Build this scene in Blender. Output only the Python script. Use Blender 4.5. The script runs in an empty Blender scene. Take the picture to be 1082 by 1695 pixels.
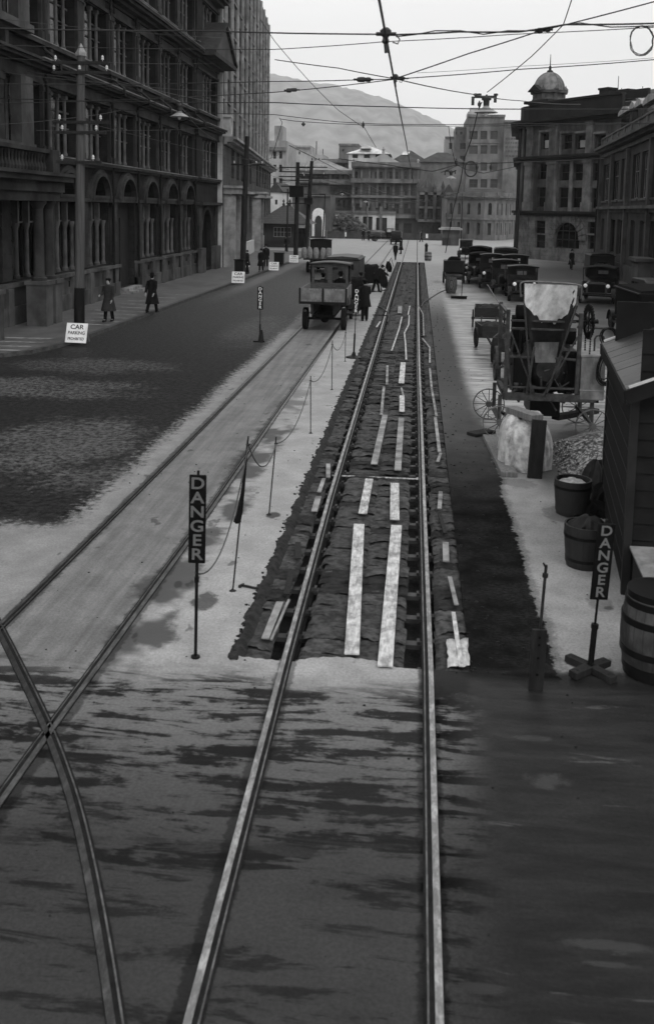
import bpy, bmesh, math, random
from mathutils import Vector, Matrix
import numpy as np
R = math.radians
PI = math.pi
SC = bpy.context.scene
COL = SC.collection
random.seed(7)

# ------------------------------------------------------------------ camera
CH, CF, CPX, CPY = 4.9, 1600.0, 541.0, 541.0
cam = bpy.data.cameras.new("camera")
camo = bpy.data.objects.new("camera", cam)
COL.objects.link(camo)
SC.camera = camo
CM = Matrix.Rotation(R(5.25), 3, 'Z') @ Matrix.Rotation(R(90 - 7.0), 3, 'X') @ Matrix.Rotation(R(1.0), 3, 'Z')
camo.matrix_world = Matrix.Translation((0, 0, CH)) @ CM.to_4x4()
cam.sensor_fit = 'HORIZONTAL'
cam.sensor_width = 36.0
cam.lens = 36.0 * CF / 1082.0
cam.shift_x = 0.0
cam.shift_y = -(847.5 - CPY) / 1082.0
cam.clip_start = 0.1
cam.clip_end = 9000.0
cam.dof.use_dof = True
cam.dof.focus_distance = 55.0
cam.dof.aperture_fstop = 4.2

# ------------------------------------------------------------------ sky, sun, exposure
SUN_EL, SUN_AZ = 48.0, 150.0
world = bpy.data.worlds.new("World")
SC.world = world
world.use_nodes = True
wt = world.node_tree
for n in list(wt.nodes):
    wt.nodes.remove(n)
wo = wt.nodes.new('ShaderNodeOutputWorld')
bg = wt.nodes.new('ShaderNodeBackground')
sky = wt.nodes.new('ShaderNodeTexSky')
sky.sky_type = 'NISHITA'
sky.sun_disc = False
sky.sun_elevation = R(SUN_EL)
sky.sun_rotation = R(SUN_AZ)
bw = wt.nodes.new('ShaderNodeRGBToBW')
wt.links.new(sky.outputs[0], bw.inputs[0])
tc = wt.nodes.new('ShaderNodeTexCoord')
mp = wt.nodes.new('ShaderNodeMapping')
mp.inputs['Scale'].default_value = (1.0, 1.0, 3.5)
wt.links.new(tc.outputs['Generated'], mp.inputs[0])
cn = wt.nodes.new('ShaderNodeTexNoise')
cn.inputs['Scale'].default_value = 1.6
cn.inputs['Detail'].default_value = 5
wt.links.new(mp.outputs[0], cn.inputs[0])
mr = wt.nodes.new('ShaderNodeMapRange')
mr.inputs['From Min'].default_value = 0.3
mr.inputs['From Max'].default_value = 0.7
mr.inputs['To Min'].default_value = 6.9
mr.inputs['To Max'].default_value = 7.7
wt.links.new(cn.outputs[0], mr.inputs[0])
mx = wt.nodes.new('ShaderNodeMix')          # a thick cloud deck over the clear sky
mx.data_type = 'FLOAT'
mx.inputs[0].default_value = 0.9
wt.links.new(bw.outputs[0], mx.inputs[2])
wt.links.new(mr.outputs[0], mx.inputs[3])
wt.links.new(mx.outputs[0], bg.inputs[0])
bg.inputs[1].default_value = 0.1
wt.links.new(bg.outputs[0], wo.inputs[0])

sl = bpy.data.lights.new("sun", 'SUN')
sl.energy = 0.5
sl.angle = R(18)
sl.color = (1, 1, 1)
so = bpy.data.objects.new("sun", sl)
COL.objects.link(so)
# direction towards the sun: azimuth measured as the sky texture does (from +Y, clockwise)
sd = Vector((math.sin(R(SUN_AZ)) * math.cos(R(SUN_EL)), math.cos(R(SUN_AZ)) * math.cos(R(SUN_EL)), math.sin(R(SUN_EL))))
so.rotation_euler = sd.to_track_quat('Z', 'Y').to_euler()
SC.view_settings.view_transform = 'Standard'
SC.view_settings.look = 'None'
SC.view_settings.gamma = 1.0
SC.view_settings.exposure = 0.9
SC.cycles.volume_bounces = 0
SC.cycles.max_bounces = 6
SC.cycles.diffuse_bounces = 2
SC.cycles.glossy_bounces = 3
SC.cycles.use_denoising = True

# ------------------------------------------------------------------ helpers
def ray(px, py):
    return CM @ Vector(((px - CPX) / CF, -(py - CPY) / CF, -1))
def G(px, py, z=0.0):
    d = ray(px, py); t = (z - CH) / d.z
    return (d.x * t, d.y * t)
def AT(px, py, y):
    d = ray(px, py); t = y / d.y
    return Vector((d.x * t, y, CH + d.z * t))
def PL(px, py, o, a):
    """pixel -> (distance along, height) on the vertical plane through o with direction a"""
    d = ray(px, py)
    n = Vector((a[1], -a[0], 0))
    t = (n.x * o[0] + n.y * o[1]) / (n.x * d.x + n.y * d.y)
    p = Vector((d.x * t, d.y * t, CH + d.z * t))
    return ((p.x - o[0]) * a[0] + (p.y - o[1]) * a[1], p.z)

class MB:
    def __init__(s):
        s.v = []; s.f = []
    def add(s, vs, fs):
        b = len(s.v); s.v += [tuple(v) for v in vs]; s.f += [tuple(b + i for i in f) for f in fs]; return s
    def box(s, x0, x1, y0, y1, z0, z1):
        return s.add([(x0,y0,z0),(x1,y0,z0),(x1,y1,z0),(x0,y1,z0),(x0,y0,z1),(x1,y0,z1),(x1,y1,z1),(x0,y1,z1)],
                     [(0,3,2,1),(4,5,6,7),(0,1,5,4),(1,2,6,5),(2,3,7,6),(3,0,4,7)])
    def mbox(s, m, x0, x1, y0, y1, z0, z1):
        """box whose corners pass through the map m"""
        c = [(x0,y0,z0),(x1,y0,z0),(x1,y1,z0),(x0,y1,z0),(x0,y0,z1),(x1,y0,z1),(x1,y1,z1),(x0,y1,z1)]
        return s.add([m(*p) for p in c], [(0,3,2,1),(4,5,6,7),(0,1,5,4),(1,2,6,5),(2,3,7,6),(3,0,4,7)])
    def beam(s, p, q, w, h, up=(0,0,1), w2=None, h2=None):
        p = Vector(p); q = Vector(q); d = (q - p).normalized(); up = Vector(up)
        if abs(d.dot(up)) > .98: up = Vector((0,1,0)) if abs(d.y) < .9 else Vector((1,0,0))
        a = d.cross(up).normalized(); b = a.cross(d).normalized()
        w2 = w if w2 is None else w2; h2 = h if h2 is None else h2
        vs = []
        for o, ww, hh in ((p, w, h), (q, w2, h2)):
            for i, j in ((-1,-1),(1,-1),(1,1),(-1,1)):
                vs.append(o + a * (i * ww / 2) + b * (j * hh / 2))
        return s.add(vs, [(3,2,1,0),(4,5,6,7),(0,1,5,4),(1,2,6,5),(2,3,7,6),(3,0,4,7)])
    def tube(s, pts, r, n=8, cap=True, closed=False):
        pts = [Vector(p) for p in pts]; m = len(pts)
        rs = r if isinstance(r, (list, tuple)) else [r] * m
        vs = []; pa = None
        for i, p in enumerate(pts):
            if closed: d = pts[(i+1) % m] - pts[i-1]
            else: d = pts[min(i+1, m-1)] - pts[max(i-1, 0)]
            if d.length < 1e-9: d = Vector((0,0,1))
            d.normalize()
            if pa is None:
                u = Vector((0,0,1)) if abs(d.z) < .9 else Vector((1,0,0))
                a = d.cross(u).normalized()
            else:
                a = (pa - d * pa.dot(d)).normalized()
            pa = a; b = d.cross(a)
            for k in range(n):
                t = 2 * PI * k / n
                vs.append(p + (a * math.cos(t) + b * math.sin(t)) * rs[i])
        fs = []
        for i in range(m if closed else m - 1):
            j = (i + 1) % m
            for k in range(n):
                l = (k + 1) % n
                fs.append((i*n+k, i*n+l, j*n+l, j*n+k))
        if cap and not closed:
            fs.append(tuple(range(n))[::-1]); fs.append(tuple((m-1)*n + k for k in range(n)))
        return s.add(vs, fs)
    def cyl(s, p, q, r0, r1=None, n=12):
        return s.tube([p, q], [r0, r0 if r1 is None else r1], n)
    def lathe(s, prof, o=(0,0,0), n=20, sx=1, sy=1):
        vs = []; fs = []
        for r, z in prof:
            for k in range(n):
                t = 2 * PI * k / n
                vs.append((o[0] + r * sx * math.cos(t), o[1] + r * sy * math.sin(t), o[2] + z))
        m = len(prof)
        for i in range(m - 1):
            for k in range(n):
                l = (k + 1) % n
                fs.append((i*n+k, i*n+l, (i+1)*n+l, (i+1)*n+k))
        closed = tuple(prof[0]) == tuple(prof[-1])
        if prof[0][0] > 1e-4 and not closed: fs.append(tuple(range(n))[::-1])
        if prof[-1][0] > 1e-4 and not closed: fs.append(tuple((m-1)*n+k for k in range(n)))
        return s.add(vs, fs)
    def prism(s, poly, f0, f1):
        """poly: list of 2d points; f0,f1: functions 2d -> 3d for both ends"""
        n = len(poly)
        return s.add([f0(*p) for p in poly] + [f1(*p) for p in poly],
                     [tuple(range(n))[::-1], tuple(range(n, 2*n))] + [(i, (i+1) % n, n+(i+1) % n, n+i) for i in range(n)])
    def quad(s, a, b, c, d):
        return s.add([a, b, c, d], [(0,1,2,3)])
    def blob(s, c, r, n=10, m=7, jit=0.0, rng=random, flat=-9):
        vs = []; fs = []
        for i in range(m + 1):
            ph = PI * i / m
            for k in range(n):
                t = 2*PI*k/n; j = 1 + rng.uniform(-jit, jit)
                z = -math.cos(ph) * r[2] * j
                vs.append((c[0] + math.sin(ph)*math.cos(t)*r[0]*j, c[1] + math.sin(ph)*math.sin(t)*r[1]*j, max(c[2] + z, flat)))
        for i in range(m):
            for k in range(n):
                l = (k+1) % n
                fs.append((i*n+k, i*n+l, (i+1)*n+l, (i+1)*n+k))
        return s.add(vs, fs)
    def grid(s, f, nu, nv):
        vs = [f(i/nu, j/nv) for j in range(nv+1) for i in range(nu+1)]
        fs = [(j*(nu+1)+i, j*(nu+1)+i+1, (j+1)*(nu+1)+i+1, (j+1)*(nu+1)+i) for j in range(nv) for i in range(nu)]
        return s.add(vs, fs)
    def mesh(s, name, mat, smooth=True, ang=35, merge=False):
        me = bpy.data.meshes.new(name)
        me.from_pydata([tuple(v) for v in s.v], [], s.f)
        if merge:
            bm = bmesh.new(); bm.from_mesh(me); bmesh.ops.remove_doubles(bm, verts=bm.verts, dist=1e-5); bm.to_mesh(me); bm.free()
        me.materials.append(mat)
        me.validate()
        if smooth:
            me.shade_smooth(); me.set_sharp_from_angle(angle=R(ang))
        return me
    def obj(s, name, mat, parent=None, loc=(0,0,0), rz=0, bevel=0, **k):
        o = bpy.data.objects.new(name, s.mesh(name, mat, **k))
        COL.objects.link(o); o.location = loc; o.rotation_euler = (0,0,rz)
        if parent is not None: o.parent = parent
        if bevel:
            b = o.modifiers.new('bevel', 'BEVEL'); b.width = bevel; b.segments = 2; b.limit_method = 'ANGLE'
        return o

def tag(o, label=None, cat=None, group=None, kind=None):
    if label: o['label'] = label
    if cat: o['category'] = cat
    if group: o['group'] = group
    if kind: o['kind'] = kind
    return o
def thing(name, label, cat, loc=(0,0,0), rz=0, group=None):
    o = bpy.data.objects.new(name, None); COL.objects.link(o)
    o.location = loc; o.rotation_euler = (0,0,rz); o.empty_display_size = .2
    return tag(o, label, cat, group)
def struct(mb, name, mat, **k):
    return tag(mb.obj(name, mat, **k), kind='structure')
KIDS = {}
def copy_tree(o, parent=None, label=None, loc=None, rz=None, sc=None):
    c = o.copy(); COL.objects.link(c)
    if parent is not None: c.parent = parent
    for ch in o.children: copy_tree(ch, c)
    if label: c['label'] = label
    if loc is not None: c.location = loc
    if rz is not None: c.rotation_euler = (0,0,rz)
    if sc is not None: c.scale = (sc,)*3 if isinstance(sc, (int, float)) else sc
    return c

# ------------------------------------------------------------------ materials (all neutral greys: the place is seen in black and white)
class S:
    """socket wrapper: arithmetic makes math nodes"""
    def __init__(s, t, k): s.t = t; s.k = k
    def _m(s, op, *a, clamp=False):
        n = s.t.nodes.new('ShaderNodeMath'); n.operation = op; n.use_clamp = clamp
        for i, x in enumerate(a):
            if isinstance(x, S): s.t.links.new(x.k, n.inputs[i])
            else: n.inputs[i].default_value = x
        return S(s.t, n.outputs[0])
    def __add__(s, o): return s._m('ADD', s, o)
    __radd__ = __add__
    def __sub__(s, o): return s._m('SUBTRACT', s, o)
    def __rsub__(s, o): return s._m('SUBTRACT', o, s)
    def __mul__(s, o): return s._m('MULTIPLY', s, o)
    __rmul__ = __mul__
    def abs(s): return s._m('ABSOLUTE', s)
    def mod(s, m): return s._m('FLOORED_MODULO', s, m)
    def max(s, o): return s._m('MAXIMUM', s, o)
    def min(s, o): return s._m('MINIMUM', s, o)
    def step(s, a, b):
        n = s.t.nodes.new('ShaderNodeMapRange'); n.interpolation_type = 'SMOOTHSTEP'
        s.t.links.new(s.k, n.inputs[0])
        lo, hi, x, y = (a, b, 0., 1.) if a < b else (b, a, 1., 0.)
        n.inputs[1].default_value = lo; n.inputs[2].default_value = hi; n.inputs[3].default_value = x; n.inputs[4].default_value = y
        return S(s.t, n.outputs[0])
def lerp(a, b, m): return a + (b - a) * m if isinstance(a, S) or isinstance(b, S) else a + m * (b - a)

def newmat(name):
    m = bpy.data.materials.new(name); m.use_nodes = True
    t = m.node_tree; b = t.nodes['Principled BSDF']
    return m, t, b
def coords(t, kind='Object', scale=(1,1,1), rot=(0,0,0)):
    if kind == 'World':
        g = t.nodes.new('ShaderNodeNewGeometry'); src = g.outputs['Position']
    else:
        g = t.nodes.new('ShaderNodeTexCoord'); src = g.outputs[kind]
    m = t.nodes.new('ShaderNodeMapping'); m.inputs['Scale'].default_value = scale; m.inputs['Rotation'].default_value = rot
    t.links.new(src, m.inputs[0])
    return m.outputs[0]
def noise(t, vec, scale, detail=4, rough=.55, dist=0.0):
    n = t.nodes.new('ShaderNodeTexNoise'); n.inputs['Scale'].default_value = scale; n.inputs['Detail'].default_value = detail
    n.inputs['Roughness'].default_value = rough; n.inputs['Distortion'].default_value = dist
    t.links.new(vec, n.inputs['Vector'])
    return S(t, n.outputs[0])
def grey(t, s, inp):
    c = t.nodes.new('ShaderNodeCombineColor')
    for i in range(3): t.links.new(s.k, c.inputs[i])
    t.links.new(c.outputs[0], inp)
def bumpit(t, b, h, strength=.3, dist=.01):
    n = t.nodes.new('ShaderNodeBump'); n.inputs['Strength'].default_value = strength; n.inputs['Distance'].default_value = dist
    t.links.new(h.k, n.inputs['Height']); t.links.new(n.outputs[0], b.inputs['Normal'])
def mat(name, base, rough=.7, var=.35, scale=3.0, bump=.0, bdist=.01, metal=0.0, aniso=(1,1,1), spec=.22, kind='Object', stain=0.0, sscale=.6):
    m, t, b = newmat(name)
    v = coords(t, kind, aniso)
    n = noise(t, v, scale, 6, .6)
    f = n.step(.25, .75)
    a = base * (1 - var) + f * (2 * base * var)
    if stain:
        n2 = noise(t, coords(t, kind, (1,1,.35)), sscale, 5, .65, .4).step(.42, .66)
        a = a * (1 - n2 * stain)
    grey(t, a, b.inputs['Base Color'])
    b.inputs['Roughness'].default_value = rough
    b.inputs['Metallic'].default_value = metal
    b.inputs['Specular IOR Level'].default_value = spec
    if bump: bumpit(t, b, noise(t, v, scale * 6, 5, .6), bump, bdist)
    return m
M = {}
M['black'] = mat('black_paint', .005, .45, .4, 5, spec=.14)
M['blackmatt'] = mat('soot_black', .004, .9, .4, 5, spec=.05)
M['darkpole'] = mat('tarred_pole_timber', .014, .85, .4, 3, .4, .006, aniso=(5,5,.25), spec=.2)
M['wheeliron'] = mat('worn_wheel_iron', .10, .5, .4, 8, .2, .003, .3)
M['iron'] = mat('rusty_iron', .014, .7, .5, 12, .3, .003, .1, spec=.2)
M['darkwood'] = mat('dark_timber', .013, .8, .5, 4, .4, .004, aniso=(6,6,.5))
M['wood'] = mat('weathered_timber', .13, .75, .45, 4, .4, .004, aniso=(6,6,.4))
M['palewood'] = mat('new_sawn_plank', .46, .75, .4, 5, .3, .004, aniso=(5,1,5), stain=.5, sscale=3.5)
M['dullwood'] = mat('dirty_plank', .24, .75, .4, 3, .2, .003, stain=.5, sscale=2.5)
M['poletimber'] = mat('pole_timber', .055, .8, .4, 3, .4, .006, aniso=(5,5,.25))
M['white'] = mat('white_paint', .72, .5, .12, 4, stain=.15, sscale=3)
M['glass'] = mat('dark_window_glass', .004, .12, .3, .6, kind='World', spec=.25)
M['glassfar'] = mat('far_window_glass', .035, .15, .5, .25, kind='World')
M['cloth'] = mat('tarpaulin_cloth', .4, .85, .45, 6, .8, .02, stain=.5, sscale=2.5)
M['darkcloth'] = mat('dark_wool_cloth', .005, .95, .4, 6, .3, .004, spec=.15)
M['coat'] = mat('grey_overcoat_cloth', .02, .95, .3, 7, .3, .004)
M['skin'] = mat('skin', .3, .6, .12, 5)
M['sack'] = mat('wet_hessian', .042, .85, .8, 11, 1.0, .02, aniso=(1,1,1), kind='World', spec=.3)
M['soil'] = mat('wet_soil', .010, .8, .6, 6, .8, .03, kind='World')
M['porcelain'] = mat('white_porcelain', .42, .2, .05, 5)
M['bagcloth'] = mat('filled_sacking', .17, .9, .3, 6, .4, .008)
M['wire'] = mat('overhead_wire', .02, .5, .2, 5)
M['wiremetal'] = mat('wire_fitting', .03, .5, .2, 5, metal=.3)
M['steelpale'] = mat('zinc_shade', .5, .4, .2, 5, metal=.3)
M['concretepale'] = mat('set_concrete_coating', .68, .85, .25, 6, .5, .01, stain=.3, sscale=4)
M['tankgrey'] = mat('grey_tank_paint', .15, .6, .3, 5, .2, .003, stain=.4, sscale=3)
M['frame'] = mat('mixer_frame_steel', .042, .6, .5, 8, .2, .003, .2, spec=.2)
M['kerbstone'] = mat('kerb_stone', .05, .6, .5, 4, .4, .01, kind='World')
M['hemp'] = mat('hemp_rope', .06, .9, .3, 20)
M['bodygrey'] = mat('dull_grey_bodywork', .03, .45, .3, 4)
M['rubber'] = mat('tyre_rubber', .008, .85, .3, 10, spec=.1)
M['lampglass'] = mat('headlamp_glass', .75, .08, .1, 5)
M['windowdaylight'] = mat('painted_window_daylight', .3, .5, .2, 8)  # pale colour stands for daylight seen through the cab rear windows
def matrail(nm, k):
    m, t, b = newmat(nm)
    v = coords(t, 'World', (1, .25, 1))
    n = noise(t, v, 8, 5)
    sp = noise(t, coords(t, 'World', (1, .35, 1)), 16, 5, .75).step(.4, .7)
    grey(t, (n.step(.25, .8) * k * .6 + k) * (.55 + sp * .8), b.inputs['Base Color'])
    b.inputs['Metallic'].default_value = .75
    n2 = noise(t, coords(t, 'World', (3, .5, 1)), 20, 3) * .4 + .18
    t.links.new(n2.k, b.inputs['Roughness'])
    return m
M['rail'] = matrail('worn_rail_steel', .24); M['raildull'] = matrail('dull_rail_steel', .10); M['raildark'] = matrail('grimy_rail_steel', .05)
M['sackdark'] = mat('blackened_hessian', .018, .9, .7, 9, 1.0, .014, kind='World', spec=.2); M['sackpale'] = mat('faded_hessian', .06, .9, .7, 9, 1.0, .014, kind='World', spec=.2)
M['railside'] = mat('rail_side_rust', .010, .8, .5, 9, .3, .003, .1, kind='World', spec=.15)
# ------------------------------------------------------------------ ground
TX0, TX1, TY0, TY1 = -1.86, .70, 9.92, 91.5          # the long pit round the right-hand track
def ground_material():
    m, t, b = newmat('road_surface')
    g = t.nodes.new('ShaderNodeNewGeometry'); sp = t.nodes.new('ShaderNodeSeparateXYZ')
    t.links.new(g.outputs['Position'], sp.inputs[0])
    X = S(t, sp.outputs[0]); Yv = S(t, sp.outputs[1])
    w = coords(t, 'World')
    e1 = noise(t, w, .7, 5, .6) - .5
    e2 = noise(t, w, 5, 5, .7) - .5
    fine = noise(t, w, 30, 5, .75)
    med = noise(t, w, 1.6, 6, .65)
    xe = X + e1 * .9 + e2 * .45
    ye = Y_ = Yv + e1 * 1.4 + e2 * .5
    # streaks lying across the street and along it
    sx = noise(t, coords(t, 'World', (.45, 2.6, 1), (0, 0, R(-5))), 1.6, 6, .7, .4)
    sx2 = noise(t, coords(t, 'World', (.5, 3.4, 1), (0, 0, R(3))), 1.1, 7, .7, .6)
    sy = noise(t, coords(t, 'World', (6, .3, 1), (0, 0, R(-7))), 1.0, 4, .6, .2)
    grain = fine.step(.32, .68) * .42 + .79
    conc = (med.step(.25, .75) * .08 + .185) * grain * (noise(t, w, 3.5, 6, .75) * .5 + .75)
    # smears of the wheels between the left rails
    tr = (X.step(-5.0, -4.6) * X.step(-3.2, -3.45)) * Yv.step(70, 30)
    conc = conc * (1 - tr * (sy.step(.3, .7) * .3 + .15))
    # brighter dry strip between left track and the pit
    conc = conc * (1 + X.step(-3.2, -2.9) * X.step(1.2, -1.6) * .18)
    conc = conc * (1 - X.step(-3.1, -3.5) * .16)
    alb = conc
    rough = S(t, conc.k) * 0 + .62
    # damp lines beside the left track's near rail
    d1 = ((X + 3.05).abs() + e1 * .9 + e2 * .5).step(.42, .22) * Yv.step(8.5, 10) * Yv.step(30, 20) * noise(t, w, 1.1, 3).step(.4, .55)
    alb = lerp(alb, .045, d1 * .9)
    ddots = noise(t, coords(t, 'World', (1, .55, 1)), 2.2, 3).step(.66, .7) * X.step(-6, -4.8)
    alb = alb * (1 - ddots * .55 * Yv.step(60, 45))
    # old stone setts of the carriageway
    speck = noise(t, w, 7, 5, .8)
    lr = (X + e1 * .35 + e2 * .5 + (speck - .5) * 1.3).step(-5.05, -5.45) * (Yv + e1 * .6 + e2 * .5 + (speck - .5) * 1.5).step(13.6, 14.1)
    road = (speck.step(.35, .65) * .02 + .005) * grain * (med * .6 + .7)
    spots = noise(t, coords(t, 'World', (1, 1.3, 1)), 3.2, 2).step(.62, .7)
    road = road * (1 - spots * .5)
    for (px, py, rx, ry, st) in ((95, 735, 1.9, 2.6, .8), (30, 640, 3.6, 1.5, .75), (150, 790, .9, .9, .55), (160, 605, 2.6, 1.4, .5), (430, 545, 1.4, 5, .3)):
        cx, cy = G(px, py)
        a = (X - cx) * (1 / rx); c = (Yv - cy) * (1 / ry)
        pm = (a * a + c * c + e1 * 3.0 + e2 * 3.6 + (fine - .5) * 3).step(1.2, .2)
        road = lerp(road, .11, pm * st * speck.step(.38, .6))
    road = road * (1 + Yv.step(22, 60) * 1.6)  # paler with distance, the sky's grazing reflection put into the colour
    # wet gutter by the kerb: its pale sky reflection put into the colour
    road = lerp(road, .10, (X + 10.6 + e1 * .8).abs().step(.8, .2) * Yv.step(45, 65) * .9)
    alb = lerp(alb, road, lr)
    # mud strip on the right of the pit
    edge = X + e1 * .35 + e2 * .3 + (fine - .5) * .1
    alb = alb * (1 - edge.step(1.75, 1.66) * X.step(.6, .7) * Yv.step(28, 15) * Yv.step(9.7, 10.1) * .45)
    rd = edge.step(1.64, 1.6) * X.step(.55, .7) * Yv.step(28, 15) * Yv.step(9.7, 10.1)
    alb = lerp(alb, (noise(t, coords(t, 'World', (.6, 1.6, 1)), 22, 6, .85).step(.38,.7) * .035 * med.step(.3,.7) + .006), rd)
    rd2 = edge.step(1.75, 1.3) * X.step(.55, .7) * Yv.step(15, 28) * Yv.step(62, 42)
    alb = lerp(alb, (sx * .04 + .004), rd2)
    # wet right-hand side, streaked across
    wr = X.step(1.4, 2.0) * Yv.step(19, 24) * Yv.step(75, 66)
    st2 = sx2.step(.44, .56)
    alb = lerp(alb, st2 * .27 + .02, wr * .9)
    rough = lerp(rough, .30, wr)
    dr = X.step(5.0, 7.5) * Yv.step(30, 40) * Yv.step(112, 88)
    alb = lerp(alb, sx * .03 + .005, dr * .85)
    near_r = X.step(2.2, 2.5) * Yv.step(16, 18) * Yv.step(25, 22)
    alb = lerp(alb, .015, near_r * .8)
    # near foreground: wet asphalt crossing with dried smears
    fr = (Yv + e2 * .3 + e1 * .5).step(10.2, 10.0) * (X + e2 * .2).step(.12, .22)
    pale = sx2.step(.62, .68) * .04 + .003 + sx.step(.35, .7) * .014
    alb = lerp(alb, pale * grain, fr * .96)
    fm = (Yv + e1 * 1.2 + e2 * .35).step(9.9, 9.2) * X.step(.9, .3)
    sm = (sx + e2 * .3 + (fine - .5) * .12).step(.46, .55)
    mid = lerp(.010, Yv.step(6.4, 10.4) * .13 + .045, 1 - sm)
    band = (Yv + e1 * 1.5).step(6.0, 7.4)
    mid = lerp(.048, mid, (band * .92 + (sx2.step(.50, .56) * .75)).min(1.0))
    mid = mid * (med * .5 + .75) * grain
    alb = lerp(alb, mid, fm)
    alb = alb * (1 - Yv.step(9.5, 5.0) * .28)            # wet crossing, with lens falloff towards the camera also put into the colour
    pud = e1 * 0
    for (px, py, rx, ry) in ((905, 1292, .22, .13), (1010, 1566, .30, .05), (1015, 1598, .2, .03), (885, 1222, .17, .06), (760, 1153, .1, .09), (790, 1635, .16, .04)):
        cx, cy = G(px, py)
        a = (X - cx) * (1 / rx); c = (Yv - cy) * (1 / ry)
        pm = (a * a + c * c + e2 * 3.5 + e1 * 2).step(1.3, .3)
        alb = lerp(alb, .032, pm * .8); pud = pud.max(pm)
    for (px, py, rx, ry) in ((725, 1060, .0, .0),):
        pass
    # damp, dirty margins along the rails, and the ring stain by the pit end
    for cx, w0 in ((-1.27, .10), (.235, .10), (-4.68, .085), (-3.26, .10)):
        mg = ((X - cx).abs() + (e2 + speck - .5) * .14).step(w0 + .015, w0 - .015) * Yv.step(40, 20)
        alb = alb * (1 - mg * .55)
    cx, cy = G(562, 1134)
    a = (X - cx) * (1 / .2); c = (Yv - cy) * (1 / .17); ring = ((a * a + c * c + e1 * .5 - 1.0).abs()).step(.34, .12)
    alb = alb * (1 - ring * .0)
    lip = ((Yv + e1 * .5 + e2 * .3).step(10.1, 9.95)) * (Yv + e1*.5 + e2 * .3).step(9.2, 9.45) * (X - .12).step(.0, .1) * X.step(.75, .6)
    alb = lerp(alb, .012, lip)
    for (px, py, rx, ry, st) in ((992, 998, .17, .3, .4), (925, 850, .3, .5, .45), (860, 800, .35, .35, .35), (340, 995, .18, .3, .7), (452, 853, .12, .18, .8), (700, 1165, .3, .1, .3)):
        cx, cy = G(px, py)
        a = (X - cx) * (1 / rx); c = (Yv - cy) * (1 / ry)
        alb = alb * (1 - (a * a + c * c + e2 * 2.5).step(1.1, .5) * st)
    # oil dots
    od = noise(t, w, 14, 2).step(.73, .76) * Yv.step(30, 15)
    alb = alb * (1 - od * .6)
    # far square: paler ground
    far = Yv.step(84, 96)
    alb = lerp(alb, (sx * .14 + .2), far * X.step(14, 7) * X.step(-12.5, -10.2))
    far2 = Yv.step(100, 112)
    alb = lerp(alb, (sx * .14 + .17), far2)
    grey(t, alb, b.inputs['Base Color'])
    rough = lerp(rough, .5, fm)
    rough = lerp(rough, .5, fr)
    rough = lerp(rough, .95, rd)
    rough = lerp(rough, .7, lr * Yv.step(42, 24))
    dryish = (rd + lr * Yv.step(45, 25) * .6 + fm * .6 + fr * .45).min(1.0)
    rough = lerp(rough, .28, far * sx2.step(.45, .6) * .6)
    rough = lerp(rough, .12, pud)
    t.links.new((rough + (fine - .5) * .12).k, b.inputs['Roughness'])
    t.links.new((lerp(lerp(.16, .5, wr), .5, far) * (1 - dryish)).k, b.inputs['Specular IOR Level'])
    h = fine * .5 + noise(t, w, 9, 6, .8) * (lr * 2.0 + rd * .8 + .5)
    bumpit(t, b, h, .45, .012)
    return m
M['ground'] = ground_material()
mb = MB()
xs = [-7000, -60, TX0, TX1, 60, 7000]; ys = [-200, TY0, TY1, 260, 7500]
for i in range(5):
    for j in range(4):
        if i == 2 and j == 1: continue
        mb.quad((xs[i],ys[j],0),(xs[i+1],ys[j],0),(xs[i+1],ys[j+1],0),(xs[i],ys[j+1],0))
_e = [(-1.2 + 1.2*i/24, TY0 + max(.0, .17*math.sin(PI*min(1, i/22))**.6 + .012*math.sin(i*2.3))) for i in range(25)]
for (xa, ya), (xb, yb) in zip(_e, _e[1:]): mb.quad((xa, TY0, 0), (xb, TY0, 0), (xb, yb + 1e-4, 0), (xa, ya + 1e-4, 0)); mb.quad((xa, ya, 0), (xb, yb, 0), (xb, yb, -.1), (xa, ya, -.1))
_e = [(TX0 + .45*i/12, TY0 + max(.0, .05 - .004*i + .012*math.sin(i*1.9))) for i in range(13)]
for (xa, ya), (xb, yb) in zip(_e, _e[1:]): mb.quad((xa, TY0, 0), (xb, TY0, 0), (xb, yb + 1e-4, 0), (xa, ya + 1e-4, 0))
struct(mb, 'ground', M['ground'], smooth=False)
mb = MB()
D = -.27
mb.quad((TX0,TY0,D),(TX1,TY0,D),(TX1,TY1,D),(TX0,TY1,D))
mb.quad((TX0,TY0,D),(TX0,TY1,D),(TX0,TY1,-.001),(TX0,TY0,-.001))
mb.quad((TX1,TY1,D),(TX1,TY0,D),(TX1,TY0,-.001),(TX1,TY1,-.001))
mb.quad((TX1,TY0,D),(TX0,TY0,D),(TX0,TY0,-.001),(TX1,TY0,-.001))
mb.quad((TX0,TY1,D),(TX1,TY1,D),(TX1,TY1,-.001),(TX0,TY1,-.001))
struct(mb, 'trench_ground', M['soil'], smooth=False)

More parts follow.
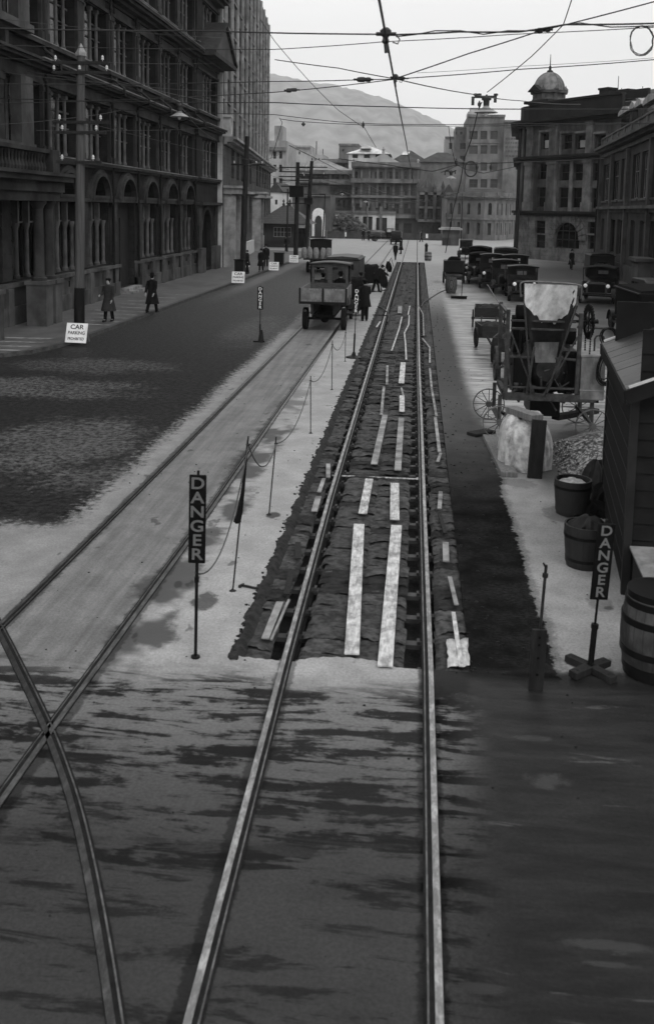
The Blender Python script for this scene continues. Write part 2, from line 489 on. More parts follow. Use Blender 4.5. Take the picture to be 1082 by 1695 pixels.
# footpath, kerb and its paint
KP = [(-40,27.6),(-16.5,28.2),(-14.2,28.6),(-13.2,29.2),(-12.5,30.2),(-12.1,31.8),(-11.95,34),(-11.85,40),(-11.75,50),(-11.6,60),(-11.45,75),(-11.3,90),(-11.3,99),(-11.6,103),(-12.8,106),(-15,107.6),(-30,108.2)]
def footmat():
    m, t, b = newmat('footpath_asphalt')
    w = coords(t, 'World')
    a = (noise(t, w, 1.2, 6, .65).step(.25,.75) * .045 + .05) * (noise(t, w, 40, 4, .7) * .6 + .7)
    a = a * (1 - noise(t, coords(t, 'World', (1,.5,1)), .5, 4).step(.5,.7) * .3)
    grey(t, a, b.inputs['Base Color']); b.inputs['Roughness'].default_value = .6
    bumpit(t, b, noise(t, w, 25, 5, .7), .3, .005)
    return m
mb = MB(); ZF = .13
for i in range(len(KP)-1):
    (x0,y0),(x1,y1) = KP[i], KP[i+1]
    mb.quad((-62,y0,ZF),(x0-.15,y0+.02,ZF),(x1-.15,y1+.02,ZF),(-62,y1,ZF))
struct(mb, 'footpath', footmat(), smooth=False)
mb = MB()
for i in range(len(KP)-1):
    p, q = Vector(KP[i]).to_3d(), Vector(KP[i+1]).to_3d()
    def nrm(k):
        a = Vector(KP[max(k-1,0)]); c = Vector(KP[min(k+1,len(KP)-1)]); d = (c-a).normalized(); return Vector((d.y,-d.x,0))
    n0, n1 = nrm(i), nrm(i+1)
    segs = max(1, int((q-p).length/1.2))
    for s_ in range(segs):
        u0, u1 = s_/segs, (s_+1)/segs - .012/(q-p).length
        a, c = p.lerp(q,u0), p.lerp(q,u1); na, nc = n0.lerp(n1,u0), n0.lerp(n1,u1)
        ins, out = -.17, .02
        z1 = ZF + .006
        v = [a+na*out, a+na*ins, c+nc*ins, c+nc*out]
        mb.add([(w_.x,w_.y,-.05) for w_ in v]+[(w_.x,w_.y,z1) for w_ in v], [(0,1,2,3),(7,6,5,4),(0,4,5,1),(1,5,6,2),(2,6,7,3),(3,7,4,0)])
struct(mb, 'kerb', M['kerbstone'], smooth=False)
M['bar'] = mat('worn_road_paint', .2, .7, .45, 3, kind='World', stain=.5, sscale=2)
mb = MB()
for y in (30.0, 30.9, 31.9, 32.9):
    mb.quad((-15.2,y-.15,ZF+.004),(-12.75,y,ZF+.004),(-12.75,y+.22,ZF+.004),(-15.2,y+.12,ZF+.004))
for k, y in enumerate((37.2, 38.4, 39.6, 40.9, 42.3, 43.8, 45.4, 47.0, 49.0, 51.0)):
    l = 2.0 + .5 * math.sin(k * 2.1)
    mb.quad((-12.2-l,y+.1,ZF+.004),(-12.12,y,ZF+.004),(-12.12,y+.22,ZF+.004),(-12.2-l,y+.34,ZF+.004))
struct(mb, 'footpath_marking', M['bar'], smooth=False)

# ------------------------------------------------------------------ rails
def rail(label, pts, side, group, deep=None, rm='rail'):
    """pts: centre line (x, y); side -1: running head on the left, groove on its right"""
    root = MB()
    P = [Vector((x, y, 0)) for x, y in pts]
    def off(i, d):
        a = P[max(i-1,0)]; c = P[min(i+1,len(P)-1)]; t_ = (c-a).normalized(); return P[i] + Vector((t_.y,-t_.x,0)) * d
    def strip(m_, d0, d1, z0, z1):
        n = len(P); vs = []
        for i in range(n):
            a, c = off(i,d0), off(i,d1)
            vs += [(a.x,a.y,z0),(c.x,c.y,z0),(c.x,c.y,z1),(a.x,a.y,z1)]
        fs = [(0,1,2,3)[::-1], tuple((n-1)*4+k for k in range(4))]
        for i in range(n-1):
            for k in range(4):
                l = (k+1)%4; fs.append((i*4+k,i*4+l,(i+1)*4+l,(i+1)*4+k))
        m_.add(vs, fs)
    strip(root, -.062, .062, -.035, .007)          # rail body and the filling beside it
    if deep:
        Q = P; P = [Vector((p.x, p.y, 0)) for p in P]
        strip(root, -.018, .018, -.17, -.03); strip(root, -.075, .075, -.19, -.165)
    o = root.obj('tram_rail', M['railside'], smooth=False)
    h = MB(); strip(h, -.057 if side < 0 else .006, -.006 if side < 0 else .057, -.01, .017); h.obj('running_head', M[rm], o, smooth=False)
    g = MB(); strip(g, .03 if side < 0 else -.043, .043 if side < 0 else -.03, -.01, .014); g.obj('guard_lip', M['raildull'], o, smooth=False)
    tag(o, label, 'rail', group)
RL = ((3,-1.17),(5.4,-1.22),(8,-1.26),(10,-1.29),(16,-1.345),(35,-1.36),(60,-1.4),(178,-1.5)); RR = ((3,.235),(10,.24),(16,.205),(22,.18),(31,.13),(60,.08),(178,-.1))
OL = ((3,-4.72),(10,-4.70),(19,-4.66),(30,-4.65),(178,-4.72)); OR = ((3,-3.31),(8,-3.31),(14,-3.24),(24,-3.24),(38,-3.18),(178,-3.25))
def xat(t_, y): return float(np.interp(y, [a for a, _ in t_], [b for _, b in t_]))
def ln(t_): return [(xat(t_, y), y) for y in [3, 4, 5, 6, 7, 8, 9, 10, 12, 14, 16, 19, 22, 26, 31, 36, 42, 50, 60, 75, 95, 120, 150, 178]]
MX0, MX1 = -1.36, .13
rail('steel tram rail hung over the sacking pit, on its danger sign side', ln(RL), -1, 'rails of the track under repair', True)
rail('steel tram rail hung over the sacking pit, on its mud strip side', ln(RR), 1, 'rails of the track under repair', True)
rail('farther rail of the old tram track, nearest the dark carriageway', ln(OL), -1, 'rails of the old track', rm='raildull')
rail('rail of the old tram track nearest the rope and stakes', ln(OR), 1, 'rails of the old track', rm='raildull')
cr = [G(*p) for p in ((-60,930),(0,1042),(40,1122),(80,1207),(106,1275),(128,1345),(150,1440),(172,1560),(192,1690),(202,1760))]
def smoothpts(p, n=6):
    out = []
    for i in range(len(p)-1):
        p0 = p[max(i-1,0)]; p1 = p[i]; p2 = p[i+1]; p3 = p[min(i+2,len(p)-1)]
        for k in range(n):
            t = k/n
            out.append(tuple(.5*((2*b)+(-a+c)*t+(2*a-5*b+4*c-d)*t*t+(-a+3*b-3*c+d)*t**3) for a,b,c,d in zip(p0,p1,p2,p3)))
    return out + [p[-1]]
rail('curved crossover rail sweeping over the old track into the foreground', smoothpts(cr), 1, None, rm='raildark')

# rods that hold the two hung rails to gauge, and the steel sleepers in the pit
for k, (py, lab) in enumerate(((788, 'pale iron rod between the hung rails, nearest of the tie rods'), (639, 'iron rod between the hung rails, second of the tie rods'), (560, 'iron rod between the hung rails, third of the tie rods'))):
    y = G(660, py)[1]
    m_ = MB(); m_.tube([(MX0-.1,y,-.045),(MX1+.12,y,-.045)], .019, 8)
    for x in (MX0+.03, MX1-.0): m_.cyl((x-.03,y,-.045),(x+.03,y,-.045), .036, n=6)
    o = m_.obj('tie_rod', M['rail'] if k == 0 else M['iron']); tag(o, lab, 'tie rod', 'tie rods')
sl_ = MB(); sl_.box(-.26,.26,-.06,.06,-.2,-.187); sl_.box(-.26,.26,-.06,-.05,-.24,-.2); sl_.box(-.26,.26,.05,.06,-.24,-.2)
sl_.box(-.11,-.075,-.05,.05,-.187,-.15); sl_.box(.075,.11,-.05,.05,-.187,-.15)
slm = sl_.mesh('sleeper_end', M['kerbstone'], smooth=False)
for side, x, lab in ((0, MX0, 'steel sleeper end in the pit under the danger sign side rail'), (1, MX1+.05, 'steel sleeper end in the pit under the mud strip side rail')):
    for k in range(56):
        y = 10.12 + k * .72
        o = bpy.data.objects.new('sleeper_end', slm); COL.objects.link(o); o.location = (xat(RL if side == 0 else RR, y), y, .05)
        tag(o, lab, 'sleeper', lab.replace('steel sleeper end', 'sleeper ends'))

# ------------------------------------------------------------------ wet sacking over the pit
rs = random.Random(3)
def sackmesh(w, l, rng, nu=15, nv=11, mbx=None, ox=0, oy=0, name='hessian_sack'):
    a = [rng.uniform(0,6.28) for _ in range(6)]; h = rng.uniform(.01,.04); cur = rng.uniform(-.02,.02); cu2 = rng.uniform(-.035, .035)
    def f(u, v):
        x = (u-.5)*w*(1 + .03*math.sin(3*v+a[5])); y = (v-.5)*l + math.sin(u*5+a[0])*.018*(1-v) + cu2*(u-.5) + (rng.uniform(-.022,.022)+math.sin(u*17+a[4])*.008)*(1-v)**3
        z = .02*(1-v) + h*.75*math.exp(-v*7)*(1+.5*math.sin(u*9+a[5])) + .007*math.sin(7*u+9*v+a[1])*math.sin(5*v+a[0]) + .003*abs(math.sin(11*u-8*v+a[2])) + .004*math.sin(23*v+4*u+a[3])
        e = min(u,1-u)*w
        z -= max(0,.06-e)*.5
        z += -.03*max(0,.08-v)/.08 + rng.uniform(-.003,.003)
        return (ox+x, oy+y, z)
    m_ = mbx or MB(); m_.grid(f, nu, nv)
    if mbx: return None
    return m_.mesh(name, M['sack'], ang=60)
cols = [(-1.87,-1.50,'danger sign side strip of the pit','sacks on the danger sign side strip'),(-1.17,-.57,'middle of the pit, danger sign half','sacks in the middle, danger sign half'),
        (-.60,-.01,'middle of the pit, mud strip half','sacks in the middle, mud strip half'),(.35,.75,'mud strip side of the pit','sacks on the mud strip side')]
pitch = .335; rows = int((TY1-TY0)/pitch)
for ci, (x0,x1,lab,grp) in enumerate(cols):
    var = [sackmesh((x1-x0)*rs.uniform(.97,1.08), pitch*1.45, rs) for _ in range(9)]
    far = MB()
    for r in range(rows):
        y = TY0 + .12 + (r+.5)*pitch + rs.uniform(-.03,.03); x = (x0+x1)/2 + rs.uniform(-.02,.02) - (y-10)*.0012
        if r < 74:
            o = bpy.data.objects.new('hessian_sack', var[rs.randrange(9)]); COL.objects.link(o)
            if rs.random() < .4: o.material_slots[0].link = 'OBJECT'; o.material_slots[0].material = M['sackdark'] if rs.random() < .6 else M['sackpale']
            o.location = (x, y, -.06 + rs.uniform(-.012,.012)); o.rotation_euler = (rs.uniform(-.02,.02), rs.uniform(-.04,.04), rs.uniform(-.05,.05))
            tag(o, 'dark wet hessian sack laid overlapping along the ' + lab, 'sack', grp)
        else:
            m0 = MB(); sackmesh((x1-x0)*1.03, pitch*1.4, rs, 4, 3, m0, x, y)
            far.add([(a,b_,c-.055) for a,b_,c in m0.v], m0.f)
    o = far.obj('hessian_sacking', M['sack'], ang=60); tag(o, 'far run of wet sacking along the ' + lab, 'sacking', kind='stuff')

# boards and laths lying on the sacking
def lath(pts, w, mt, label, t=.02, z=.03, name='plank', grp=None):
    m_ = MB(); P3 = [Vector((*G(*p, z), z)) for p in pts]
    for a, b_ in zip(P3, P3[1:]): m_.beam(a + Vector((0,0,0)), b_, w, t)
    o = m_.obj(name, M[mt], bevel=.003, smooth=False); tag(o, label, 'plank', grp)
BP = [
 ([(594,868),(582,1083)], .165, 'palewood', 'long pale plank, longest on the danger sign half between the rails'),
 ([(656,870),(637,1103)], .165, 'palewood', 'longest pale plank of all, next to the mud strip side rail slot'),
 ([(611,793),(600,850)], .14, 'palewood', 'short pale plank just nearer than the nearest tie rod, danger sign half'),
 ([(653,800),(653,860)], .15, 'palewood', 'short pale plank just nearer than the nearest tie rod, mud strip half'),
 ([(637,687),(619,768)], .13, 'dullwood', 'grimy plank just beyond the nearest tie rod, danger sign half'),
 ([(664,692),(658,778)], .13, 'dullwood', 'grimy plank just beyond the nearest tie rod, mud strip half'),
 ([(635,640),(631,686)], .07, 'dullwood', 'narrow grimy lath just nearer than the second tie rod'),
 ([(664,642),(667,654)], .05, 'dullwood', 'tiny lath end just nearer than the second tie rod'),
 ([(665,655),(665,681)], .13, 'palewood', 'stubby pale board just nearer than the second tie rod'),
 ([(667,600),(664,634)], .16, 'palewood', 'short pale board just beyond the second tie rod'),
 ([(641,605),(640,636)], .07, 'dullwood', 'faint grey lath just beyond the second tie rod'),
 ([(665,524),(660,545),(648,580)], .055, 'palewood', 'long thin pale lath slanting on the danger sign half'),
 ([(678,506),(675,521)], .055, 'palewood', 'short thin lath at the far end of the crooked lath'),
 ([(677,522),(676,537),(669,551),(671,570),(672,595)], .055, 'palewood', 'crooked pale lath with a bend in its middle'),
 ([(662,506),(661,518)], .2, 'dullwood', 'small square grey board farthest along the pit'),
 ([(711,609),(714,641)], .06, 'dullwood', 'grey lath on mud strip side sacks, level with second tie rod'),
 ([(714,642),(722,689)], .06, 'dullwood', 'grey lath on mud strip side sacks, just nearer than second tie rod'),
 ([(720,690),(727,748)], .07, 'dullwood', 'long grey lath on mud strip side sacks beyond the nearest tie rod'),
 ([(729,750),(724,764)], .06, 'dullwood', 'short slanted lath end beside the nearest tie rod'),
 ([(729,814),(727,842)], .07, 'dullwood', 'dull lath on mud strip side sacks, beside the short pale planks'),
 ([(727,851),(737,883)], .06, 'darkwood', 'dark crooked lath on mud strip side sacks'),
 ([(737,898),(738,929)], .09, 'dullwood', 'grimy flat lath on mud strip side sacks'),
 ([(744,955),(755,1001)], .055, 'dullwood', 'slanted dull lath on mud strip side sacks'),
 ([(750,1014),(763,1103)], .05, 'palewood', 'nearest thin pale lath lying over the white sheet'),
 ([(701,555),(700,520),(692,505)], .05, 'dullwood', 'curled grey lath far up on the mud strip side sacks'),
 ([(699,560),(711,575),(711,600)], .06, 'dullwood', 'bent pale lath far up on the mud strip side sacks'),
 ([(543,768),(543,790)], .08, 'dullwood', 'short dull lath on danger sign side sacks by nearest tie rod'),
 ([(536,792),(528,814)], .07, 'dullwood', 'slanted dull lath on danger sign side sacks'),
 ([(527,822),(520,846)], .10, 'dullwood', 'broad dull lath on danger sign side sacks by the short planks'),
 ([(493,898),(493,925)], .09, 'darkwood', 'dark flat lath on danger sign side sacks'),
 ([(482,946),(474,984)], .08, 'darkwood', 'dark slanted lath on danger sign side sacks, near end'),
 ([(463,997),(439,1057)], .09, 'dullwood', 'grey board nearest on the danger sign side sacks'),
 ([(478,993),(449,1059)], .03, 'dullwood', 'thin batten beside the nearest grey board'),
 ([(629,532),(623,541)], .07, 'palewood', 'tiny pale lath far up on the danger sign side sacks'),
]
for k, (p, w_, mt, lab) in enumerate(BP):
    lath(p, w_, mt, lab, grp='laths and planks on the sacking', name='plank' if w_ >= .1 else 'lath')
a = [Vector((*G(*p, .02), .02)) for p in ((739,1060),(774,1058),(777,1103),(742,1104))]
m_ = MB(); rr = random.Random(5)
m_.grid(lambda u,v: (a[0].lerp(a[1],u)).lerp(a[3].lerp(a[2],u),v) + Vector((rr.uniform(-.012,.012) if u in (0,1) else 0, rr.uniform(-.012,.012) if v in (0,1) else 0, .008*math.sin(u*9+v*5))), 8, 8)
o = m_.obj('board_sheet', M['palewood'], ang=60); s_ = o.modifiers.new('solid','SOLIDIFY'); s_.thickness = .006
tag(o, 'ragged white sheet under the nearest thin lath', 'sheet')
# ------------------------------------------------------------------ buildings
class Facade:
    """a wall with real openings; u along, d outwards, z up"""
    def __init__(s, o, a, t=.35):
        s.o = Vector((o[0], o[1], 0)); s.a = Vector((a[0], a[1], 0)).normalized(); s.n = Vector((s.a.y, -s.a.x, 0)); s.t = t
    def m(s, u, d, z): return s.o + s.a*u + s.n*d + Vector((0,0,z))
    def px(s, x, y): return PL(x, y, s.o, s.a)
    def wall(s, mb, u0, u1, z0, z1, ops, d=0, t=None):
        """ops: (ua, ub, za, zb, arched)"""
        t = s.t if t is None else t
        us = sorted({u0,u1}|{o[0] for o in ops}|{o[1] for o in ops}); zs = sorted({z0,z1}|{o[2] for o in ops}|{o[3] for o in ops})
        us = [u for u in us if u0-1e-6 <= u <= u1+1e-6]; zs = [z for z in zs if z0-1e-6 <= z <= z1+1e-6]
        m = s.m
        for i in range(len(us)-1):
            for j in range(len(zs)-1):
                cu, cz = (us[i]+us[i+1])/2, (zs[j]+zs[j+1])/2
                if any(o[0] < cu < o[1] and o[2] < cz < o[3] for o in ops): continue
                mb.quad(m(us[i],d,zs[j]), m(us[i+1],d,zs[j]), m(us[i+1],d,zs[j+1]), m(us[i],d,zs[j+1]))
        for o in ops:
            ua, ub, za, zb = o[:4]; arch = len(o) > 4 and o[4]
            if arch:
                r = (ub-ua)/2; zc = zb-r; n = 8; cu = (ua+ub)/2
                arc = [(cu - r*math.cos(PI*k/n), zc + r*math.sin(PI*k/n)) for k in range(n+1)]
                for k in range(n):
                    c = (ua,zb) if k < n/2 else (ub,zb)
                    mb.add([m(c[0],d,c[1]), m(arc[k][0],d,arc[k][1]), m(arc[k+1][0],d,arc[k+1][1])], [(0,1,2)])
                    mb.quad(m(arc[k][0],d,arc[k][1]), m(arc[k][0],d-t,arc[k][1]), m(arc[k+1][0],d-t,arc[k+1][1]), m(arc[k+1][0],d,arc[k+1][1]))
                zt = zc
            else:
                mb.quad(m(ua,d,zb), m(ub,d,zb), m(ub,d-t,zb), m(ua,d-t,zb)); zt = zb
            mb.quad(m(ua,d,za), m(ua,d-t,za), m(ua,d-t,zt), m(ua,d,zt))
            mb.quad(m(ub,d,za), m(ub,d,zt), m(ub,d-t,zt), m(ub,d-t,za))
            mb.quad(m(ua,d,za), m(ub,d,za), m(ub,d-t,za), m(ua,d-t,za))
    def bx(s, mb, u0, u1, d0, d1, z0, z1): return mb.mbox(s.m, u0, u1, d0, d1, z0, z1)
    def band(s, mb, u0, u1, z, prof):
        """prof: list of (out, dz0, dz1) stacked boxes"""
        for o, a, b_ in prof: s.bx(mb, u0, u1, -.05, o, z+a, z+b_)
    def col(s, mb, u, d, z0, z1, r, n=10):
        p = s.m(u,d,0)
        h = z1-z0
        mb.lathe([(r*1.5,0),(r*1.5,.12),(r*1.15,.16),(r,.25),(r,h*.5),(r*.92,h-.3),(r*1.1,h-.26),(r*1.1,h-.22),(r*1.6,h-.08),(r*1.6,h)], (p.x,p.y,z0), n)
    def window(s, parent, u0, u1, z0, z1, d, fm, gm, nv=1, nh=1, name='window', bar=.05, fr=.07, arch=False, mid=None):
        """frame mesh with a pane of glass as its child"""
        mb = MB(); dep = .06
        s.bx(mb, u0, u0+fr, d-dep, d, z0, z1); s.bx(mb, u1-fr, u1, d-dep, d, z0, z1)
        s.bx(mb, u0+fr, u1-fr, d-dep, d, z0, z0+fr); s.bx(mb, u0+fr, u1-fr, d-dep, d, z1-fr, z1)
        for i in range(1, nv+1):
            u = u0+(u1-u0)*i/(nv+1); s.bx(mb, u-bar/2, u+bar/2, d-dep+.005, d-.005, z0+fr, z1-fr)
        for j in range(1, nh+1):
            z = z0+(z1-z0)*j/(nh+1) if mid is None else mid
            s.bx(mb, u0+fr, u1-fr, d-dep+.008, d-.008, z-bar/2, z+bar/2)
        w = mb.obj(name, fm, parent, smooth=False)
        g = MB(); g.quad(s.m(u0,d-dep/2,z0), s.m(u1,d-dep/2,z0), s.m(u1,d-dep/2,z1), s.m(u0,d-dep/2,z1))
        g.obj('pane', gm, w, smooth=False)
        return w
def bmat(name, base, var=.3, scale=.8, stain=.4, **k):
    k.setdefault('rough', .8)
    return mat(name, base, var=var, scale=scale, stain=stain, sscale=.5, kind='World', bump=.3, bdist=.02, **k)

# ---- big Italianate block on the left
def ashlar(name, base, course=.5, brick=.0):
    m, t, b = newmat(name)
    w = coords(t, 'World')
    g = t.nodes.new('ShaderNodeNewGeometry'); sp = t.nodes.new('ShaderNodeSeparateXYZ'); t.links.new(g.outputs['Position'], sp.inputs[0])
    z = S(t, sp.outputs[2]).mod(course) * (1/course)
    line = z.step(.0, .05) * z.step(1.0, .95)
    n = noise(t, w, .9, 6, .65).step(.25,.75)
    st = noise(t, coords(t, 'World', (1,1,.3)), .8, 5, .7, .4).step(.5,.62)
    a = (n * base + base*.5) * (.6 + line*.4) * (1 - st*.45) * (noise(t, w, 22, 3) * .5 + .75)
    grey(t, a, b.inputs['Base Color']); b.inputs['Roughness'].default_value = .85
    b.inputs['Specular IOR Level'].default_value = .12
    bumpit(t, b, line*.4 + noise(t, w, 12, 5)*.5, .5, .03)
    return m
M['ital'] = ashlar('sooty_stucco', .014, .46)
M['italtrim'] = bmat('sooty_trim', .03, .5, 1.5, .5, spec=.15)
M['italbase'] = bmat('stained_plinth', .06, .55, .9, .65, spec=.3)
M['italcol'] = bmat('column_stone', .085, .4, 1.5, .4, spec=.15)
M['bar2'] = bmat('pale_sill_and_ledge_highlight', .16)
M['iwin'] = bmat('dark_window_timber', .045, .3, 2, .2)
M['slate'] = bmat('slate_roof', .05)
def italianate():
    F = Facade((-15.9, 26.0), (0, 1), .45); B0 = 26.0
    U = lambda y: y - B0
    T = thing('office_block', 'huge soot-black office block with arched ground floor windows', 'building', (0,0,0))
    wall, trim, base = MB(), MB(), MB()
    joints = [26.4, 31.1, 35.7, 40.25, 44.6, 49.15, 53.7, 58.4, 63.15, 67.9]
    ops = []; wins = []
    gl = MB()
    for a, b_ in zip(joints, joints[1:]):
        w0, w1 = U(a+1.05), U(b_-.28)                      # ground floor opening
        if b_ < 39: pass
        door = abs(a-49.15) < .1
        wins.append((w0, w1, door))
        ops.append((w0, w1, .45 if door else 1.85, 5.0))
        ops.append((w0+.35, w1-.35, 5.25, 6.35, True))
    ops.append((U(69.6), U(72.6), .35, 4.7, True))
    end = U(75.0)
    F.wall(wall, 0, U(67.9), .05, 6.85, [o for o in ops if o[1] < U(68)])
    F.wall(wall, U(67.9), end, .05, 6.85, [o for o in ops if o[0] > U(68)], d=.25)
    # plinth with its two offsets and pilasters
    cuts = [U(50.05), U(53.45)]
    for (a, b_) in ((0, U(50.05)), (U(53.5), U(69.0)), (U(73.2), end)):
        dd = .25 if a > U(60) and a > U(67) else 0
        F.bx(base, a, b_, dd, dd+.16, .05, 1.62); F.bx(base, a, b_, dd, dd+.26, .05, .85); F.bx(base, a-.03, b_+.03, dd, dd+.30, 1.62, 1.78)
        u = a+.3
        while u < b_-.6:
            F.bx(base, u, u+.5, dd+.16, dd+.34, .05, 1.60); u += 2.35
    F.bx(base, U(67.9), U(69.3), .25, .62, .05, 1.9); F.bx(base, U(72.8), U(74.6), .25, .62, .05, 1.9)
    # sill string, impost, string course over the arches
    for u0, u1, d in ((0, U(67.9), 0), (U(67.9)-.1, end+.1, .25)):
        F.bx(trim, u0, u1, d, d+.18, 5.02, 5.2); F.bx(trim, u0, u1, d, d+.34, 6.78, 6.92); F.bx(trim, u0, u1, d, d+.22, 6.66, 6.78)
        # first floor cornice in steps
        for o, a, b_ in ((.16,9.85,10.0),(.12,10.0,10.38),(.35,10.38,10.5),(.62,10.5,10.62),(.75,10.62,10.72)):
            F.bx(trim, u0, u1, d, d+o, a, b_)
        for o, a, b_ in ((.22,11.45,11.62),(.12,14.45,14.6),(.14,15.0,15.15),(.5,15.15,15.32),(.8,15.32,15.48),(.95,15.48,15.62)):
            F.bx(trim, u0, u1, d, d+o, a, b_)
        for o, a, b_ in ((.15,16.15,16.3),(.12,19.4,19.6),(.5,19.9,20.1),(.85,20.1,20.3),(1.0,20.3,20.45)):
            F.bx(trim, u0, u1, d, d+o, a, b_)
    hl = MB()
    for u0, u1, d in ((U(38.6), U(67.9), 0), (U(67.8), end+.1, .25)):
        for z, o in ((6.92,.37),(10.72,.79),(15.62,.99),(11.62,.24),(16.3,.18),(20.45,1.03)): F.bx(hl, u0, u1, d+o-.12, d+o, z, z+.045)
    hl.obj('painted_ledge_highlight', M['bar2'], T, smooth=False)  # pale strips along the ledges: sky highlights put into the colour
    # upper floors: walls with triple lights
    def floor(z0, z1, wz0, wz1, nlt, name):
        o_ = []
        for a, b_ in zip(joints, joints[1:]):
            o_.append((U(a+.5), U(b_-.3), wz0, wz1))
        o2 = (U(69.6), U(74.2), wz0, wz1)
        F.wall(wall, 0, U(67.9), z0, z1, o_); F.wall(wall, U(67.9), end, z0, z1, [o2], d=.25)
        wall.quad(F.m(U(67.9),0,z0), F.m(U(67.9),.25,z0), F.m(U(67.9),.25,z1), F.m(U(67.9),0,z1))
        wall.quad(F.m(end,.25,z0), F.m(end,-14,z0), F.m(end,-14,z1), F.m(end,.25,z1))
        for q in o_ + [o2]:
            dd = .25 if q is o2 else 0
            if q[1] < U(36): continue
            n = 4 if q is not o2 else 4
            mb = MB(); w = (q[1]-q[0])/n
            for i in range(1, n):
                u = q[0]+w*i
                F.col(mb, u, dd-.22, wz0, wz1, .085, 8)
                F.bx(mb, u-.13, u+.13, dd-.34, dd-.1, wz1-.16, wz1-.001)
            F.bx(mb, q[0]+.001, q[1]-.001, dd-.42, dd-.34, wz1-.75, wz1-.67)
            F.bx(mb, q[0]+.001, q[1]-.001, dd-.42, dd-.34, (wz0+wz1)/2-.1, (wz0+wz1)/2-.04)
            for i in range(n): 
                u = q[0]+w*(i+.5)
                F.bx(mb, u-.02, u+.02, dd-.43, dd-.36, wz0, wz1)
            wn = mb.obj('window', M['italcol'], T)
            g = MB(); g.quad(F.m(q[0],dd-.4,wz0), F.m(q[1],dd-.4,wz0), F.m(q[1],dd-.4,wz1), F.m(q[0],dd-.4,wz1)); g.obj('pane', M['glass'], wn, smooth=False)
    floor(6.85, 10.7, 7.05, 9.75, 4, 'a'); floor(10.7, 15.6, 11.75, 14.4, 4, 'b'); floor(15.6, 20.4, 16.45, 19.3, 4, 'c')
    # pilasters, panels
    for y in joints:
        for z0, z1 in ((6.95,9.85),(11.65,14.45),(16.3,19.4)):
            F.bx(trim, U(y-.28), U(y+.42), 0, .14, z0, z1); F.bx(trim, U(y-.34), U(y+.48), 0, .2, z1-.3, z1-.1); F.bx(trim, U(y-.34), U(y+.48), 0, .2, z0, z0+.35)
        F.bx(trim, U(y+.0), U(y+.9), 0, .09, 1.85, 5.0)                     # ground floor pier with drafted courses
        for k in range(6):
            F.bx(trim, U(y+.02), U(y+.88), .09, .12, 1.9+k*.52, 1.9+k*.52+.46)
        F.bx(trim, U(y+.45), U(y+.75), 0, .24, 10.75, 11.4)
        for z in (14.62,): F.bx(trim, U(y+.9), U(y+3.9), 0, .06, z, z+.34)
        F.bx(trim, U(y+1.0), U(y+3.8), 0, .05, 10.05, 10.3)
    # arch hoods over the ground floor lunettes
    for (w0, w1, door) in wins:
        cu = (w0+w1)/2; r = (w1-w0-.7)/2
        for r0, r1, dd in ((r, r+.16, .3), (r+.16, r+.36, .2)):
            n = 12; vs = []
            for k in range(n+1):
                t = PI*k/n
                for rad, d in ((r0,0),(r1,0),(r1,dd),(r0,dd)):
                    vs.append(F.m(cu-rad*math.cos(t), d, 6.35-r+rad*math.sin(t)*.96))
            fs = [(k*4+j, k*4+(j+1)%4, k*4+4+(j+1)%4, k*4+4+j) for k in range(n) for j in range(4)]
            trim.add(vs, fs)
        F.bx(trim, w0-.1, w1+.1, 0, .22, 5.2, 5.34)
        if w1 < U(37): continue
        mb = MB()
        if not door:
            for i in (1, 2): F.col(mb, w0+(w1-w0)*i/3, -.25, 1.85, 4.1, .1, 10)
            for i in (0, 3): F.col(mb, w0+(w1-w0)*i/3+(.12 if i == 0 else -.12), -.25, 1.85, 4.1, .09, 8)
            for i in (1, 2):   # the curled consoles above the capitals
                u = w0+(w1-w0)*i/3; F.bx(mb, u-.08, u+.08, -.38, -.12, 4.1, 4.98)
            F.bx(mb, w0+.001, w1-.001, -.44, -.36, 4.08, 4.16)
            o = mb.obj('window', M['italcol'], T)
            g = MB(); g.quad(F.m(w0,-.42,1.85), F.m(w1,-.42,1.85), F.m(w1,-.42,5.0), F.m(w0,-.42,5.0)); g.obj('pane', M['glass'], o, smooth=False)
        else:
            F.bx(mb, w0, w1, -.44, -.36, .45, 5.0)
            o = mb.obj('door', M['darkwood'], T, smooth=False)
            m3 = MB(); F.bx(m3, w0+.3, w0+.36, -.36, -.3, 1.2, 1.5); F.bx(m3, w0+1.6, w0+1.66, -.36, -.3, .5, 4.2); m3.obj('handle', M['iron'], o, smooth=False)
            mst = MB(); F.bx(mst, w0+.5, w1+.1, -.4, .75, .13, .27); F.bx(mst, w0+.6, w1+.05, -.4, .45, .27, .42)
            mst.obj('step', M['bar'], T, smooth=False)
        mb = MB(); r2 = r
        F.bx(mb, cu-.03, cu+.03, -.42, -.34, 5.25, 6.3); o = mb.obj('fanlight', M['iwin'], T, smooth=False)
        g = MB(); g.quad(F.m(cu-r,-.42,5.25), F.m(cu+r,-.42,5.25), F.m(cu+r,-.42,6.36), F.m(cu-r,-.42,6.36)); g.obj('pane', M['glass'], o, smooth=False)
    # pavilion door
    mb = MB(); F.bx(mb, U(69.6), U(72.6), -.2, -.12, .35, 4.7)
    for k in range(4): F.bx(mb, U(69.75+k*.72), U(70.3+k*.72), -.12, -.08, .6, 3.0)
    mb.obj('door', M['blackmatt'], T, smooth=False)
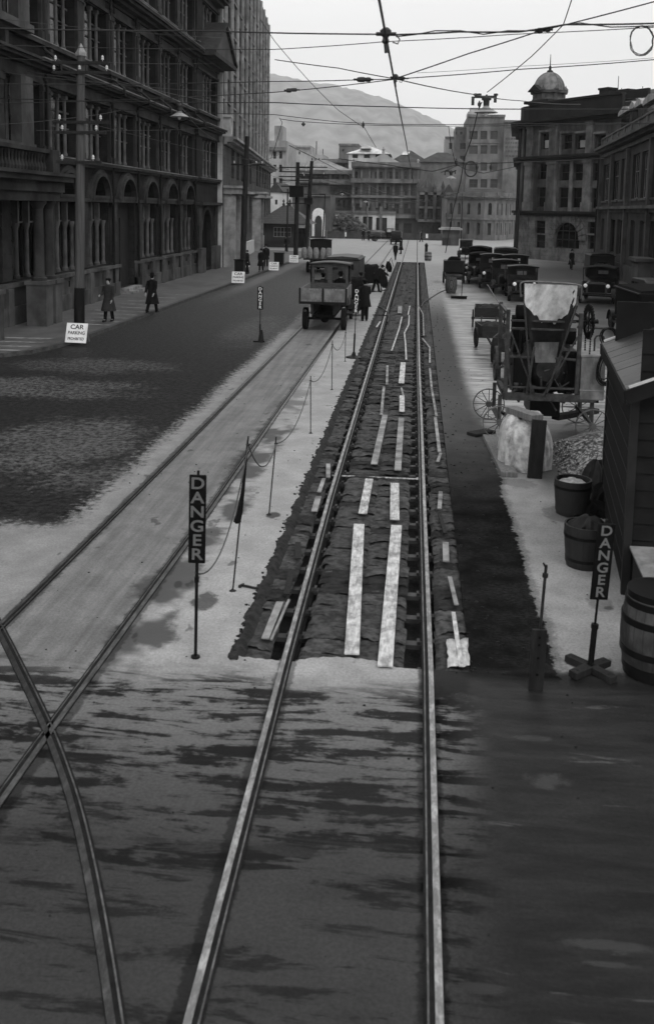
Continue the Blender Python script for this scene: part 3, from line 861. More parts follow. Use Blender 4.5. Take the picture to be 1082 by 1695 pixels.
    for r0, r1, dd in ((1.5,1.75,.33),):
        n = 12; vs = []
        for k in range(n+1):
            t = PI*k/n
            for rad, d in ((r0,.25),(r1,.25),(r1,dd),(r0,dd)): vs.append(F.m(U(71.1)-rad*math.cos(t), d, 3.2+rad*math.sin(t)))
        trim.add(vs, [(k*4+j, k*4+(j+1)%4, k*4+4+(j+1)%4, k*4+4+j) for k in range(n) for j in range(4)])
    F.bx(trim, U(67.9), end, .25, .7, 5.0, 5.2)
    for y in (68.1, 73.6): F.bx(trim, U(y), U(y+.9), .25, .4, 1.9, 5.0)
    # small windows of the pavilion between string and first floor
    # pediment on the second cornice and balustrade piers
    pd = MB()
    pd.prism([(U(67.6),0),(U(75.3),0),(U(71.45),2.3)], lambda u,z: F.m(u,.3,15.62+z), lambda u,z: F.m(u,1.5,15.62+z))
    pdo = pd.obj('pediment', M['slate'], T, smooth=False)
    pe = MB()
    F.bx(pe, U(67.4), U(75.5), .25, 1.62, 15.3, 15.6)
    for s0, s1 in (((67.4,15.6),(71.45,18.1)),((75.5,15.6),(71.45,18.1))):
        pe.beam(F.m(U(s0[0]),.95,s0[1]), F.m(U(s1[0]),.95,s1[1]), 1.5, .22)
    pe.obj('pediment_moulding', M['italtrim'], T, smooth=False)
    # cellar vents
    wall.mbox(F.m, 0, end, -14, -13.6, 0, 20.3); 
    wo_ = wall.obj('wall', M['ital'], T, smooth=False)
    ve = MB()
    for a in (38.5, 42.6, 47.4, 55.6, 60.3, 65.0): ve = MB(); F.bx(ve, U(a), U(a+.28), .1, .168, 1.15, 1.42); ve.obj('vent', M['blackmatt'], T, smooth=False)
    base.obj('plinth', M['italbase'], T, smooth=False)
    trim.obj('cornice', M['italtrim'], T, smooth=False)
    for y in (40.25, 49.15, 53.7, 58.4, 63.15, 67.75):
        mb = MB(); mb.tube([F.m(U(y-.05),.2,.3), F.m(U(y-.05),.2,10.3), F.m(U(y-.05),.85,10.5), F.m(U(y-.05),.85,10.75), F.m(U(y-.05),.15,11.3), F.m(U(y-.05),.15,15.2)], .075, 8)
        for z in (1.7, 4.9, 10.0, 14.6): mb.cyl(F.m(U(y-.05),.17,z), F.m(U(y-.05),.17,z+.12), .12, n=8)
        mb.obj('downpipe', M['black'], T)
    # roof
    rf = MB(); rf.prism([(0,0),(14.5,0),(12,1.8),(2.5,1.8)], lambda u,z: F.m(0,.4-u,20.46+z), lambda u,z: F.m(end,.4-u,20.46+z)); rf.obj('roof', M['slate'], T, smooth=False)
    # porch over the first bays: paired columns carry a heavy entablature with a balcony
    po = MB()
    F.bx(po, U(31.0), U(38.0), 0, 1.55, 5.0, 5.35); F.bx(po, U(30.9), U(38.15), 0, 1.7, 5.35, 5.75); F.bx(po, U(30.7), U(38.4), 0, 2.0, 5.75, 5.95); F.bx(po, U(30.6), U(38.5), 0, 2.15, 5.95, 6.08)
    for u in (31.6, 37.2): F.bx(po, U(u), U(u+.7), .9, 1.6, 6.08, 7.0)
    F.bx(po, U(31.2), U(37.9), 1.1, 1.5, 6.85, 7.0)
    u = 32.5
    while u < 37: po.lathe([(.07,0),(.11,.2),(.05,.45),(.09,.75)], tuple(F.m(U(u),1.3,6.08)), 8); u += .3
    p_ = po.obj('porch', M['italtrim'], T, smooth=False)
    pc = MB(); pb = MB()
    for u in (32.0, 36.6, 37.6):
        pb = MB(); F.bx(pb, U(u-.35), U(u+.35), .8, 1.6, .1, 1.75); F.bx(pb, U(u-.4), U(u+.4), .75, 1.68, 1.75, 1.9)
        F.col(pc, U(u), 1.2, 1.9, 5.0, .2, 14)
        pc.obj('porch_column', M['italtrim'], p_); pc = MB(); pb.obj('porch_base', M['italbase'], p_, smooth=False)
    # projecting first-floor pier above the porch
    F2 = MB(); F.bx(F2, U(31.0), U(38.3), 0, .5, 6.95, 7.25); F.bx(F2, U(37.0), U(38.2), 0, .45, 7.25, 9.85); F.bx(F2, U(31), U(38.3), 0, .5, 11.6, 11.9); F.bx(F2, U(37.0), U(38.1), 0, .4, 11.9, 14.5)
    F2.obj('corner_pier', M['italbase'], T, smooth=False)
italianate()

# ---- stone office tower next to it
def tower():
    o = (-15.2, 75.25); F = Facade(o, (-.092, .9957), .4)
    e = F.px(447, 404)[0]
    W = e
    st, tr_ = ashlar('office_limestone', .06, .62), bmat('pale_stone_trim', .20, .3, 1, .35)
    T = thing('stone_office_tower', 'tall grey stone office tower with close upright piers, beyond the black block', 'building')
    wall, trim, white = MB(), MB(), MB()
    zc = F.px(375, 228)[1]         # podium cornice
    ops = []; nb = 5; g = []
    zb = 1.45
    n = 13; step = W/n
    for i in range(n):
        u = (i+.22)*step
        if i in (0, 6): continue
        ops.append((u, u+step*.5, 2.2, 6.0)); ops.append((u, u+step*.5, 7.3, 9.9))
    F.wall(wall, 0, W, 0, zc, ops)
    top = 30
    for q in ops: 
        F.window(T, q[0], q[1], q[2], q[3], -.3, M['iwin'], M['glass'], 1, 2)
    # portals with heavy hoods
    for i in (0, 6):
        u = i*step
        F.bx(trim, u+.1, u+.6, 0, .9, .1, 5.9); F.bx(trim, u+step-.35, u+step+.15, 0, .9, .1, 5.9)
        F.bx(trim, u-.1, u+step+.35, 0, 1.25, 5.9, 6.35); F.bx(trim, u-.25, u+step+.5, 0, 1.5, 6.35, 6.55)
        d = MB(); F.bx(d, u+.6, u+step-.35, 0, .06, .3, 5.9); d.obj('door', M['darkwood'], T, smooth=False)
    F.bx(trim, 0, W, 0, .3, 6.15, 6.45)
    F.bx(trim, 0, W+.5, 0, .25, zc-.6, zc-.4); F.bx(trim, -.0, W+.7, 0, .7, zc-.4, zc-.2); F.bx(trim, 0, W+.9, 0, 1.0, zc-.2, zc)
    F.bx(white, 1.2*step+.4, 5.9*step, .02, .3, .1, 1.45); F.bx(white, 7.2*step, W, .02, .3, .1, 1.45)
    # shaft
    nn = 12; st2 = W/nn; ops = []
    for i in range(nn):
        u = (i+.27)*st2; z = zc+.3; k = 0
        while z < top-3:
            ops.append((u-.02*st2, u+st2*.5, z, z+2.0)); z += 3.05
    wall2 = MB(); F.wall(wall2, 0, W, zc, top, ops, d=-.5, t=.35)
    for i in range(nn+1):
        u = i*st2
        F.bx(trim, u-.22, u+.22, -.5, -.3, zc, top)
    cnt = 0
    for q in ops:
        mb = MB(); F.bx(mb, q[0]-.1, q[1]+.1, -.5, -.34, q[2]-.14, q[2]); F.bx(mb, q[0], q[1], -.84, -.78, (q[2]+q[3])/2-.03, (q[2]+q[3])/2+.03)
        if cnt < 80:
            w_ = mb.obj('window', M['bar2'], T, smooth=False)
            gg = MB(); gg.quad(F.m(q[0],-.82,q[2]), F.m(q[1],-.82,q[2]), F.m(q[1],-.82,q[3]), F.m(q[0],-.82,q[3])); gg.obj('pane', M['glass'], w_, smooth=False)
        cnt += 1
    # sides
    for u in (0.0, W):
        wall.quad(F.m(u,0,0), F.m(u,-12,0), F.m(u,-12,zc), F.m(u,0,zc)); wall2.quad(F.m(u,-.5,zc), F.m(u,-12,zc), F.m(u,-12,top), F.m(u,-.5,top))
    wall2.quad(F.m(0,-.5,top), F.m(W,-.5,top), F.m(W,-12,top), F.m(0,-12,top)); wall.quad(F.m(0,-1,zc), F.m(W,-1,zc), F.m(W,0,zc), F.m(0,0,zc))
    wall.obj('podium', st, T, smooth=False); wall2.obj('shaft', ashlar('shaft_limestone', .065, 1.5), T, smooth=False)
    trim.obj('cornice', bmat('weathered_stone_trim', .24, .4, 1.2, .4), T, smooth=False); white.obj('whitewashed_plinth', M['plinthwhite'], T, smooth=False)
    # white pedestal standing on the podium cornice
    ped = MB(); F.bx(ped, .3, 1.5, -.3, .5, zc+.01, zc+.25); F.bx(ped, .45, 1.3, -.2, .4, zc+.25, zc+1.5); F.bx(ped, .3, 1.45, -.3, .5, zc+1.5, zc+1.7)
    F.bx(ped, 3.1, 3.5, -.1, .3, zc+.01, zc+1.3); F.bx(ped, 1.4, 3.6, -.1, .3, zc+.01, zc+.2)
    ped.obj('pedestal', bmat('pale_render', .35), T, smooth=False)
    s_ = MB(); F.bx(s_, .3, 2.2, .9, 1.9, .13, .3); F.bx(s_, .5, 2.0, .9, 1.55, .3, .48); s_.obj('step', M['white'], T, smooth=False)
    # low linking strip of white render between the two blocks
    l = MB(); l.box(-15.75,-15.3,75.02,75.3,.1,20); l.obj('party_wall_edge', bmat('pale_party_wall', .4), T, smooth=False)
M['plinthwhite'] = bmat('whitewash', .48, .2, 1.5, .3)
tower()
# ---- helpers for the farther buildings
def wins_px(F, rects, arch=False):
    """pixel rectangles (x0, x1, ytop, ybot) -> openings on the facade"""
    out = []
    for r in rects:
        ym = (r[2]+r[3])/2; xm = (r[0]+r[1])/2
        out.append((F.px(r[0], ym)[0], F.px(r[1], ym)[0], F.px(xm, r[3])[1], F.px(xm, r[2])[1], len(r) > 4 and r[4] or arch))
    return out
def far_block(name, label, x0, x1, ytop, y, wm, rects=(), bands=(), depth=14, tm=None, roof=None, gm=None, extra=None, cat='building', z0=0, bars=True):
    A = AT(x0, 350, y); B = AT(x1, 350, y)
    F = Facade((A.x, y), (1, 0), .5); W = B.x - A.x; zt = F.px((x0+x1)/2, ytop)[1]
    T = thing(name, label, cat, (0,0,0))
    ops = [(max(.05,a), min(W-.05,b), max(z0+.1,c), d, e) for a,b,c,d,e in wins_px(F, rects)]
    w = MB(); F.wall(w, 0, W, z0, zt, ops)
    for u in (0.0, W): w.quad(F.m(u,0,z0), F.m(u,-depth,z0), F.m(u,-depth,zt), F.m(u,0,zt))
    w.quad(F.m(0,-depth,z0), F.m(W,-depth,z0), F.m(W,-depth,zt), F.m(0,-depth,zt))
    if roof is None or roof[0] == 'flat': w.quad(F.m(0,0,zt), F.m(W,0,zt), F.m(W,-depth,zt), F.m(0,-depth,zt))
    w.obj('wall', wm, T, smooth=False)
    for q in ops:
        F.window(T, q[0], q[1], q[2], q[3], -.35, tm or M['iwin'], gm or M['glassfar'], 1 if bars and q[1]-q[0] > .8 else 0, 1 if bars else 0, bar=.08, fr=.1)
    if bands:
        b = MB()
        for yb, out, h in bands:
            z = F.px((x0+x1)/2, yb)[1]; F.bx(b, -.1, W+.1, -.05, out, z-h/2, z+h/2)
        b.obj('cornice', tm or M['fartrim'], T, smooth=False)
    if roof and roof[0] == 'hip':
        h = roof[1]; ov = .5; i = roof[2] if len(roof) > 2 else min(W, depth)*.45
        r = MB(); c = [F.m(-ov,ov,zt+.02), F.m(W+ov,ov,zt+.02), F.m(W+ov,-depth-ov,zt+.02), F.m(-ov,-depth-ov,zt+.02), F.m(i,-i,zt+h), F.m(W-i,-i,zt+h), F.m(W-i,-depth+i,zt+h), F.m(i,-depth+i,zt+h)]
        r.add(c, [(0,1,5,4),(1,2,6,5),(2,3,7,6),(3,0,4,7),(4,5,6,7),(3,2,1,0)]); r.obj('roof', roof[3] if len(roof) > 3 else M['slate'], T, smooth=False)
    if roof and roof[0] == 'gable':
        r = MB(); r.prism([(-.3,0),(W+.3,0),(W/2,roof[1])], lambda u,z: F.m(u,.2,zt+.02+z), lambda u,z: F.m(u,-depth,zt+.02+z)); r.obj('roof', M['slate'], T, smooth=False)
    if extra: extra(T, F, W, zt)
    return T, F, W, zt
M['fartrim'] = bmat('far_stone_trim', .13, .3)
M['farpale'] = bmat('pale_render_wall', .30, .25, .3)
M['fargrey'] = bmat('grey_render_wall', .13, .3, .3)
M['fardark'] = bmat('dark_brick_wall', .04, .35, .4)
M['farmid'] = bmat('mid_grey_brick_wall', .075, .35, .4)
M['farwhite'] = bmat('white_render_wall', .5, .25, .4, .35)
M['tile'] = bmat('roof_tile', .05, .4, 3, .3)

def xs_(a, b, n, w):   # n evenly spaced pixel spans of width w
    return [(a+(b-a)*(i+.5)/n-w/2, a+(b-a)*(i+.5)/n+w/2) for i in range(n)]
# hill behind the town
def hill():
    prof = [(-900,260),(-300,150),(100,112),(300,108),(400,114),(455,124),(500,134),(560,143),(600,153),(640,165),(680,181),(710,195),(745,211),(775,226),(810,236),(870,250),(960,262),(1100,280),(1500,300),(2200,330)]
    rng = random.Random(9); y0 = 5000
    top = []
    for i in range(len(prof)-1):
        for k in range(6):
            t = k/6; top.append((prof[i][0]*(1-t)+prof[i+1][0]*t, prof[i][1]*(1-t)+prof[i+1][1]*t))
    vs = []; n = len(top); rows = 14
    for j in range(rows+1):
        t = j/rows
        for i, (px, py) in enumerate(top):
            p = AT(px, py, y0)
            z = p.z*(1-(1-t)**1.6) if t < 1 else p.z
            g = 30*math.sin(i*.9)*math.sin(t*PI)+ rng.uniform(-7,7)*math.sin(t*PI)
            vs.append((p.x*(.72+.28*t), y0-1600*(1-t)+g, max(z + (rng.uniform(-5,5) if 0<t<1 else rng.uniform(-1.2,1.2)), -1)))
    m_ = MB(); m_.add(vs, [(j*n+i, j*n+i+1, (j+1)*n+i+1, (j+1)*n+i) for j in range(rows) for i in range(n-1)])
    b = len(m_.v)
    m_.add([(v[0], v[1]+900, 0) for v in vs[-n:]] + vs[-n:], [(i, n+i, n+i+1, i+1) for i in range(n-1)])
    hm = bmat('haze_paled_bush_hillside', .22, .5, .012, .3)  # paler than bush: distance haze partly put into the colour
    struct(m_, 'hill', hm, ang=180)
hill()

# skyline blocks, from the left
far_block('apartment_block', 'pale stepped block showing just past the grey tower, over the tiled hut', 440, 472, 232, 168, M['farpale'],
    [(452,457,y,y+12) for y in (250,272,294)]+[(462,467,y,y+12) for y in (250,272,294)], [(246,.6,.6)], extra=lambda T,F,W,zt: (lambda m: (F.bx(m,1.2,W-.8,-6,-1,zt,zt+2.6), m.obj('roof_turret', M['farpale'], T, smooth=False)))(MB()))
far_block('warehouse', 'blotchy white-walled store behind the tiled hut', 446, 466, 318, 150, M['farwhite'], [(455,459,330,338)], roof=('gable',1.6))
far_block('hotel', 'plain pale block, left one of two on the skyline over the telegraph poles', 481, 512, 240, 290, M['farpale'], [(486,489,250,255),(494,497,250,255)], [(244,.4,.5)])
far_block('hotel', 'small pale block beside a thin mast on the skyline', 511, 534, 255, 250, M['farpale'], [(515,517,261,265),(521,523,261,265),(527,529,261,265)], extra=lambda T,F,W,zt: (lambda m: (m.cyl(F.m(1.6,-1,zt),F.m(1.6,-1,zt+3.4),.12), m.cyl(F.m(3.3,-1,zt),F.m(3.3,-1,zt+1.5),.09), m.obj('mast', M['iron'], T)))(MB()))
far_block('lift_tower', 'dark square tower block standing above the white hipped pavilion', 559, 591, 237, 270, M['fargrey'], [(566,569,246,250)], [(239,.3,.5)])
far_block('gallery_building', 'low wide grey building with a pale colonnade behind the telegraph poles', 474, 582, 283, 200, M['farmid'], [(a,b,288,296) for a,b in xs_(480,580,12,4)], [(284,.8,.8),(299,.6,.7)], roof=('hip',2.6,6,bmat('pale_iron_roof',.2,.3)))
far_block('shop_terrace', 'dark brown terrace between the poles and the arcaded block', 545, 584, 300, 192, M['fardark'], [(a,b,312,322) for a,b in xs_(548,582,4,4)]+[(a,b,330,341) for a,b in xs_(548,582,4,4)], [(302,.7,.7),(325,.3,.4)])
far_block('office_range', 'flat-roofed range under the white hipped pavilion', 532, 584, 264, 214, M['fargrey'], [(a,b,271,280) for a,b in xs_(536,582,5,5)], [(266,1.0,.8)])
far_block('rooftop_pavilion', 'white hipped-roof pavilion perched above the arcaded block', 575, 640, 254, 207, M['farwhite'], [(583,592,255,261),(602,612,255,261),(621,630,255,261)], z0=11, roof=('hip',1.9,4.2,bmat('pale_zinc_roof',.55,.2)),
    extra=lambda T,F,W,zt: (lambda m: (m.prism([(-1.2,0),(1.2,0),(0,.8)], lambda u,z: F.m(W*.42+u,.4,zt+1.1+z), lambda u,z: F.m(W*.42+u,-5,zt+1.1+z)), m.obj('gablet', M['farwhite'], T, smooth=False)))(MB()))
def arcaded(T, F, W, zt):
    m = MB(); cu = F.px(634,260)[0]
    m.prism([(cu-3.6,0),(cu+3.6,0),(cu+1.5,1.1),(cu,1.9),(cu-1.5,1.1)], lambda u,z: F.m(u,.25,zt+z), lambda u,z: F.m(u,-.6,zt+z))
    m.lathe([(.35,0),(.2,.5),(.32,.8),(.0,1.3)], tuple(F.m(cu,-.2,zt+1.9)), 8)
    for u in (.3, W-.3): m.lathe([(.3,0),(.15,.4),(.25,.7),(0,1.0)], tuple(F.m(u,-.3,zt)), 8)
    m.obj('pediment', M['farpale'], T, smooth=False)
    p = MB()
    for k in range(9):
        u = .1 + (W-.5)*k/8; F.bx(p, u, u+.4, 0, .18, 5.2, zt-.6)
    p.obj('pilaster', M['fartrim'], T, smooth=False)
far_block('arcaded_block', 'four-storey block with rows of round-headed windows facing down the street', 581, 692, 270, 188, M['farmid'],
    [(587,592,283,296,True),(595,600,283,296,True),(610,615,283,296,True),(620,625,283,296,True),(628,633,283,296,True),(636,641,283,296,True),(644,649,283,296,True),(654,659,283,296,True),(668,674,283,296,True),(677,683,283,296,True)]+
    [(587,592,308,323,True),(595,600,308,323,True),(607,615,308,323,True),(623,631,308,323,True),(638,645,308,323,True),(653,660,308,323,True),(669,674,308,323,True),(677,682,308,323,True)]+
    [(588,597,336,347),(606,614,336,347),(621,630,336,347),(636,642,336,347),(650,660,337,353),(668,680,337,353)]+[(649,660,369,386),(667,681,369,389)],
    [(272,.9,.9),(276,.4,.5),(299,1.1,.8),(325,.6,.5),(357,.9,.7)], extra=arcaded, depth=20)
far_block('hipped_hall', 'hall with a dark hipped roof and skylights behind the arcaded block', 642, 708, 270, 212, M['fardark'], [], roof=('hip',3.0,4.0), depth=16,
    extra=lambda T,F,W,zt: (lambda m: (m.add([F.m(2.6,-1.9,zt+1.95),F.m(4.0,-1.9,zt+1.95),F.m(4.4,-2.8,zt+2.7),F.m(3.0,-2.8,zt+2.7)],[(0,1,2,3)]), m.obj('skylight', M['farwhite'], T, smooth=False)))(MB()))
# the gutted white ground-floor front and its rubble
def ruin():
    T, F, W, zt = far_block('ruined_shopfront', 'roofless white shop front left standing behind the rubble', 546, 654, 350, 176, M['farwhite'],
        [(549,556,357,372),(569,575,357,378),(579,586,358,384),(587,593,358,384),(600,608,358,384),(609,616,358,384),(622,630,360,388),(631,640,360,388)], [(351,.3,.5)], depth=.5, bars=False, gm=M['glassfar'])
    m = MB()
    for px in (584,607,628,630): 
        u = F.px(px,360)[0]; F.bx(m, u, u+.25, .5, .75, .2, zt+1)
    m.obj('prop_timber', M['wood'], T, smooth=False)
ruin()
rng = random.Random(11); m_ = MB()
for k in range(900):
    t = rng.random(); px = 540 + 105*rng.random()**1.1; p = AT(px, 390, 168+rng.uniform(-3,6))
    hmax = 3.6*max(0, 1-((px-570)/42)**2)+.5
    z = hmax*rng.random()**1.2; s_ = rng.uniform(.12,.5)
    m_.blob((p.x, p.y, z), (s_, s_*rng.uniform(.5,1), s_*rng.uniform(.4,.8)), 5, 3, .25, rng)
p = AT(572,390,172); m_.blob((p.x,p.y,0),(5.0,3.5,3.0),14,8,.1,rng); p = AT(612,390,172); m_.blob((p.x,p.y,0),(5.0,3,1.2),14,8,.1,rng)
tag(m_.obj('rubble', bmat('broken_brick', .09, .5, 1.5), ang=20), 'slope of broken brick in front of the ruined shop front', 'rubble', kind='stuff')
def memorial(T, F, W, zt):
    m = MB(); u = F.px(527,370)[0]; r = 1.05*1.0
    n = 12; pts = [(u-r,.3),(u+r,.3)] + [(u+r*math.cos(PI*k/n), 3.9+r*math.sin(PI*k/n)) for k in range(n+1)]
    m.prism(pts, lambda a,z: F.m(a,.02,z), lambda a,z: F.m(a,.14,z)); w = m.obj('whitewashed_arch', M['white'], T, smooth=False)
    d = MB(); F.bx(d, u-.6, u+.6, .15, .3, .2, 2.9); d.prism([(u-.6,2.9),(u+.6,2.9),(u+.4,3.5),(u,3.75),(u-.4,3.5)], lambda a,z: F.m(a,.15,z), lambda a,z: F.m(a,.26,z)); d.obj('arched_doorway', M['fardark'], w, smooth=False)
far_block('brick_hall', 'brick end wall with a bright whitewashed arch on it', 508, 546, 320, 160, M['farmid'], [], [(322,.3,.4)], extra=memorial, depth=10)
far_block('brick_hall', 'grey brick side wall rising behind the tiled hut', 466, 508, 323, 163, M['fargrey'], [(480,486,360,368)], [(325,.3,.4)], depth=10)
far_block('plain_gable_building', 'bulky building with a blank grey wall right of the arcaded block', 693, 766, 268, 204, M['fargrey'], [], roof=('hip',2.2,3.5), depth=16)
def gothic(T, F, W, zt):
    m = MB()
    for px in (692, 706, 720, 733):
        u = F.px(px,300)[0]; F.bx(m, u-.3, u+.3, .1, .6, 3, zt+1.0); m.lathe([(.4,0),(.0,1.3)], tuple(F.m(u,.35,zt+1.0)), 4)
    cu = F.px(706,300)[0]; m.prism([(cu-2,0),(cu+2,0),(cu,2.6)], lambda u,z: F.m(u,.2,zt+z), lambda u,z: F.m(u,-.4,zt+z))
    m.obj('pinnacle', M['farmid'], T, smooth=False)
far_block('gothic_building', 'dark narrow building with pinnacles and gable beside the arcaded block', 692, 736, 318, 186, M['fardark'],
    [(a,b,328,338) for a,b in xs_(694,730,5,3.6)]+[(a,b,348,360,True) for a,b in xs_(694,730,4,5)]+[(a,b,372,386,True) for a,b in xs_(694,730,4,5)], [(320,.6,.5),(343,.4,.4),(365,.5,.5)], extra=gothic)
far_block('gable_house', 'slim pale flank wall between the pinnacled block and the curved bank', 731, 752, 326, 182, M['fargrey'], [(737,742,352,362)], roof=('gable',2.4))
# modern white-grey blocks behind
far_block('concrete_office', 'lower pale wing stepping down from the tall concrete office', 733, 758, 226, 262, M['farpale'], [(743,748,236,246)], [(227,.3,.5)])
far_block('concrete_office', 'middle step of the tall concrete office with dark bay windows', 749, 772, 210, 254, M['fargrey'], [(753,756,217,222),(761,765,217,222)]+[(761,771,y,y+10) for y in (236,257,278)], [(211,.3,.5)])
def bigoff(T, F, W, zt):
    m = MB(); F.bx(m, 0, F.px(790,300)[0], -9, -.6, zt, zt+.9); F.bx(m, .5, 2.6, -5, -1.2, zt+.9, zt+1.9)
    F.bx(m, F.px(778,200)[0], F.px(800,200)[0], -5, -1, zt, zt+1.8)
    m.obj('parapet', M['farpale'], T, smooth=False)
far_block('concrete_office', 'tallest concrete office block with paired steel windows', 769, 829, 190, 246, M['fargrey'],
    [(a,b,y,y+14) for y in (216,240,268,296) for a,b in ((776,790),(795,806),(811,823))], [(191,.4,.6),(235,.2,.3)], extra=bigoff, depth=24)
def advert(T, F, W, zt):
    m = MB(); rg = random.Random(2)
    for k, yy in enumerate((203, 211, 229, 236, 243, 250, 258)):
        a = F.px(836,yy)[0]; e = F.px(862,yy)[0]; z = F.px(845,yy)[1]; u = a
        while u < e:
            w = rg.uniform(.35,.7); F.bx(m, u, u+w, .01, .04, z-.22, z+.28); u += w+.16
    m.obj('faded_wall_lettering', bmat('faded_lettering', .08, .4, 2), T, smooth=False)
far_block('concrete_office', 'blank side block of the tall office with faded painted advertising', 829, 872, 199, 244, M['fargrey'], [], [(200,.3,.5)], extra=advert, depth=20)
far_block('slate_roofed_bank', 'low slate roofs with bright wet patches behind the curved bank', 752, 852, 327, 200, M['fardark'], [], roof=('hip',1.9,3))
# curved two-storey bank
def bank():
    T = thing('curved_bank', 'pale two-storey bank with a rounded end and arched upper windows', 'building')
    pts = [AT(738,390,176), AT(765,390,171), AT(800,390,166), AT(818,390,166), AT(832,390,169), AT(846,390,175), AT(856,390,184)]
    w, tr = MB(), MB(); zt = 7.9
    wn = []
    for a, b_ in zip(pts, pts[1:]):
        F = Facade((a.x,a.y), (b_.x-a.x,b_.y-a.y), .4); L = math.hypot(b_.x-a.x, b_.y-a.y)
        n = max(1, round(L/(3.0 if L > 3.5 else 1.5))); ops = []
        for i in range(n):
            u = L*(i+.5)/n; hw = .42 if L > 3.5 else .3
            ops += [(u-hw,u+hw,.9,2.9), (u-hw,u+hw,4.3,6.3,True)]
        F.wall(w, 0, L, 0, zt, ops)
        for q in ops: wn.append(F.window(T, q[0], q[1], q[2], q[3], -.3, M['iwin'], M['glassfar'], 0, 1, bar=.07, fr=.07))
        for out, z0, z1 in ((.2,3.4,3.75),(.35,6.9,7.2),(.7,7.2,7.45),(.3,7.45,8.1)): F.bx(tr, -.03, L+.03, -.05, out, z0, z1)
        for i in range(n+1): F.bx(tr, L*i/n-.09, L*i/n+.09, 0, .1, 0, 3.4)
    w.obj('wall', M['fargrey'], T, smooth=False); tr.obj('cornice', M['fartrim'], T, smooth=False)
bank()
def booth():
    a = AT(735,404,137)
    T = thing('ticket_booth', 'small square booth with an overhanging pale roof on the square', 'booth', (a.x+.9,139,0))
    m = MB(); m.box(-1.15,1.15,-1.2,1.2,0,2.2); m.obj('wall', M['farmid'], T, smooth=False)
    m = MB(); m.box(-1.2,.0,-1.24,-1.2,.0,1.1); m.obj('door', M['fardark'], T, smooth=False)
    m = MB(); m.box(-1.7,1.6,-1.7,1.7,2.2,2.4); m.box(-1.4,1.3,-1.4,1.4,2.4,2.55); m.obj('roof', M['farpale'], T, smooth=False)
booth()
# hoarding along the square
for k, (p0, p1, lab) in enumerate((((480,394),(660,391),'long dark board hoarding below the ruined shop front'), ((664,391),(745,392),'dark board hoarding below the pinnacled building'))):
    a = Vector((*G(*p0),0)); b_ = Vector((*G(*p1),0))
    a = AT(p0[0],390,160); b_ = AT(p1[0],390,160)
    F = Facade((a.x,160),(1,0)); L = b_.x-a.x
    T = thing('hoarding', lab, 'fence'); m = MB(); F.bx(m, 0, L, 0, .08, 0, 1.15); m.obj('boarding', bmat('hoarding_boards_%d' % k, .05, .4, 1), T, smooth=False)
    for j in range(int(L/3)):
        m = MB(); F.bx(m, j*3.0, j*3.0+.15, .08, .2, 0, 1.3); m.obj('post', M['wood'], T, smooth=False)
    m = MB(); F.bx(m, L*.5, L*.5+.35, .1, .14, .35, 1.05); m.obj('notice', M['white'], T, smooth=False)

# tiled hut at the end of the left footpath
def hut():
    a = AT(447,400,119); b_ = AT(505,400,119); W = b_.x - a.x
    T = thing('tiled_shelter', 'dark tram shelter hut with a tiled hipped roof at the footpath end', 'shelter', (a.x-1,119,0))
    m = MB(); L = W+1.0
    F = Facade((0,0),(1,0),.2)
    F.wall(m, 0, L, 0, 3.0, [(1.4,3.6,1.3,2.5),(4.4,5.3,.1,2.4),(5.9,L-.4,1.3,2.5)])
    for u in (0.0,L): m.quad(F.m(u,0,0),F.m(u,-5,0),F.m(u,-5,3),F.m(u,0,3))
    m.obj('wall', M['fardark'], T, smooth=False)
    F.window(T, 1.4,3.6,1.3,2.5,-.08,M['farpale'],M['glassfar'],4,1,bar=.06,fr=.06); F.window(T, 5.9,L-.4,1.3,2.5,-.08,M['farpale'],M['glassfar'],1,1,bar=.06,fr=.06)
    d = MB(); F.bx(d,4.4,5.3,-.12,-.06,.1,2.4); d.obj('door', M['black'], T, smooth=False)
    r = MB(); r.add([(-.8,-.9,2.95),(L+.8,-.9,2.95),(L+.8,5.8,2.95),(-.8,5.8,2.95),(2.2,2.4,5.2),(L-2.2,2.4,5.2)],[(0,1,5,4),(1,2,5),(2,3,4,5),(3,0,4),(3,2,1,0)])
    ro = r.obj('roof', M['tilecourse'], T, smooth=False)
    f = MB(); f.lathe([(.14,0),(.2,.2),(.06,.4),(.16,.55),(0,.9)], (2.3,2.4,5.15), 8); f.lathe([(.14,0),(.2,.2),(.06,.4),(.16,.55),(0,.9)], (L-2.3,2.4,5.15), 8); f.obj('finial', M['tile'], ro)
    s_ = MB(); F.bx(s_,4.35,5.55,.06,.12,2.45,2.85); s_.obj('sign_board', M['white'], T, smooth=False)
def tilemat():
    m, t, b = newmat('courses_of_roof_tile')
    g = t.nodes.new('ShaderNodeNewGeometry'); sp = t.nodes.new('ShaderNodeSeparateXYZ'); t.links.new(g.outputs['Position'], sp.inputs[0])
    z = S(t, sp.outputs[2]).mod(.22)*(1/.22)
    a = (noise(t, coords(t,'World'), 3, 4)*.06+.02)*(.45+z.step(0,.5)*.55)
    grey(t, a, b.inputs['Base Color']); b.inputs['Roughness'].default_value = .7; bumpit(t, b, z, .5, .05); return m
M['tilecourse'] = tilemat()
hut()

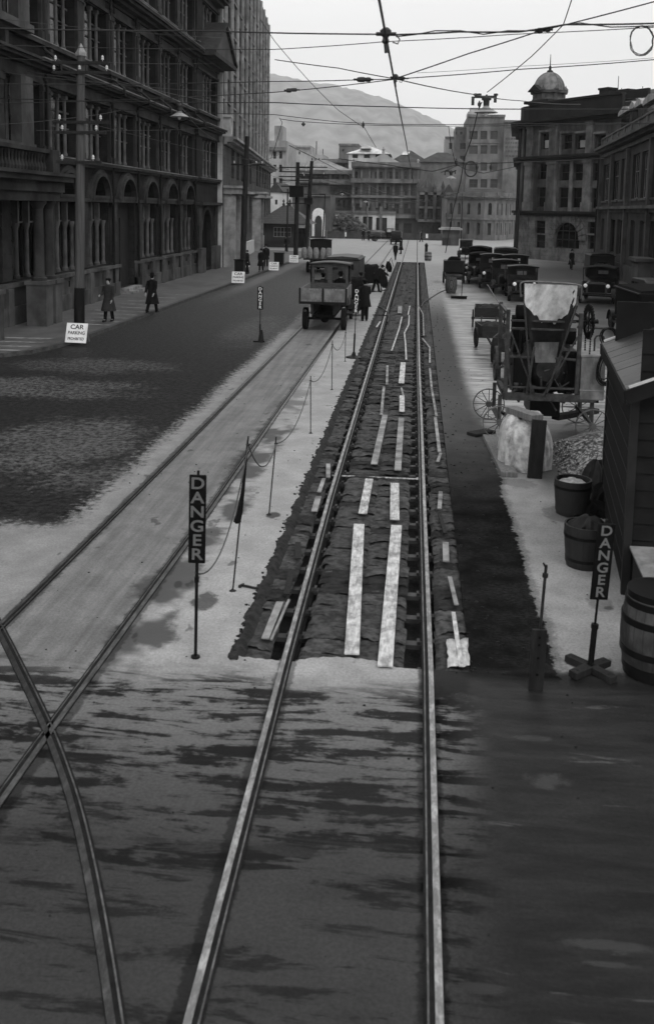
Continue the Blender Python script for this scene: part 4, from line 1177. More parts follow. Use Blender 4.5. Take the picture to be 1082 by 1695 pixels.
# ---- corner building with the dome
def corner():
    A = Vector(G(866,427)); B = Vector(G(990,437)); a = (B-A).normalized()
    F = Facade((A.x,A.y), (a.x,a.y), .4)
    W = F.px(1018,400)[0]
    stone, dk, trm = ashlar('corner_stone', .15, .45), bmat('corner_soot_stone', .014, .4, .8), bmat('corner_trim_stone', .15, .45, .9, .5)
    T = thing('domed_corner_building', 'four-storey corner building with rusticated arch base and a small dome', 'building')
    z1 = F.px(925,349)[1]; z2 = F.px(925,257)[1]; z3 = F.px(925,196)[1]; z4 = F.px(925,168)[1]
    ow = wins_px(F, [(886,900,366,385),(886,900,389,409)]); oa = wins_px(F, [(917,959,367,411,True)]); o3 = wins_px(F,[(974,984,368,385),(974,984,390,411)])
    grow = lambda q: [(a_-.16,b_+.16,c_-.08,d_+.08,e_) for a_,b_,c_,d_,e_ in q]
    ow, o3 = grow(ow), grow(o3)
    w = MB(); F.wall(w, 0, W, 0, z1, ow+oa+o3)
    u1 = wins_px(F, [(892,906,271,295),(890,904,310,341),(928,942,272,297),(950,965,272,297),(925,939,311,342),(947,962,311,342),(982,992,270,297),(980,990,312,343)])
    u2 = wins_px(F, [(897,911,221,245),(932,946,223,245),(954,968,223,245),(987,1001,224,247)])
    u1, u2 = grow(u1), grow(u2)
    w2 = MB(); F.wall(w2, 0, W, z1, z2, u1); F.wall(w2, 0, W, z2, z3, u2)
    # chamfered / rounded corner and the flank behind it
    tb = MB(); C0 = Vector((A.x, A.y)); side = Vector((-a.y*-1, a.x)) 
    back = Vector((a.y*-1, a.x)); 
    e1 = C0 + Vector(G(852,425)) - A
    pts = [C0, C0.lerp(e1,.55) + Vector((-.12,-.12)), e1, e1 + Vector((.15,1.5)), e1 + Vector((1.6,16))]
    for p, q in zip(pts[1:], pts):
        Fc = Facade((p.x,p.y),(q.x-p.x,q.y-p.y)); L = (q-p).length
        Fc.wall(w, 0, L, 0, z1, []); 
        Fc.wall(w2, 0, L, z1, z3, [])
        for o_, a_, b_ in ((.55,z1-.25,z1),(.3,z1-.5,z1-.25),(.6,z2-.2,z2+.05),(.35,z2-.5,z2-.2),(1.0,z3-.15,z3+.1),(.5,z3-.5,z3-.15)):
            Fc.bx(tb, -.2, L+.2, -.05, o_, a_, b_)
        Fc.bx(tb, 0, L, -.2, .0, z3+.1, z4)
        if L < 4: Fc.bx(tb, L*.4, L*.6, 0, .15, z1, z3)
    w.quad(F.m(W,0,0),F.m(W,-16,0),F.m(W,-16,z3),F.m(W,0,z3))
    w.obj('ground_storey', stone, T, smooth=False); w2.obj('upper_wall', M['cornerup'], T, smooth=False)
    for o_, a_, b_ in ((.55,z1-.25,z1),(.3,z1-.5,z1-.25),(.6,z2-.2,z2+.05),(.35,z2-.5,z2-.2),(1.0,z3-.15,z3+.1),(.5,z3-.5,z3-.15)):
        F.bx(tb, 0, W+.5, -.05, o_, a_, b_)
    F.bx(tb, 0, W, -.3, .1, z3+.1, z4); F.bx(tb, 0, W, -.4, .25, z4, z4+.2)
    # pilasters of the upper floors
    pl = MB()
    for x0, x1 in ((870,882),(907,921),(967,980),(908+0,920)):
        u0, u1_ = F.px(x0,300)[0], F.px(x1,300)[0]
        F.bx(pl, u0, u1_, 0, .28, z1, z2-.5); F.bx(pl, u0-.08, u1_+.08, 0, .36, z2-.85, z2-.5); F.bx(pl, u0-.08, u1_+.08, 0, .36, z1, z1+.9)
        F.bx(pl, u0+.1, u1_-.1, 0, .24, z2+.06, z3-.5); F.bx(pl, u0, u1_, 0, .3, z3-.75, z3-.5)
    for x0, x1 in ((943,948),):
        u0, u1_ = F.px(x0,300)[0], F.px(x1,300)[0]; F.bx(pl, u0, u1_, 0, .15, z1, z2-.5)
    for q in u2: F.bx(pl, q[0]-.15, q[1]+.15, 0, .25, q[3]+.1, q[3]+.3); F.bx(pl, q[0]-.25, q[0]-.05, 0, .15, z2+.1, q[3]+.1); F.bx(pl, q[1]+.05, q[1]+.25, 0, .15, z2+.1, q[3]+.1)
    pl.obj('pilaster', trm, T, smooth=False)
    # voussoirs over the great arch
    vo = MB(); q = oa[0]; r = (q[1]-q[0])/2; cu = (q[0]+q[1])/2; zc = q[3]-r
    for k in range(13):
        t0 = PI*k/13+.02; t1 = PI*(k+1)/13-.02; vs = []
        for rad, d in ((r,0),(r+1.0,0),(r+1.0,.14),(r,.14)):
            for t in (t0,t1): vs.append(F.m(cu-rad*math.cos(t), d, zc+rad*math.sin(t)))
        vo.add(vs, [(0,1,3,2),(2,3,5,4),(4,5,7,6),(6,7,1,0),(0,2,4,6),(1,7,5,3)])
    vo.obj('arch_voussoirs', stone, T, smooth=False)
    tb.obj('cornice', dk, T, smooth=False)
    for q in u1+u2+ow+o3:
        F.window(T, q[0], q[1], q[2], q[3], -.3, M['iwin'], M['glass'], 0, 1, bar=.06, fr=.06)
    q = oa[0]; F.window(T, q[0], q[1], q[2], q[3], -.3, M['iwin'], M['glass'], 3, 2, bar=.07, fr=.08)
    bl = MB()
    for x0,x1,y0,y1 in ((898,909,231,244),(956,966,231,243)):
        qq = wins_px(F, [(x0,x1,y0,y1)])[0]; F.bx(bl, qq[0], qq[1], -.34, -.3, qq[2], qq[3])
    bl.obj('blind', M['farpale'], T, smooth=False)
    # parapet attic with corner block, then the dome
    at = MB(); rr0 = 1.75; o2 = F.o - F.n*rr0
    F2 = Facade((o2.x,o2.y), (F.a.x,F.a.y)); u0 = F2.px(881,155)[0]; u1_ = F2.px(936,155)[0]; uc = (u0+u1_)/2; r = 1.78
    zb = F2.px(909,167)[1]; zd = F2.px(909,151)[1]; zt = F2.px(909,119)[1]
    F.bx(at, uc-r*1.05, uc+r*1.05, -2*r-.1, -.02, z4+.2, zb)
    F.bx(at, 0, W, -3.5, -3.2, z4, z4+.8)
    at.obj('attic', dk, T, smooth=False)
    dr = MB(); c = F.m(uc,-r,0)
    n = 8
    dr.lathe([(r*.98,zb),(r*.98,zb+.15),(r*.86,zb+.2),(r*.86,zd-.3),(r*1.06,zd-.25),(r*1.1,zd)], (c.x,c.y,0), 24)
    for k in range(8):
        t = k*PI/4+.3; x, y = c.x+math.cos(t)*r*.9, c.y+math.sin(t)*r*.9
        dr.box(x-.16,x+.16,y-.16,y+.16,zb+.15,zd-.2); dr.lathe([(.2,0),(.28,.15),(.1,.35),(0,.6)], (c.x+math.cos(t)*r*1.0,c.y+math.sin(t)*r*1.0,zd-.05), 8)
    do = dr.obj('drum', M['cornerup'], T)
    dm = MB(); prof = []
    for k in range(10):
        t = PI/2*k/9; prof.append((r*.88*math.cos(t)+.02, (zt-zd)*math.sin(t)))
    dm.lathe(prof, (c.x,c.y,zd), 24)
    for k in range(12):
        t = 2*PI*k/12
        dm.tube([(c.x+(r*.9*math.cos(p)+.02)*math.cos(t), c.y+(r*.9*math.cos(p)+.02)*math.sin(t), zd+(zt-zd)*math.sin(p)) for p in [PI/2*j/8 for j in range(9)]], .05, 5)
    dm.obj('dome', bmat('weathered_copper_dome', .15, .4, 1.5, .4), T)
    fl = MB(); fl.lathe([(.35,0),(.3,.25),(.12,.35),(.15,.6),(.05,.8)], (c.x,c.y,zt-.1), 10); fl.cyl((c.x,c.y,zt+.5),(c.x,c.y,F.px(912,82)[1]), .06, .03, 6); fl.obj('flagpole', M['iron'], T)
    # small pediment of the drum
    pp = MB(); pp.prism([(uc-1.0,0),(uc+1.0,0),(uc,.7)], lambda u,z: F.m(u,.3,zd-.1+z), lambda u,z: F.m(u,-1.2,zd-.1+z)); pp.obj('drum_pediment', dk, T, smooth=False)
    # roofs and chimneys behind
    rf = MB(); rf.prism([(4,0),(18,0),(14,1.7),(8,1.7)], lambda d,z: F.m(W*.5,-d,z4-.3+z), lambda d,z: F.m(W+5,-d,z4-.3+z)); rf.obj('roof', M['slate'], T, smooth=False)
    ch = MB()
    for px_, h, ww in ((955,1.2,1.2),(986,.8,1.4)):
        u = F.px(px_,170)[0]; F.bx(ch, u-ww/2, u+ww/2, -4.5, -3.4, z4, z4+h); F.bx(ch, u-ww/2-.1, u+ww/2+.1, -4.6, -3.3, z4+h, z4+h+.2)
        ch.obj('chimney', dk, T, smooth=False); ch = MB()
    for px_, yt in ((971,120),(977,140),(1011,137)):
        u = F.px(px_,170)[0]; m = MB(); m.cyl(F.m(u,-4,z4), F.m(u,-4,F.px(px_,yt)[1]), .05, .03, 6); m.obj('mast', M['iron'], T)
M['cornerup'] = bmat('sooty_sandstone', .08, .55, .7, .6)
corner()

# ---- long warehouse on the right
def warehouse():
    A = Vector(G(988,444)); B = Vector(G(1046,471)); a = (B-A).normalized()
    F = Facade((A.x,A.y),(a.x,a.y),.35); W = (B-A).length+22
    T = thing('brick_warehouse', 'long two-storey brick warehouse with dormers, nearest block on the parking side', 'building')
    br, tr_ = bmat('sooty_brick', .03, .4, .8, .4), bmat('warehouse_trim', .07, .4, .8, .4)
    zc = F.px(995,250)[1]; zb = F.px(995,344)[1]; zp = F.px(1000,231)[1]
    up = wins_px(F, [(997.5,1007,272,332),(1013,1023,266,332),(1027,1038,261,331),(1046,1057,255,330),(1061,1072,248,329)])
    dn = wins_px(F, [(994.5,999,359,408),(1007,1017,362,412),(1020,1031,363,416),(1042,1049,367,418),(1057,1065,368,423)])
    step = 5.2; u = up[-1][1]+1.6
    while u < W-3.4: up.append((u,u+2.6,up[-1][2],up[-1][3],False)); dn.append((u+.4,u+2.2,1.9,dn[0][3],False)); u += 4.2
    ups = [(a_,b_,up[0][2],up[0][3],False) for a_,b_,*_ in up]; dns = [(a_,b_,1.75,dn[1][3],False) for a_,b_,*_ in dn]
    w = MB(); F.wall(w, 0, W, 0, zb, dns); F.wall(w, 0, W, zb, zc, ups)
    w.quad(F.m(0,0,0),F.m(0,0,zc),F.m(0,-14,zc),F.m(0,-14,0)); w.quad(F.m(0,-.2,zc),F.m(W,-.2,zc),F.m(W,-14,zc),F.m(0,-14,zc))
    w.obj('wall', br, T, smooth=False)
    t = MB()
    for o_, a_, b_ in ((.15,zb-.35,zb-.1),(.4,zb-.1,zb+.12),(.2,zc-.7,zc-.45),(.5,zc-.3,zc-.1),(.8,zc-.1,zc+.12),(.12,.0,1.2)): F.bx(t, 0, W, 0, o_, a_, b_)
    for q in ups: F.bx(t, q[0]-.1, q[1]+.1, 0, .12, q[2]-.15, q[2])
    for x in (994,1012,1038,1076): 
        u = F.px(x,330)[0]; F.bx(t, u-.3, u+.3, 0, .25, .0, zc-.7)
    t.obj('cornice', tr_, T, smooth=False)
    p = MB(); F.bx(p, 0, W, -.1, .12, zc+.12, zp); F.bx(p, -.05, W, -.15, .22, zp, zp+.12)
    for k in range(14): F.bx(p, k*3.2, k*3.2+.5, .12, .2, zc+.12, zp)
    p.obj('parapet', bmat('warehouse_parapet', .09, .4, .8, .4), T, smooth=False)
    for q in ups: F.window(T, q[0], q[1], q[2], q[3], -.22, bmatw, M['glass'], 3, 1, bar=.07, fr=.08, mid=q[2]+(q[3]-q[2])*.62)
    for q in dns: F.window(T, q[0], q[1], q[2], q[3], -.22, bmatw2, M['glass'], 1, 0, bar=.06, fr=.07)
    # dormers on a steep roof
    rf = MB(); rf.prism([(.6,0),(12,0),(9,3.4),(3.2,3.4)], lambda d,z: F.m(.2,-d,zp-.6+z), lambda d,z: F.m(W,-d,zp-.6+z)); rf.obj('roof', M['slate'], T, smooth=False)
    for x0, x1, yt in ((1017,1031,178),(1034,1041,170),(1043,1052,165),(1056,1073,158),(1079,1096,150)):
        m = MB(); u0, u1 = F.px(x0,220)[0], F.px(x1,220)[0]; z = F.px((x0+x1)/2,yt)[1]
        F.bx(m, u0, u1, -3.4, -.45, zp-.4, z-.5); o_ = m.obj('dormer', br, T, smooth=False)
        c = MB(); c.prism([(u0-.25,0),(u1+.25,0),(u1+.1,.28),((u0+u1)/2,.55),(u0-.1,.28)], lambda u,zz: F.m(u,-.2,z-.5+zz), lambda u,zz: F.m(u,-3.4,z-.5+zz)); c.obj('dormer_head', bmathead, o_, smooth=False)
        c = MB(); F.bx(c, u0+.25, u1-.25, -.45, -.42, zp+.1, z-.75); c.obj('dormer_window', M['glass'], o_, smooth=False)
    ch = MB(); u = F.px(1040,150)[0]; F.bx(ch, u-1.2, u+1.2, -8, -6.8, zp+1, F.px(1030,150)[1]+1.6); ch.obj('chimney', M['fardark'], T, smooth=False)
    m = MB(); u = F.px(1062,150)[0]; m.cyl(F.m(u,-5,zp+2), F.m(u,-5,F.px(1066,78)[1]), .05, .03, 6); m.obj('mast', M['iron'], T)
    # steps / porch near the door
    d = MB(); u = F.px(1072,440)[0]; F.bx(d, u, u+2.4, 0, 1.0, 0, 2.0); F.bx(d, u-.2, u+2.6, 0, 1.2, 2.0, 2.2); d.obj('porch', M['farmid'], T, smooth=False)
    m = MB(); u = F.px(991,330)[0]; m.tube([F.m(-.12,.3,.2),F.m(-.12,.3,zc-.4)], .09, 8); m.obj('downpipe', M['black'], T)
bmatw = bmat('pale_window_bars', .17, .3, 2, .4); bmatw2 = bmat('dark_window_bars', .05, .3, 2, .3); bmathead = bmat('zinc_dormer_head', .3, .3, 2, .4)
warehouse()
M['darkwood2'] = mat('tarred_timber', .010, .7, .6, 3, .6, .01, aniso=(5,5,.8), stain=.3, sscale=3)
# ------------------------------------------------------------------ lettering
def text_mesh(s, size, mat_, parent, loc, rot=(R(90),0,0), ext=.002, bold=.0, name='lettering', sx=1.0, align='CENTER'):
    c = bpy.data.curves.new('lettering', 'FONT'); c.body = s; c.size = size; c.extrude = ext; c.offset = bold; c.align_x = align; c.align_y = 'CENTER'; c.space_line = .8
    o = bpy.data.objects.new('tmp', c); COL.objects.link(o)
    bpy.context.view_layer.update()
    me = bpy.data.meshes.new_from_object(o.evaluated_get(bpy.context.evaluated_depsgraph_get()))
    bpy.data.objects.remove(o); bpy.data.curves.remove(c)
    me.materials.clear(); me.materials.append(mat_)
    t = bpy.data.objects.new(name, me); COL.objects.link(t); t.parent = parent; t.location = loc; t.rotation_euler = rot; t.scale = (sx,1,1)
    return t
M['letterdull'] = mat('grimed_letter_paint', .12, .6, .2, 10, stain=.25, sscale=8)
M['letter'] = mat('white_letter_paint', .62, .6, .2, 10, stain=.25, sscale=8)
M['letterblack'] = mat('black_letter_paint', .03, .6, .2, 10)
M['signblack'] = mat('sign_black_paint', .004, .6, .4, 9, .1, .002, spec=.08)

def danger(label, loc, rz, h0, h1, w, base, lean=(0,0)):
    T = thing('danger_sign', label, 'warning sign', (loc[0], loc[1], 0), rz, 'danger signs round the works'); T.rotation_euler = (lean[0], lean[1], rz)
    H = h1-h0
    b = MB(); b.box(-w/2, w/2, -.012, .012, h0, h1)
    bo = b.obj('board', M['signblack'], T, bevel=.012)
    fr = MB(); fr.box(-w/2+.012,-w/2+.02,-.016,-.012,h0+.02,h1-.02)
    st = H/6.25
    for i, ch in enumerate('DANGER'):
        text_mesh(ch, st*1.12, M['letter' if base in ('flare','disc') else 'letterdull'], bo, (0, -.0145, h1-st*(i+.62)), bold=st*.022, sx=1.18)
    p = MB(); p.cyl((0,.02,.0),(0,.02,h1+.04), .014, n=8)
    if base == 'cross': p.cyl((0,.02,.0),(0,.02,h0*.62), .032, n=10); p.cyl((0,.02,h0*.6),(0,.02,h0*.66), .04, n=10)
    if base == 'thin': p.cyl((0,.02,.0),(0,.02,h0), .018, n=8); p.cyl((0,.02,h0-.22),(0,.02,h0-.16), .026, n=8)
    if base in ('flare','disc'): p.cyl((0,.02,0),(0,.02,h0*.55), .03, n=8)
    p.obj('post', M['black'], T)
    if base == 'cross':
        for k in range(4):
            t = PI/2*k + .55; m = MB()
            a = Vector((math.cos(t)*.03, .02+math.sin(t)*.03, .05)); c = Vector((math.cos(t)*.30, .02+math.sin(t)*.30, .04))
            m.beam(a, c, .11, .075); m.cyl(c*.75+Vector((0,0,.04)), c*.75+Vector((0,0,.055)), .02, n=6)
            m.obj('foot', M['darkwood'], T, bevel=.006, smooth=False)
    elif base == 'disc':
        m = MB(); m.lathe([(.26,0),(.26,.03),(.08,.08),(.04,.2)], (0,.02,0), 16); m.obj('foot', M['black'], T)
    elif base == 'flare':
        m = MB(); m.lathe([(.13,0),(.11,.05),(.05,.45)], (0.04,.02,0), 6); m.box(-.25,.18,-.03,.05,0,.05); m.obj('foot', M['black'], T)
    else:
        m = MB(); m.lathe([(.05,0),(.05,.02),(.02,.03)], (0,.02,0), 10); m.obj('foot', M['black'], T)
danger('tall black DANGER board on a thin post between the old track and the nearest stakes', G(323,1090), R(4), 1.08, 2.06, .185, 'thin', (0,R(.8)))
danger('black DANGER board standing out on the dark carriageway', G(430,566), R(-2), 1.2, 2.03, .21, 'flare')
danger('black DANGER board on a round foot just behind the dropside truck', G(585,592), R(0), 1.48, 2.3, .2, 'disc', (0,R(1.6)))
danger('worn black DANGER board with a timber cross foot beside the big barrel', G(977,1114), R(12), .82, 1.66, .2, 'cross', (0,R(3.2)))

def car_board(label, p, rz, w, h):
    T = thing('notice_board', label, 'notice board', (*G(*p, ZF), ZF+.006), rz, 'car parking notice boards')
    b = MB(); b.beam((0,-.06,0),(0,.14,h), w, .02, up=(0,-1,0))
    bo = b.obj('board', M['white'], T, smooth=False)
    l = MB()
    for x in (-w*.4, w*.4): l.beam((x,.36,0),(x,.15,h*.97), .04, .03)
    l.obj('back_leg', M['wood'], T, smooth=False)
    ang = math.atan2(.2, h)
    for i, (s, sz, f) in enumerate((('CAR', h*.33, .80), ('PARKING', h*.24, .50), ('PROHIBITED', h*.2, .2))):
        z = h*f; y = -.06 + .2*f - .013
        text_mesh(s, sz, M['letterblack'], bo, (0, y, z), (R(90)-ang,0,0), bold=sz*.02, sx=[1.15,.95,.82][i])
car_board('white CAR PARKING PROHIBITED board against the nearest pole', (126,567), R(-6), .78, .66)
car_board('white CAR PARKING PROHIBITED board at the foot of the second pole', (394,468), R(0), .82, .7)
car_board('white CAR PARKING PROHIBITED board with a dark bin behind it', (453,447), R(2), .75, .62)
car_board('white CAR PARKING PROHIBITED board farthest off, by the paired poles', (486,434), R(0), .8, .62)
m_ = MB(); p_ = G(456,441); m_.box(-.4,.4,-.3,.3,0,.95); m_.box(-.44,.44,-.34,.34,.95,1.02)
o = m_.obj('litter_bin', M['black'], None, (p_[0]+.15, p_[1]+1.0, ZF), bevel=.03); tag(o, 'dark square bin behind the third parking notice', 'bin')

# ------------------------------------------------------------------ stakes, rope and small tools
stakes = [((385,978),(402,757),.4,'nearest thin iron stake carrying the rope'),((445,852),(457,723),.4,'iron stake by the dark hole, second along the rope'),((514,717),(514,622),0,'third iron stake along the rope'),((549,645),(550,563),0,'fourth iron stake along the rope'),((571,598),(572,545),0,'fifth iron stake along the rope'),((643,516+5),(644,480),0,'iron stake farthest along the rope')]
tops = []
for b, t, _, lab in stakes[:5]:
    a = Vector((*G(*b), 0)); c = AT(t[0], t[1], a.y)
    if b[0] == 385: c = AT(411,722,a.y)
    m_ = MB(); m_.tube([(0,0,-.02), c-a], .011, 7); m_.lathe([(.0,0),(.03,.005),(.03,.02),(.0,.025)], (c-a)-Vector((0,0,.12)), 8); m_.lathe([(.05,0),(.02,.015),(.012,.03)], (0,0,0), 8)
    o = m_.obj('iron_stake', M['iron'], None, tuple(a)); tag(o, lab, 'stake', 'stakes carrying the rope'); tops.append(c - Vector((0,0,.11)))
def sag(a, b, s, n=14):
    return [a.lerp(b, i/n) - Vector((0,0,s*4*(i/n)*(1-i/n))) for i in range(n+1)]
pts = []
near = Vector((*G(323,1090),1.0))
chain = [near + Vector((0,0,-.03))] + tops
for a, b in zip(chain, chain[1:]): pts += sag(a, b, .5 if a is chain[0] else .33)[:-1]
pts.append(chain[-1])
m_ = MB(); m_.tube(pts, .009, 6); o = m_.obj('rope', M['hemp']); tag(o, 'thin slack rope running from stake to stake beside the pit', 'rope')
# rolled flag tied to the nearest stake
a = Vector((*G(385,978),0)); c = AT(411,722,a.y); u_ = AT(393,862,a.y)
m_ = MB(); d_ = (c-a).normalized()
m_.tube([u_, u_ + Vector((.03,0,.12)), u_.lerp(c,.35)+Vector((.02,0,0)), u_.lerp(c,.95)], [.045,.04,.025,.012], 7)
m_.blob(u_, (.05,.04,.04), 8, 5, .15); o = m_.obj('rolled_flag', M['darkcloth']); tag(o, 'dark flag rolled round the nearest stake', 'flag')
# hammer
h = Vector((*G(400,971),.02)); e = Vector((*G(428,977),.02)); T = thing('hammer', 'small hammer lying on the pale concrete near the first stake', 'hammer', (0,0,0))
m_ = MB(); m_.beam(h+(0*h), e, .03, .022); m_.obj('handle', M['darkwood'], T, bevel=.004, smooth=False)
d_ = (e-h).normalized(); n_ = Vector((-d_.y,d_.x,0)); m_ = MB(); m_.beam(h-n_*.06, h+n_*.05, .035, .035, w2=.02, h2=.02); m_.obj('hammer_head', M['iron'], T, bevel=.004, smooth=False)
# near iron bar rising from a drilled timber
T = thing('drilled_timber_prop', 'dark drilled plank standing with an iron bar through it, on the mud strip', 'timber prop', (*G(886,1143),0), R(3)); T.rotation_euler = (0,R(1.2),R(3))
m_ = MB(); m_.box(-.075,.075,-.02,.02,0,.66); m_.obj('plank', M['darkwood2'], T, bevel=.006, smooth=False)
m_ = MB()
for z in (.18,.36,.5,.58): m_.cyl((0,-.024,z),(0,-.02,z), .014, n=8)
m_.obj('bolt_hole', M['blackmatt'], T)
m_ = MB(); m_.cyl((0,.045,0),(.03,.045,1.33), .016, n=8); m_.cyl((.028,.045,1.2),(.028,.045,1.24), .03, n=8); m_.cyl((.03,.045,1.3),(.0,.045,1.35), .012, n=6); m_.obj('iron_bar', M['iron'], T)
# pit-edge stones and litter: small lumps by the edge of the pit (nobody would count them)
rng = random.Random(21); m_ = MB()
for k in range(420):
    side = rng.random() < .45; y = TY0+ rng.random()**1.5*60
    x = (TX0 - abs(rng.gauss(0,.05)) - .01) if side else (TX1 + abs(rng.gauss(0,.35)))
    s_ = rng.uniform(.006,.022) if not side else rng.uniform(.008,.026); m_.blob((x,y,s_*.3), (s_*1.4,s_,s_*.7), 5, 3, .3, rng)
for k in range(260):
    x = rng.uniform(-5,4.5); y = rng.uniform(7,30)
    if TX0 < x < TX1 and y > TY0: continue
    s_ = rng.uniform(.005,.014); m_.blob((x,y,s_*.3), (s_*1.4,s_,s_*.7), 5, 3, .3, rng)
tag(m_.obj('loose_gravel', M['soil'], ang=20), 'crumbs of stone scattered along the pit edges', 'gravel', kind='stuff')
# ragged sacking hem at the street side edges of the pit (hangs over the edge)
def hem(x0, sgn, label):
    rng = random.Random(4 if sgn < 0 else 8); m = MB(); pts0 = []; y = TY0-.06
    rows_ = []
    while y < TY1:
        st_ = .05 if y < 30 else .2
        r = rng.uniform(-1,1)
        rows_.append([(x0 - sgn*.09, y, -.045), (x0 - sgn*.02, y+.01, .012+rng.uniform(0,.012)), (x0 + sgn*(.03+.02*rng.random()+.02*math.sin(y*7)), y, .012+rng.uniform(0,.01)), (x0 + sgn*(.035+.05*rng.random()+.02*math.sin(y*7)), y+rng.uniform(-.02,.02), .002)])
        y += st_
    n = 4; vs = [v for r in rows_ for v in r]
    m.add(vs, [(i*n+k, i*n+k+1, (i+1)*n+k+1, (i+1)*n+k) for i in range(len(rows_)-1) for k in range(n-1)])
    tag(m.obj('hessian_sacking', M['sackdark'], ang=60), label, 'sacking', kind='stuff')
hem(TX0, -1, 'ragged sacking hem over the pit edge on the stake side')

# ------------------------------------------------------------------ barrels, tubs, shed
def barrel(name, label, loc, r, rb, h, top, mt, hoops, group=None, head=True, n=26):
    T = thing(name, label, 'barrel', loc, random.uniform(0,6), group)
    prof = [(rb*(1-.0), 0)]; K = 12
    for k in range(K+1):
        t = k/K; prof.append((rb + (r-rb)*math.sin(PI*min(1,t*top)) if top <= 1 else rb+(r-rb)*math.sin(PI*t), h*t))
    rt = prof[-1][0]
    m = MB(); pr = [(0.001,.0)] + prof + [(rt-.025,h), (rt-.025,h-.04), (.001,h-.04) if head else (rt-.03, .06)]
    if not head: pr.append((.001,.05))
    m.lathe(pr, (0,0,0), n)
    # staves: shallow grooves by nudging
    m.obj('staves', mt, T, ang=25)
    for t in hoops:
        rr_ = rb+(r-rb)*math.sin(PI*min(1,t*top)) if top <= 1 else rb+(r-rb)*math.sin(PI*t)
        hm = MB(); w = .035 if r > .3 else .022
        hm.lathe([(rr_-.004,h*t-w),(rr_+.008,h*t-w),(rr_+.008,h*t+w),(rr_-.004,h*t+w)], (0,0,0), n); hm.obj('hoop', M['black'], T)
    return T
def stavemat(name, base):
    m, t, b = newmat(name)
    g = t.nodes.new('ShaderNodeTexCoord'); sp = t.nodes.new('ShaderNodeSeparateXYZ'); t.links.new(g.outputs['Object'], sp.inputs[0])
    n = t.nodes.new('ShaderNodeMath'); n.operation = 'ARCTAN2'; t.links.new(sp.outputs[1], n.inputs[0]); t.links.new(sp.outputs[0], n.inputs[1])
    th = (S(t, n.outputs[0]) * (22/(2*PI))).mod(1.0)
    gap = th.step(0,.06)*th.step(1,.94)
    v = coords(t, 'Object', (2,2,1))
    a = (noise(t, v, 3, 6, .7).step(.3,.7)*base+base*.45)*(.25+gap*.75)*(1-noise(t, v, 1.7, 4).step(.5,.6)*.6)*(noise(t, coords(t,'Object',(14,14,1)), 5, 3)*.6+.7)
    grey(t, a, b.inputs['Base Color']); b.inputs['Roughness'].default_value = .7; bumpit(t, b, gap+noise(t,v,20,3)*.4, .6, .006); return m
M['stave'] = stavemat('old_barrel_staves', .038); M['stavedark'] = stavemat('wet_tub_staves', .007); M['stavepale'] = stavemat('pale_barrel_staves', .22)
bl = G(1088,1122)
T = barrel('barrel', 'big upright wooden barrel with puddled head, beside the timber cross foot', (bl[0]+.0, bl[1]+.12, 0), .385, .32, .93, 2, M['stave'], (.05,.12,.32,.68,.88,.97))
m_ = MB(); m_.lathe([(.0,.895),(.2,.896),(.0,.9)], (.05,.02,0), 20); m_.obj('rainwater', M['glass'], T)
def crumple(cx, cy, z, rx, ry, rz_, rng, nu=16, nv=10):
    m = MB(); a = [rng.uniform(0,6) for _ in range(6)]
    def f(u, v):
        t = u*2*PI; p = v*PI/2
        j = 1 + .18*math.sin(3*t+a[0]) * math.cos(p) + .12*math.sin(7*t+a[1]+4*v) + .09*math.sin(11*t-6*v+a[2]) + rng.uniform(-.03,.03)
        return (cx+math.cos(t)*math.cos(p)*rx*j, cy+math.sin(t)*math.cos(p)*ry*j, z+math.sin(p)*rz_*(1+.3*math.sin(4*t+a[3])*math.cos(p)))
    m.grid(f, nu*2, nv); return m
rng = random.Random(33)
b1 = G(948,858); T = barrel('half_barrel', 'black half barrel tub with a pale cloth in it, nearest the gravel heap', (b1[0]+.02, b1[1]+.28, 0), .30, .25, .58, .5, M['stavedark'], (.15,.8), 'half barrel tubs', False)
o = crumple(b1[0]+.0, b1[1]+.25, .5, .22, .2, .09, rng).obj('cloth', M['cloth']); tag(o, 'crumpled pale cloth in the tub nearest the gravel heap', 'cloth')
b2 = G(968,948); T = barrel('half_barrel', 'brown half barrel tub with sacks in it, near the worn danger board', (b2[0]+.04, b2[1]+.3, 0), .30, .25, .6, .5, M['stavedark'], (.2,.75), 'half barrel tubs', False)
o = crumple(b2[0]+.06, b2[1]+.3, .5, .25, .25, .2, rng).obj('sack', M['coat']); tag(o, 'dark crumpled sacks heaped in the nearer tub', 'sacks')
for k, (px, py, s_, lab) in enumerate(((985,812,.22,'grey rag slumped over the rim of the farther tub'),(975,850,.30,'dark sacking trailing on the ground between the tubs'),(1000,838,.24,'dark bundle of sacking against the shed foot'),(1003,795,.22,'dirty cloth on the gravel edge by the shed'))):
    g = G(px,py); o = crumple(g[0], g[1], 0.0, s_, s_*1.1, [.55,.22,.4,.3][k], rng).obj('rag', [M['coat'],M['darkcloth'],M['darkcloth'],M['coat']][k]); tag(o, lab, 'rag', 'rags round the tubs')

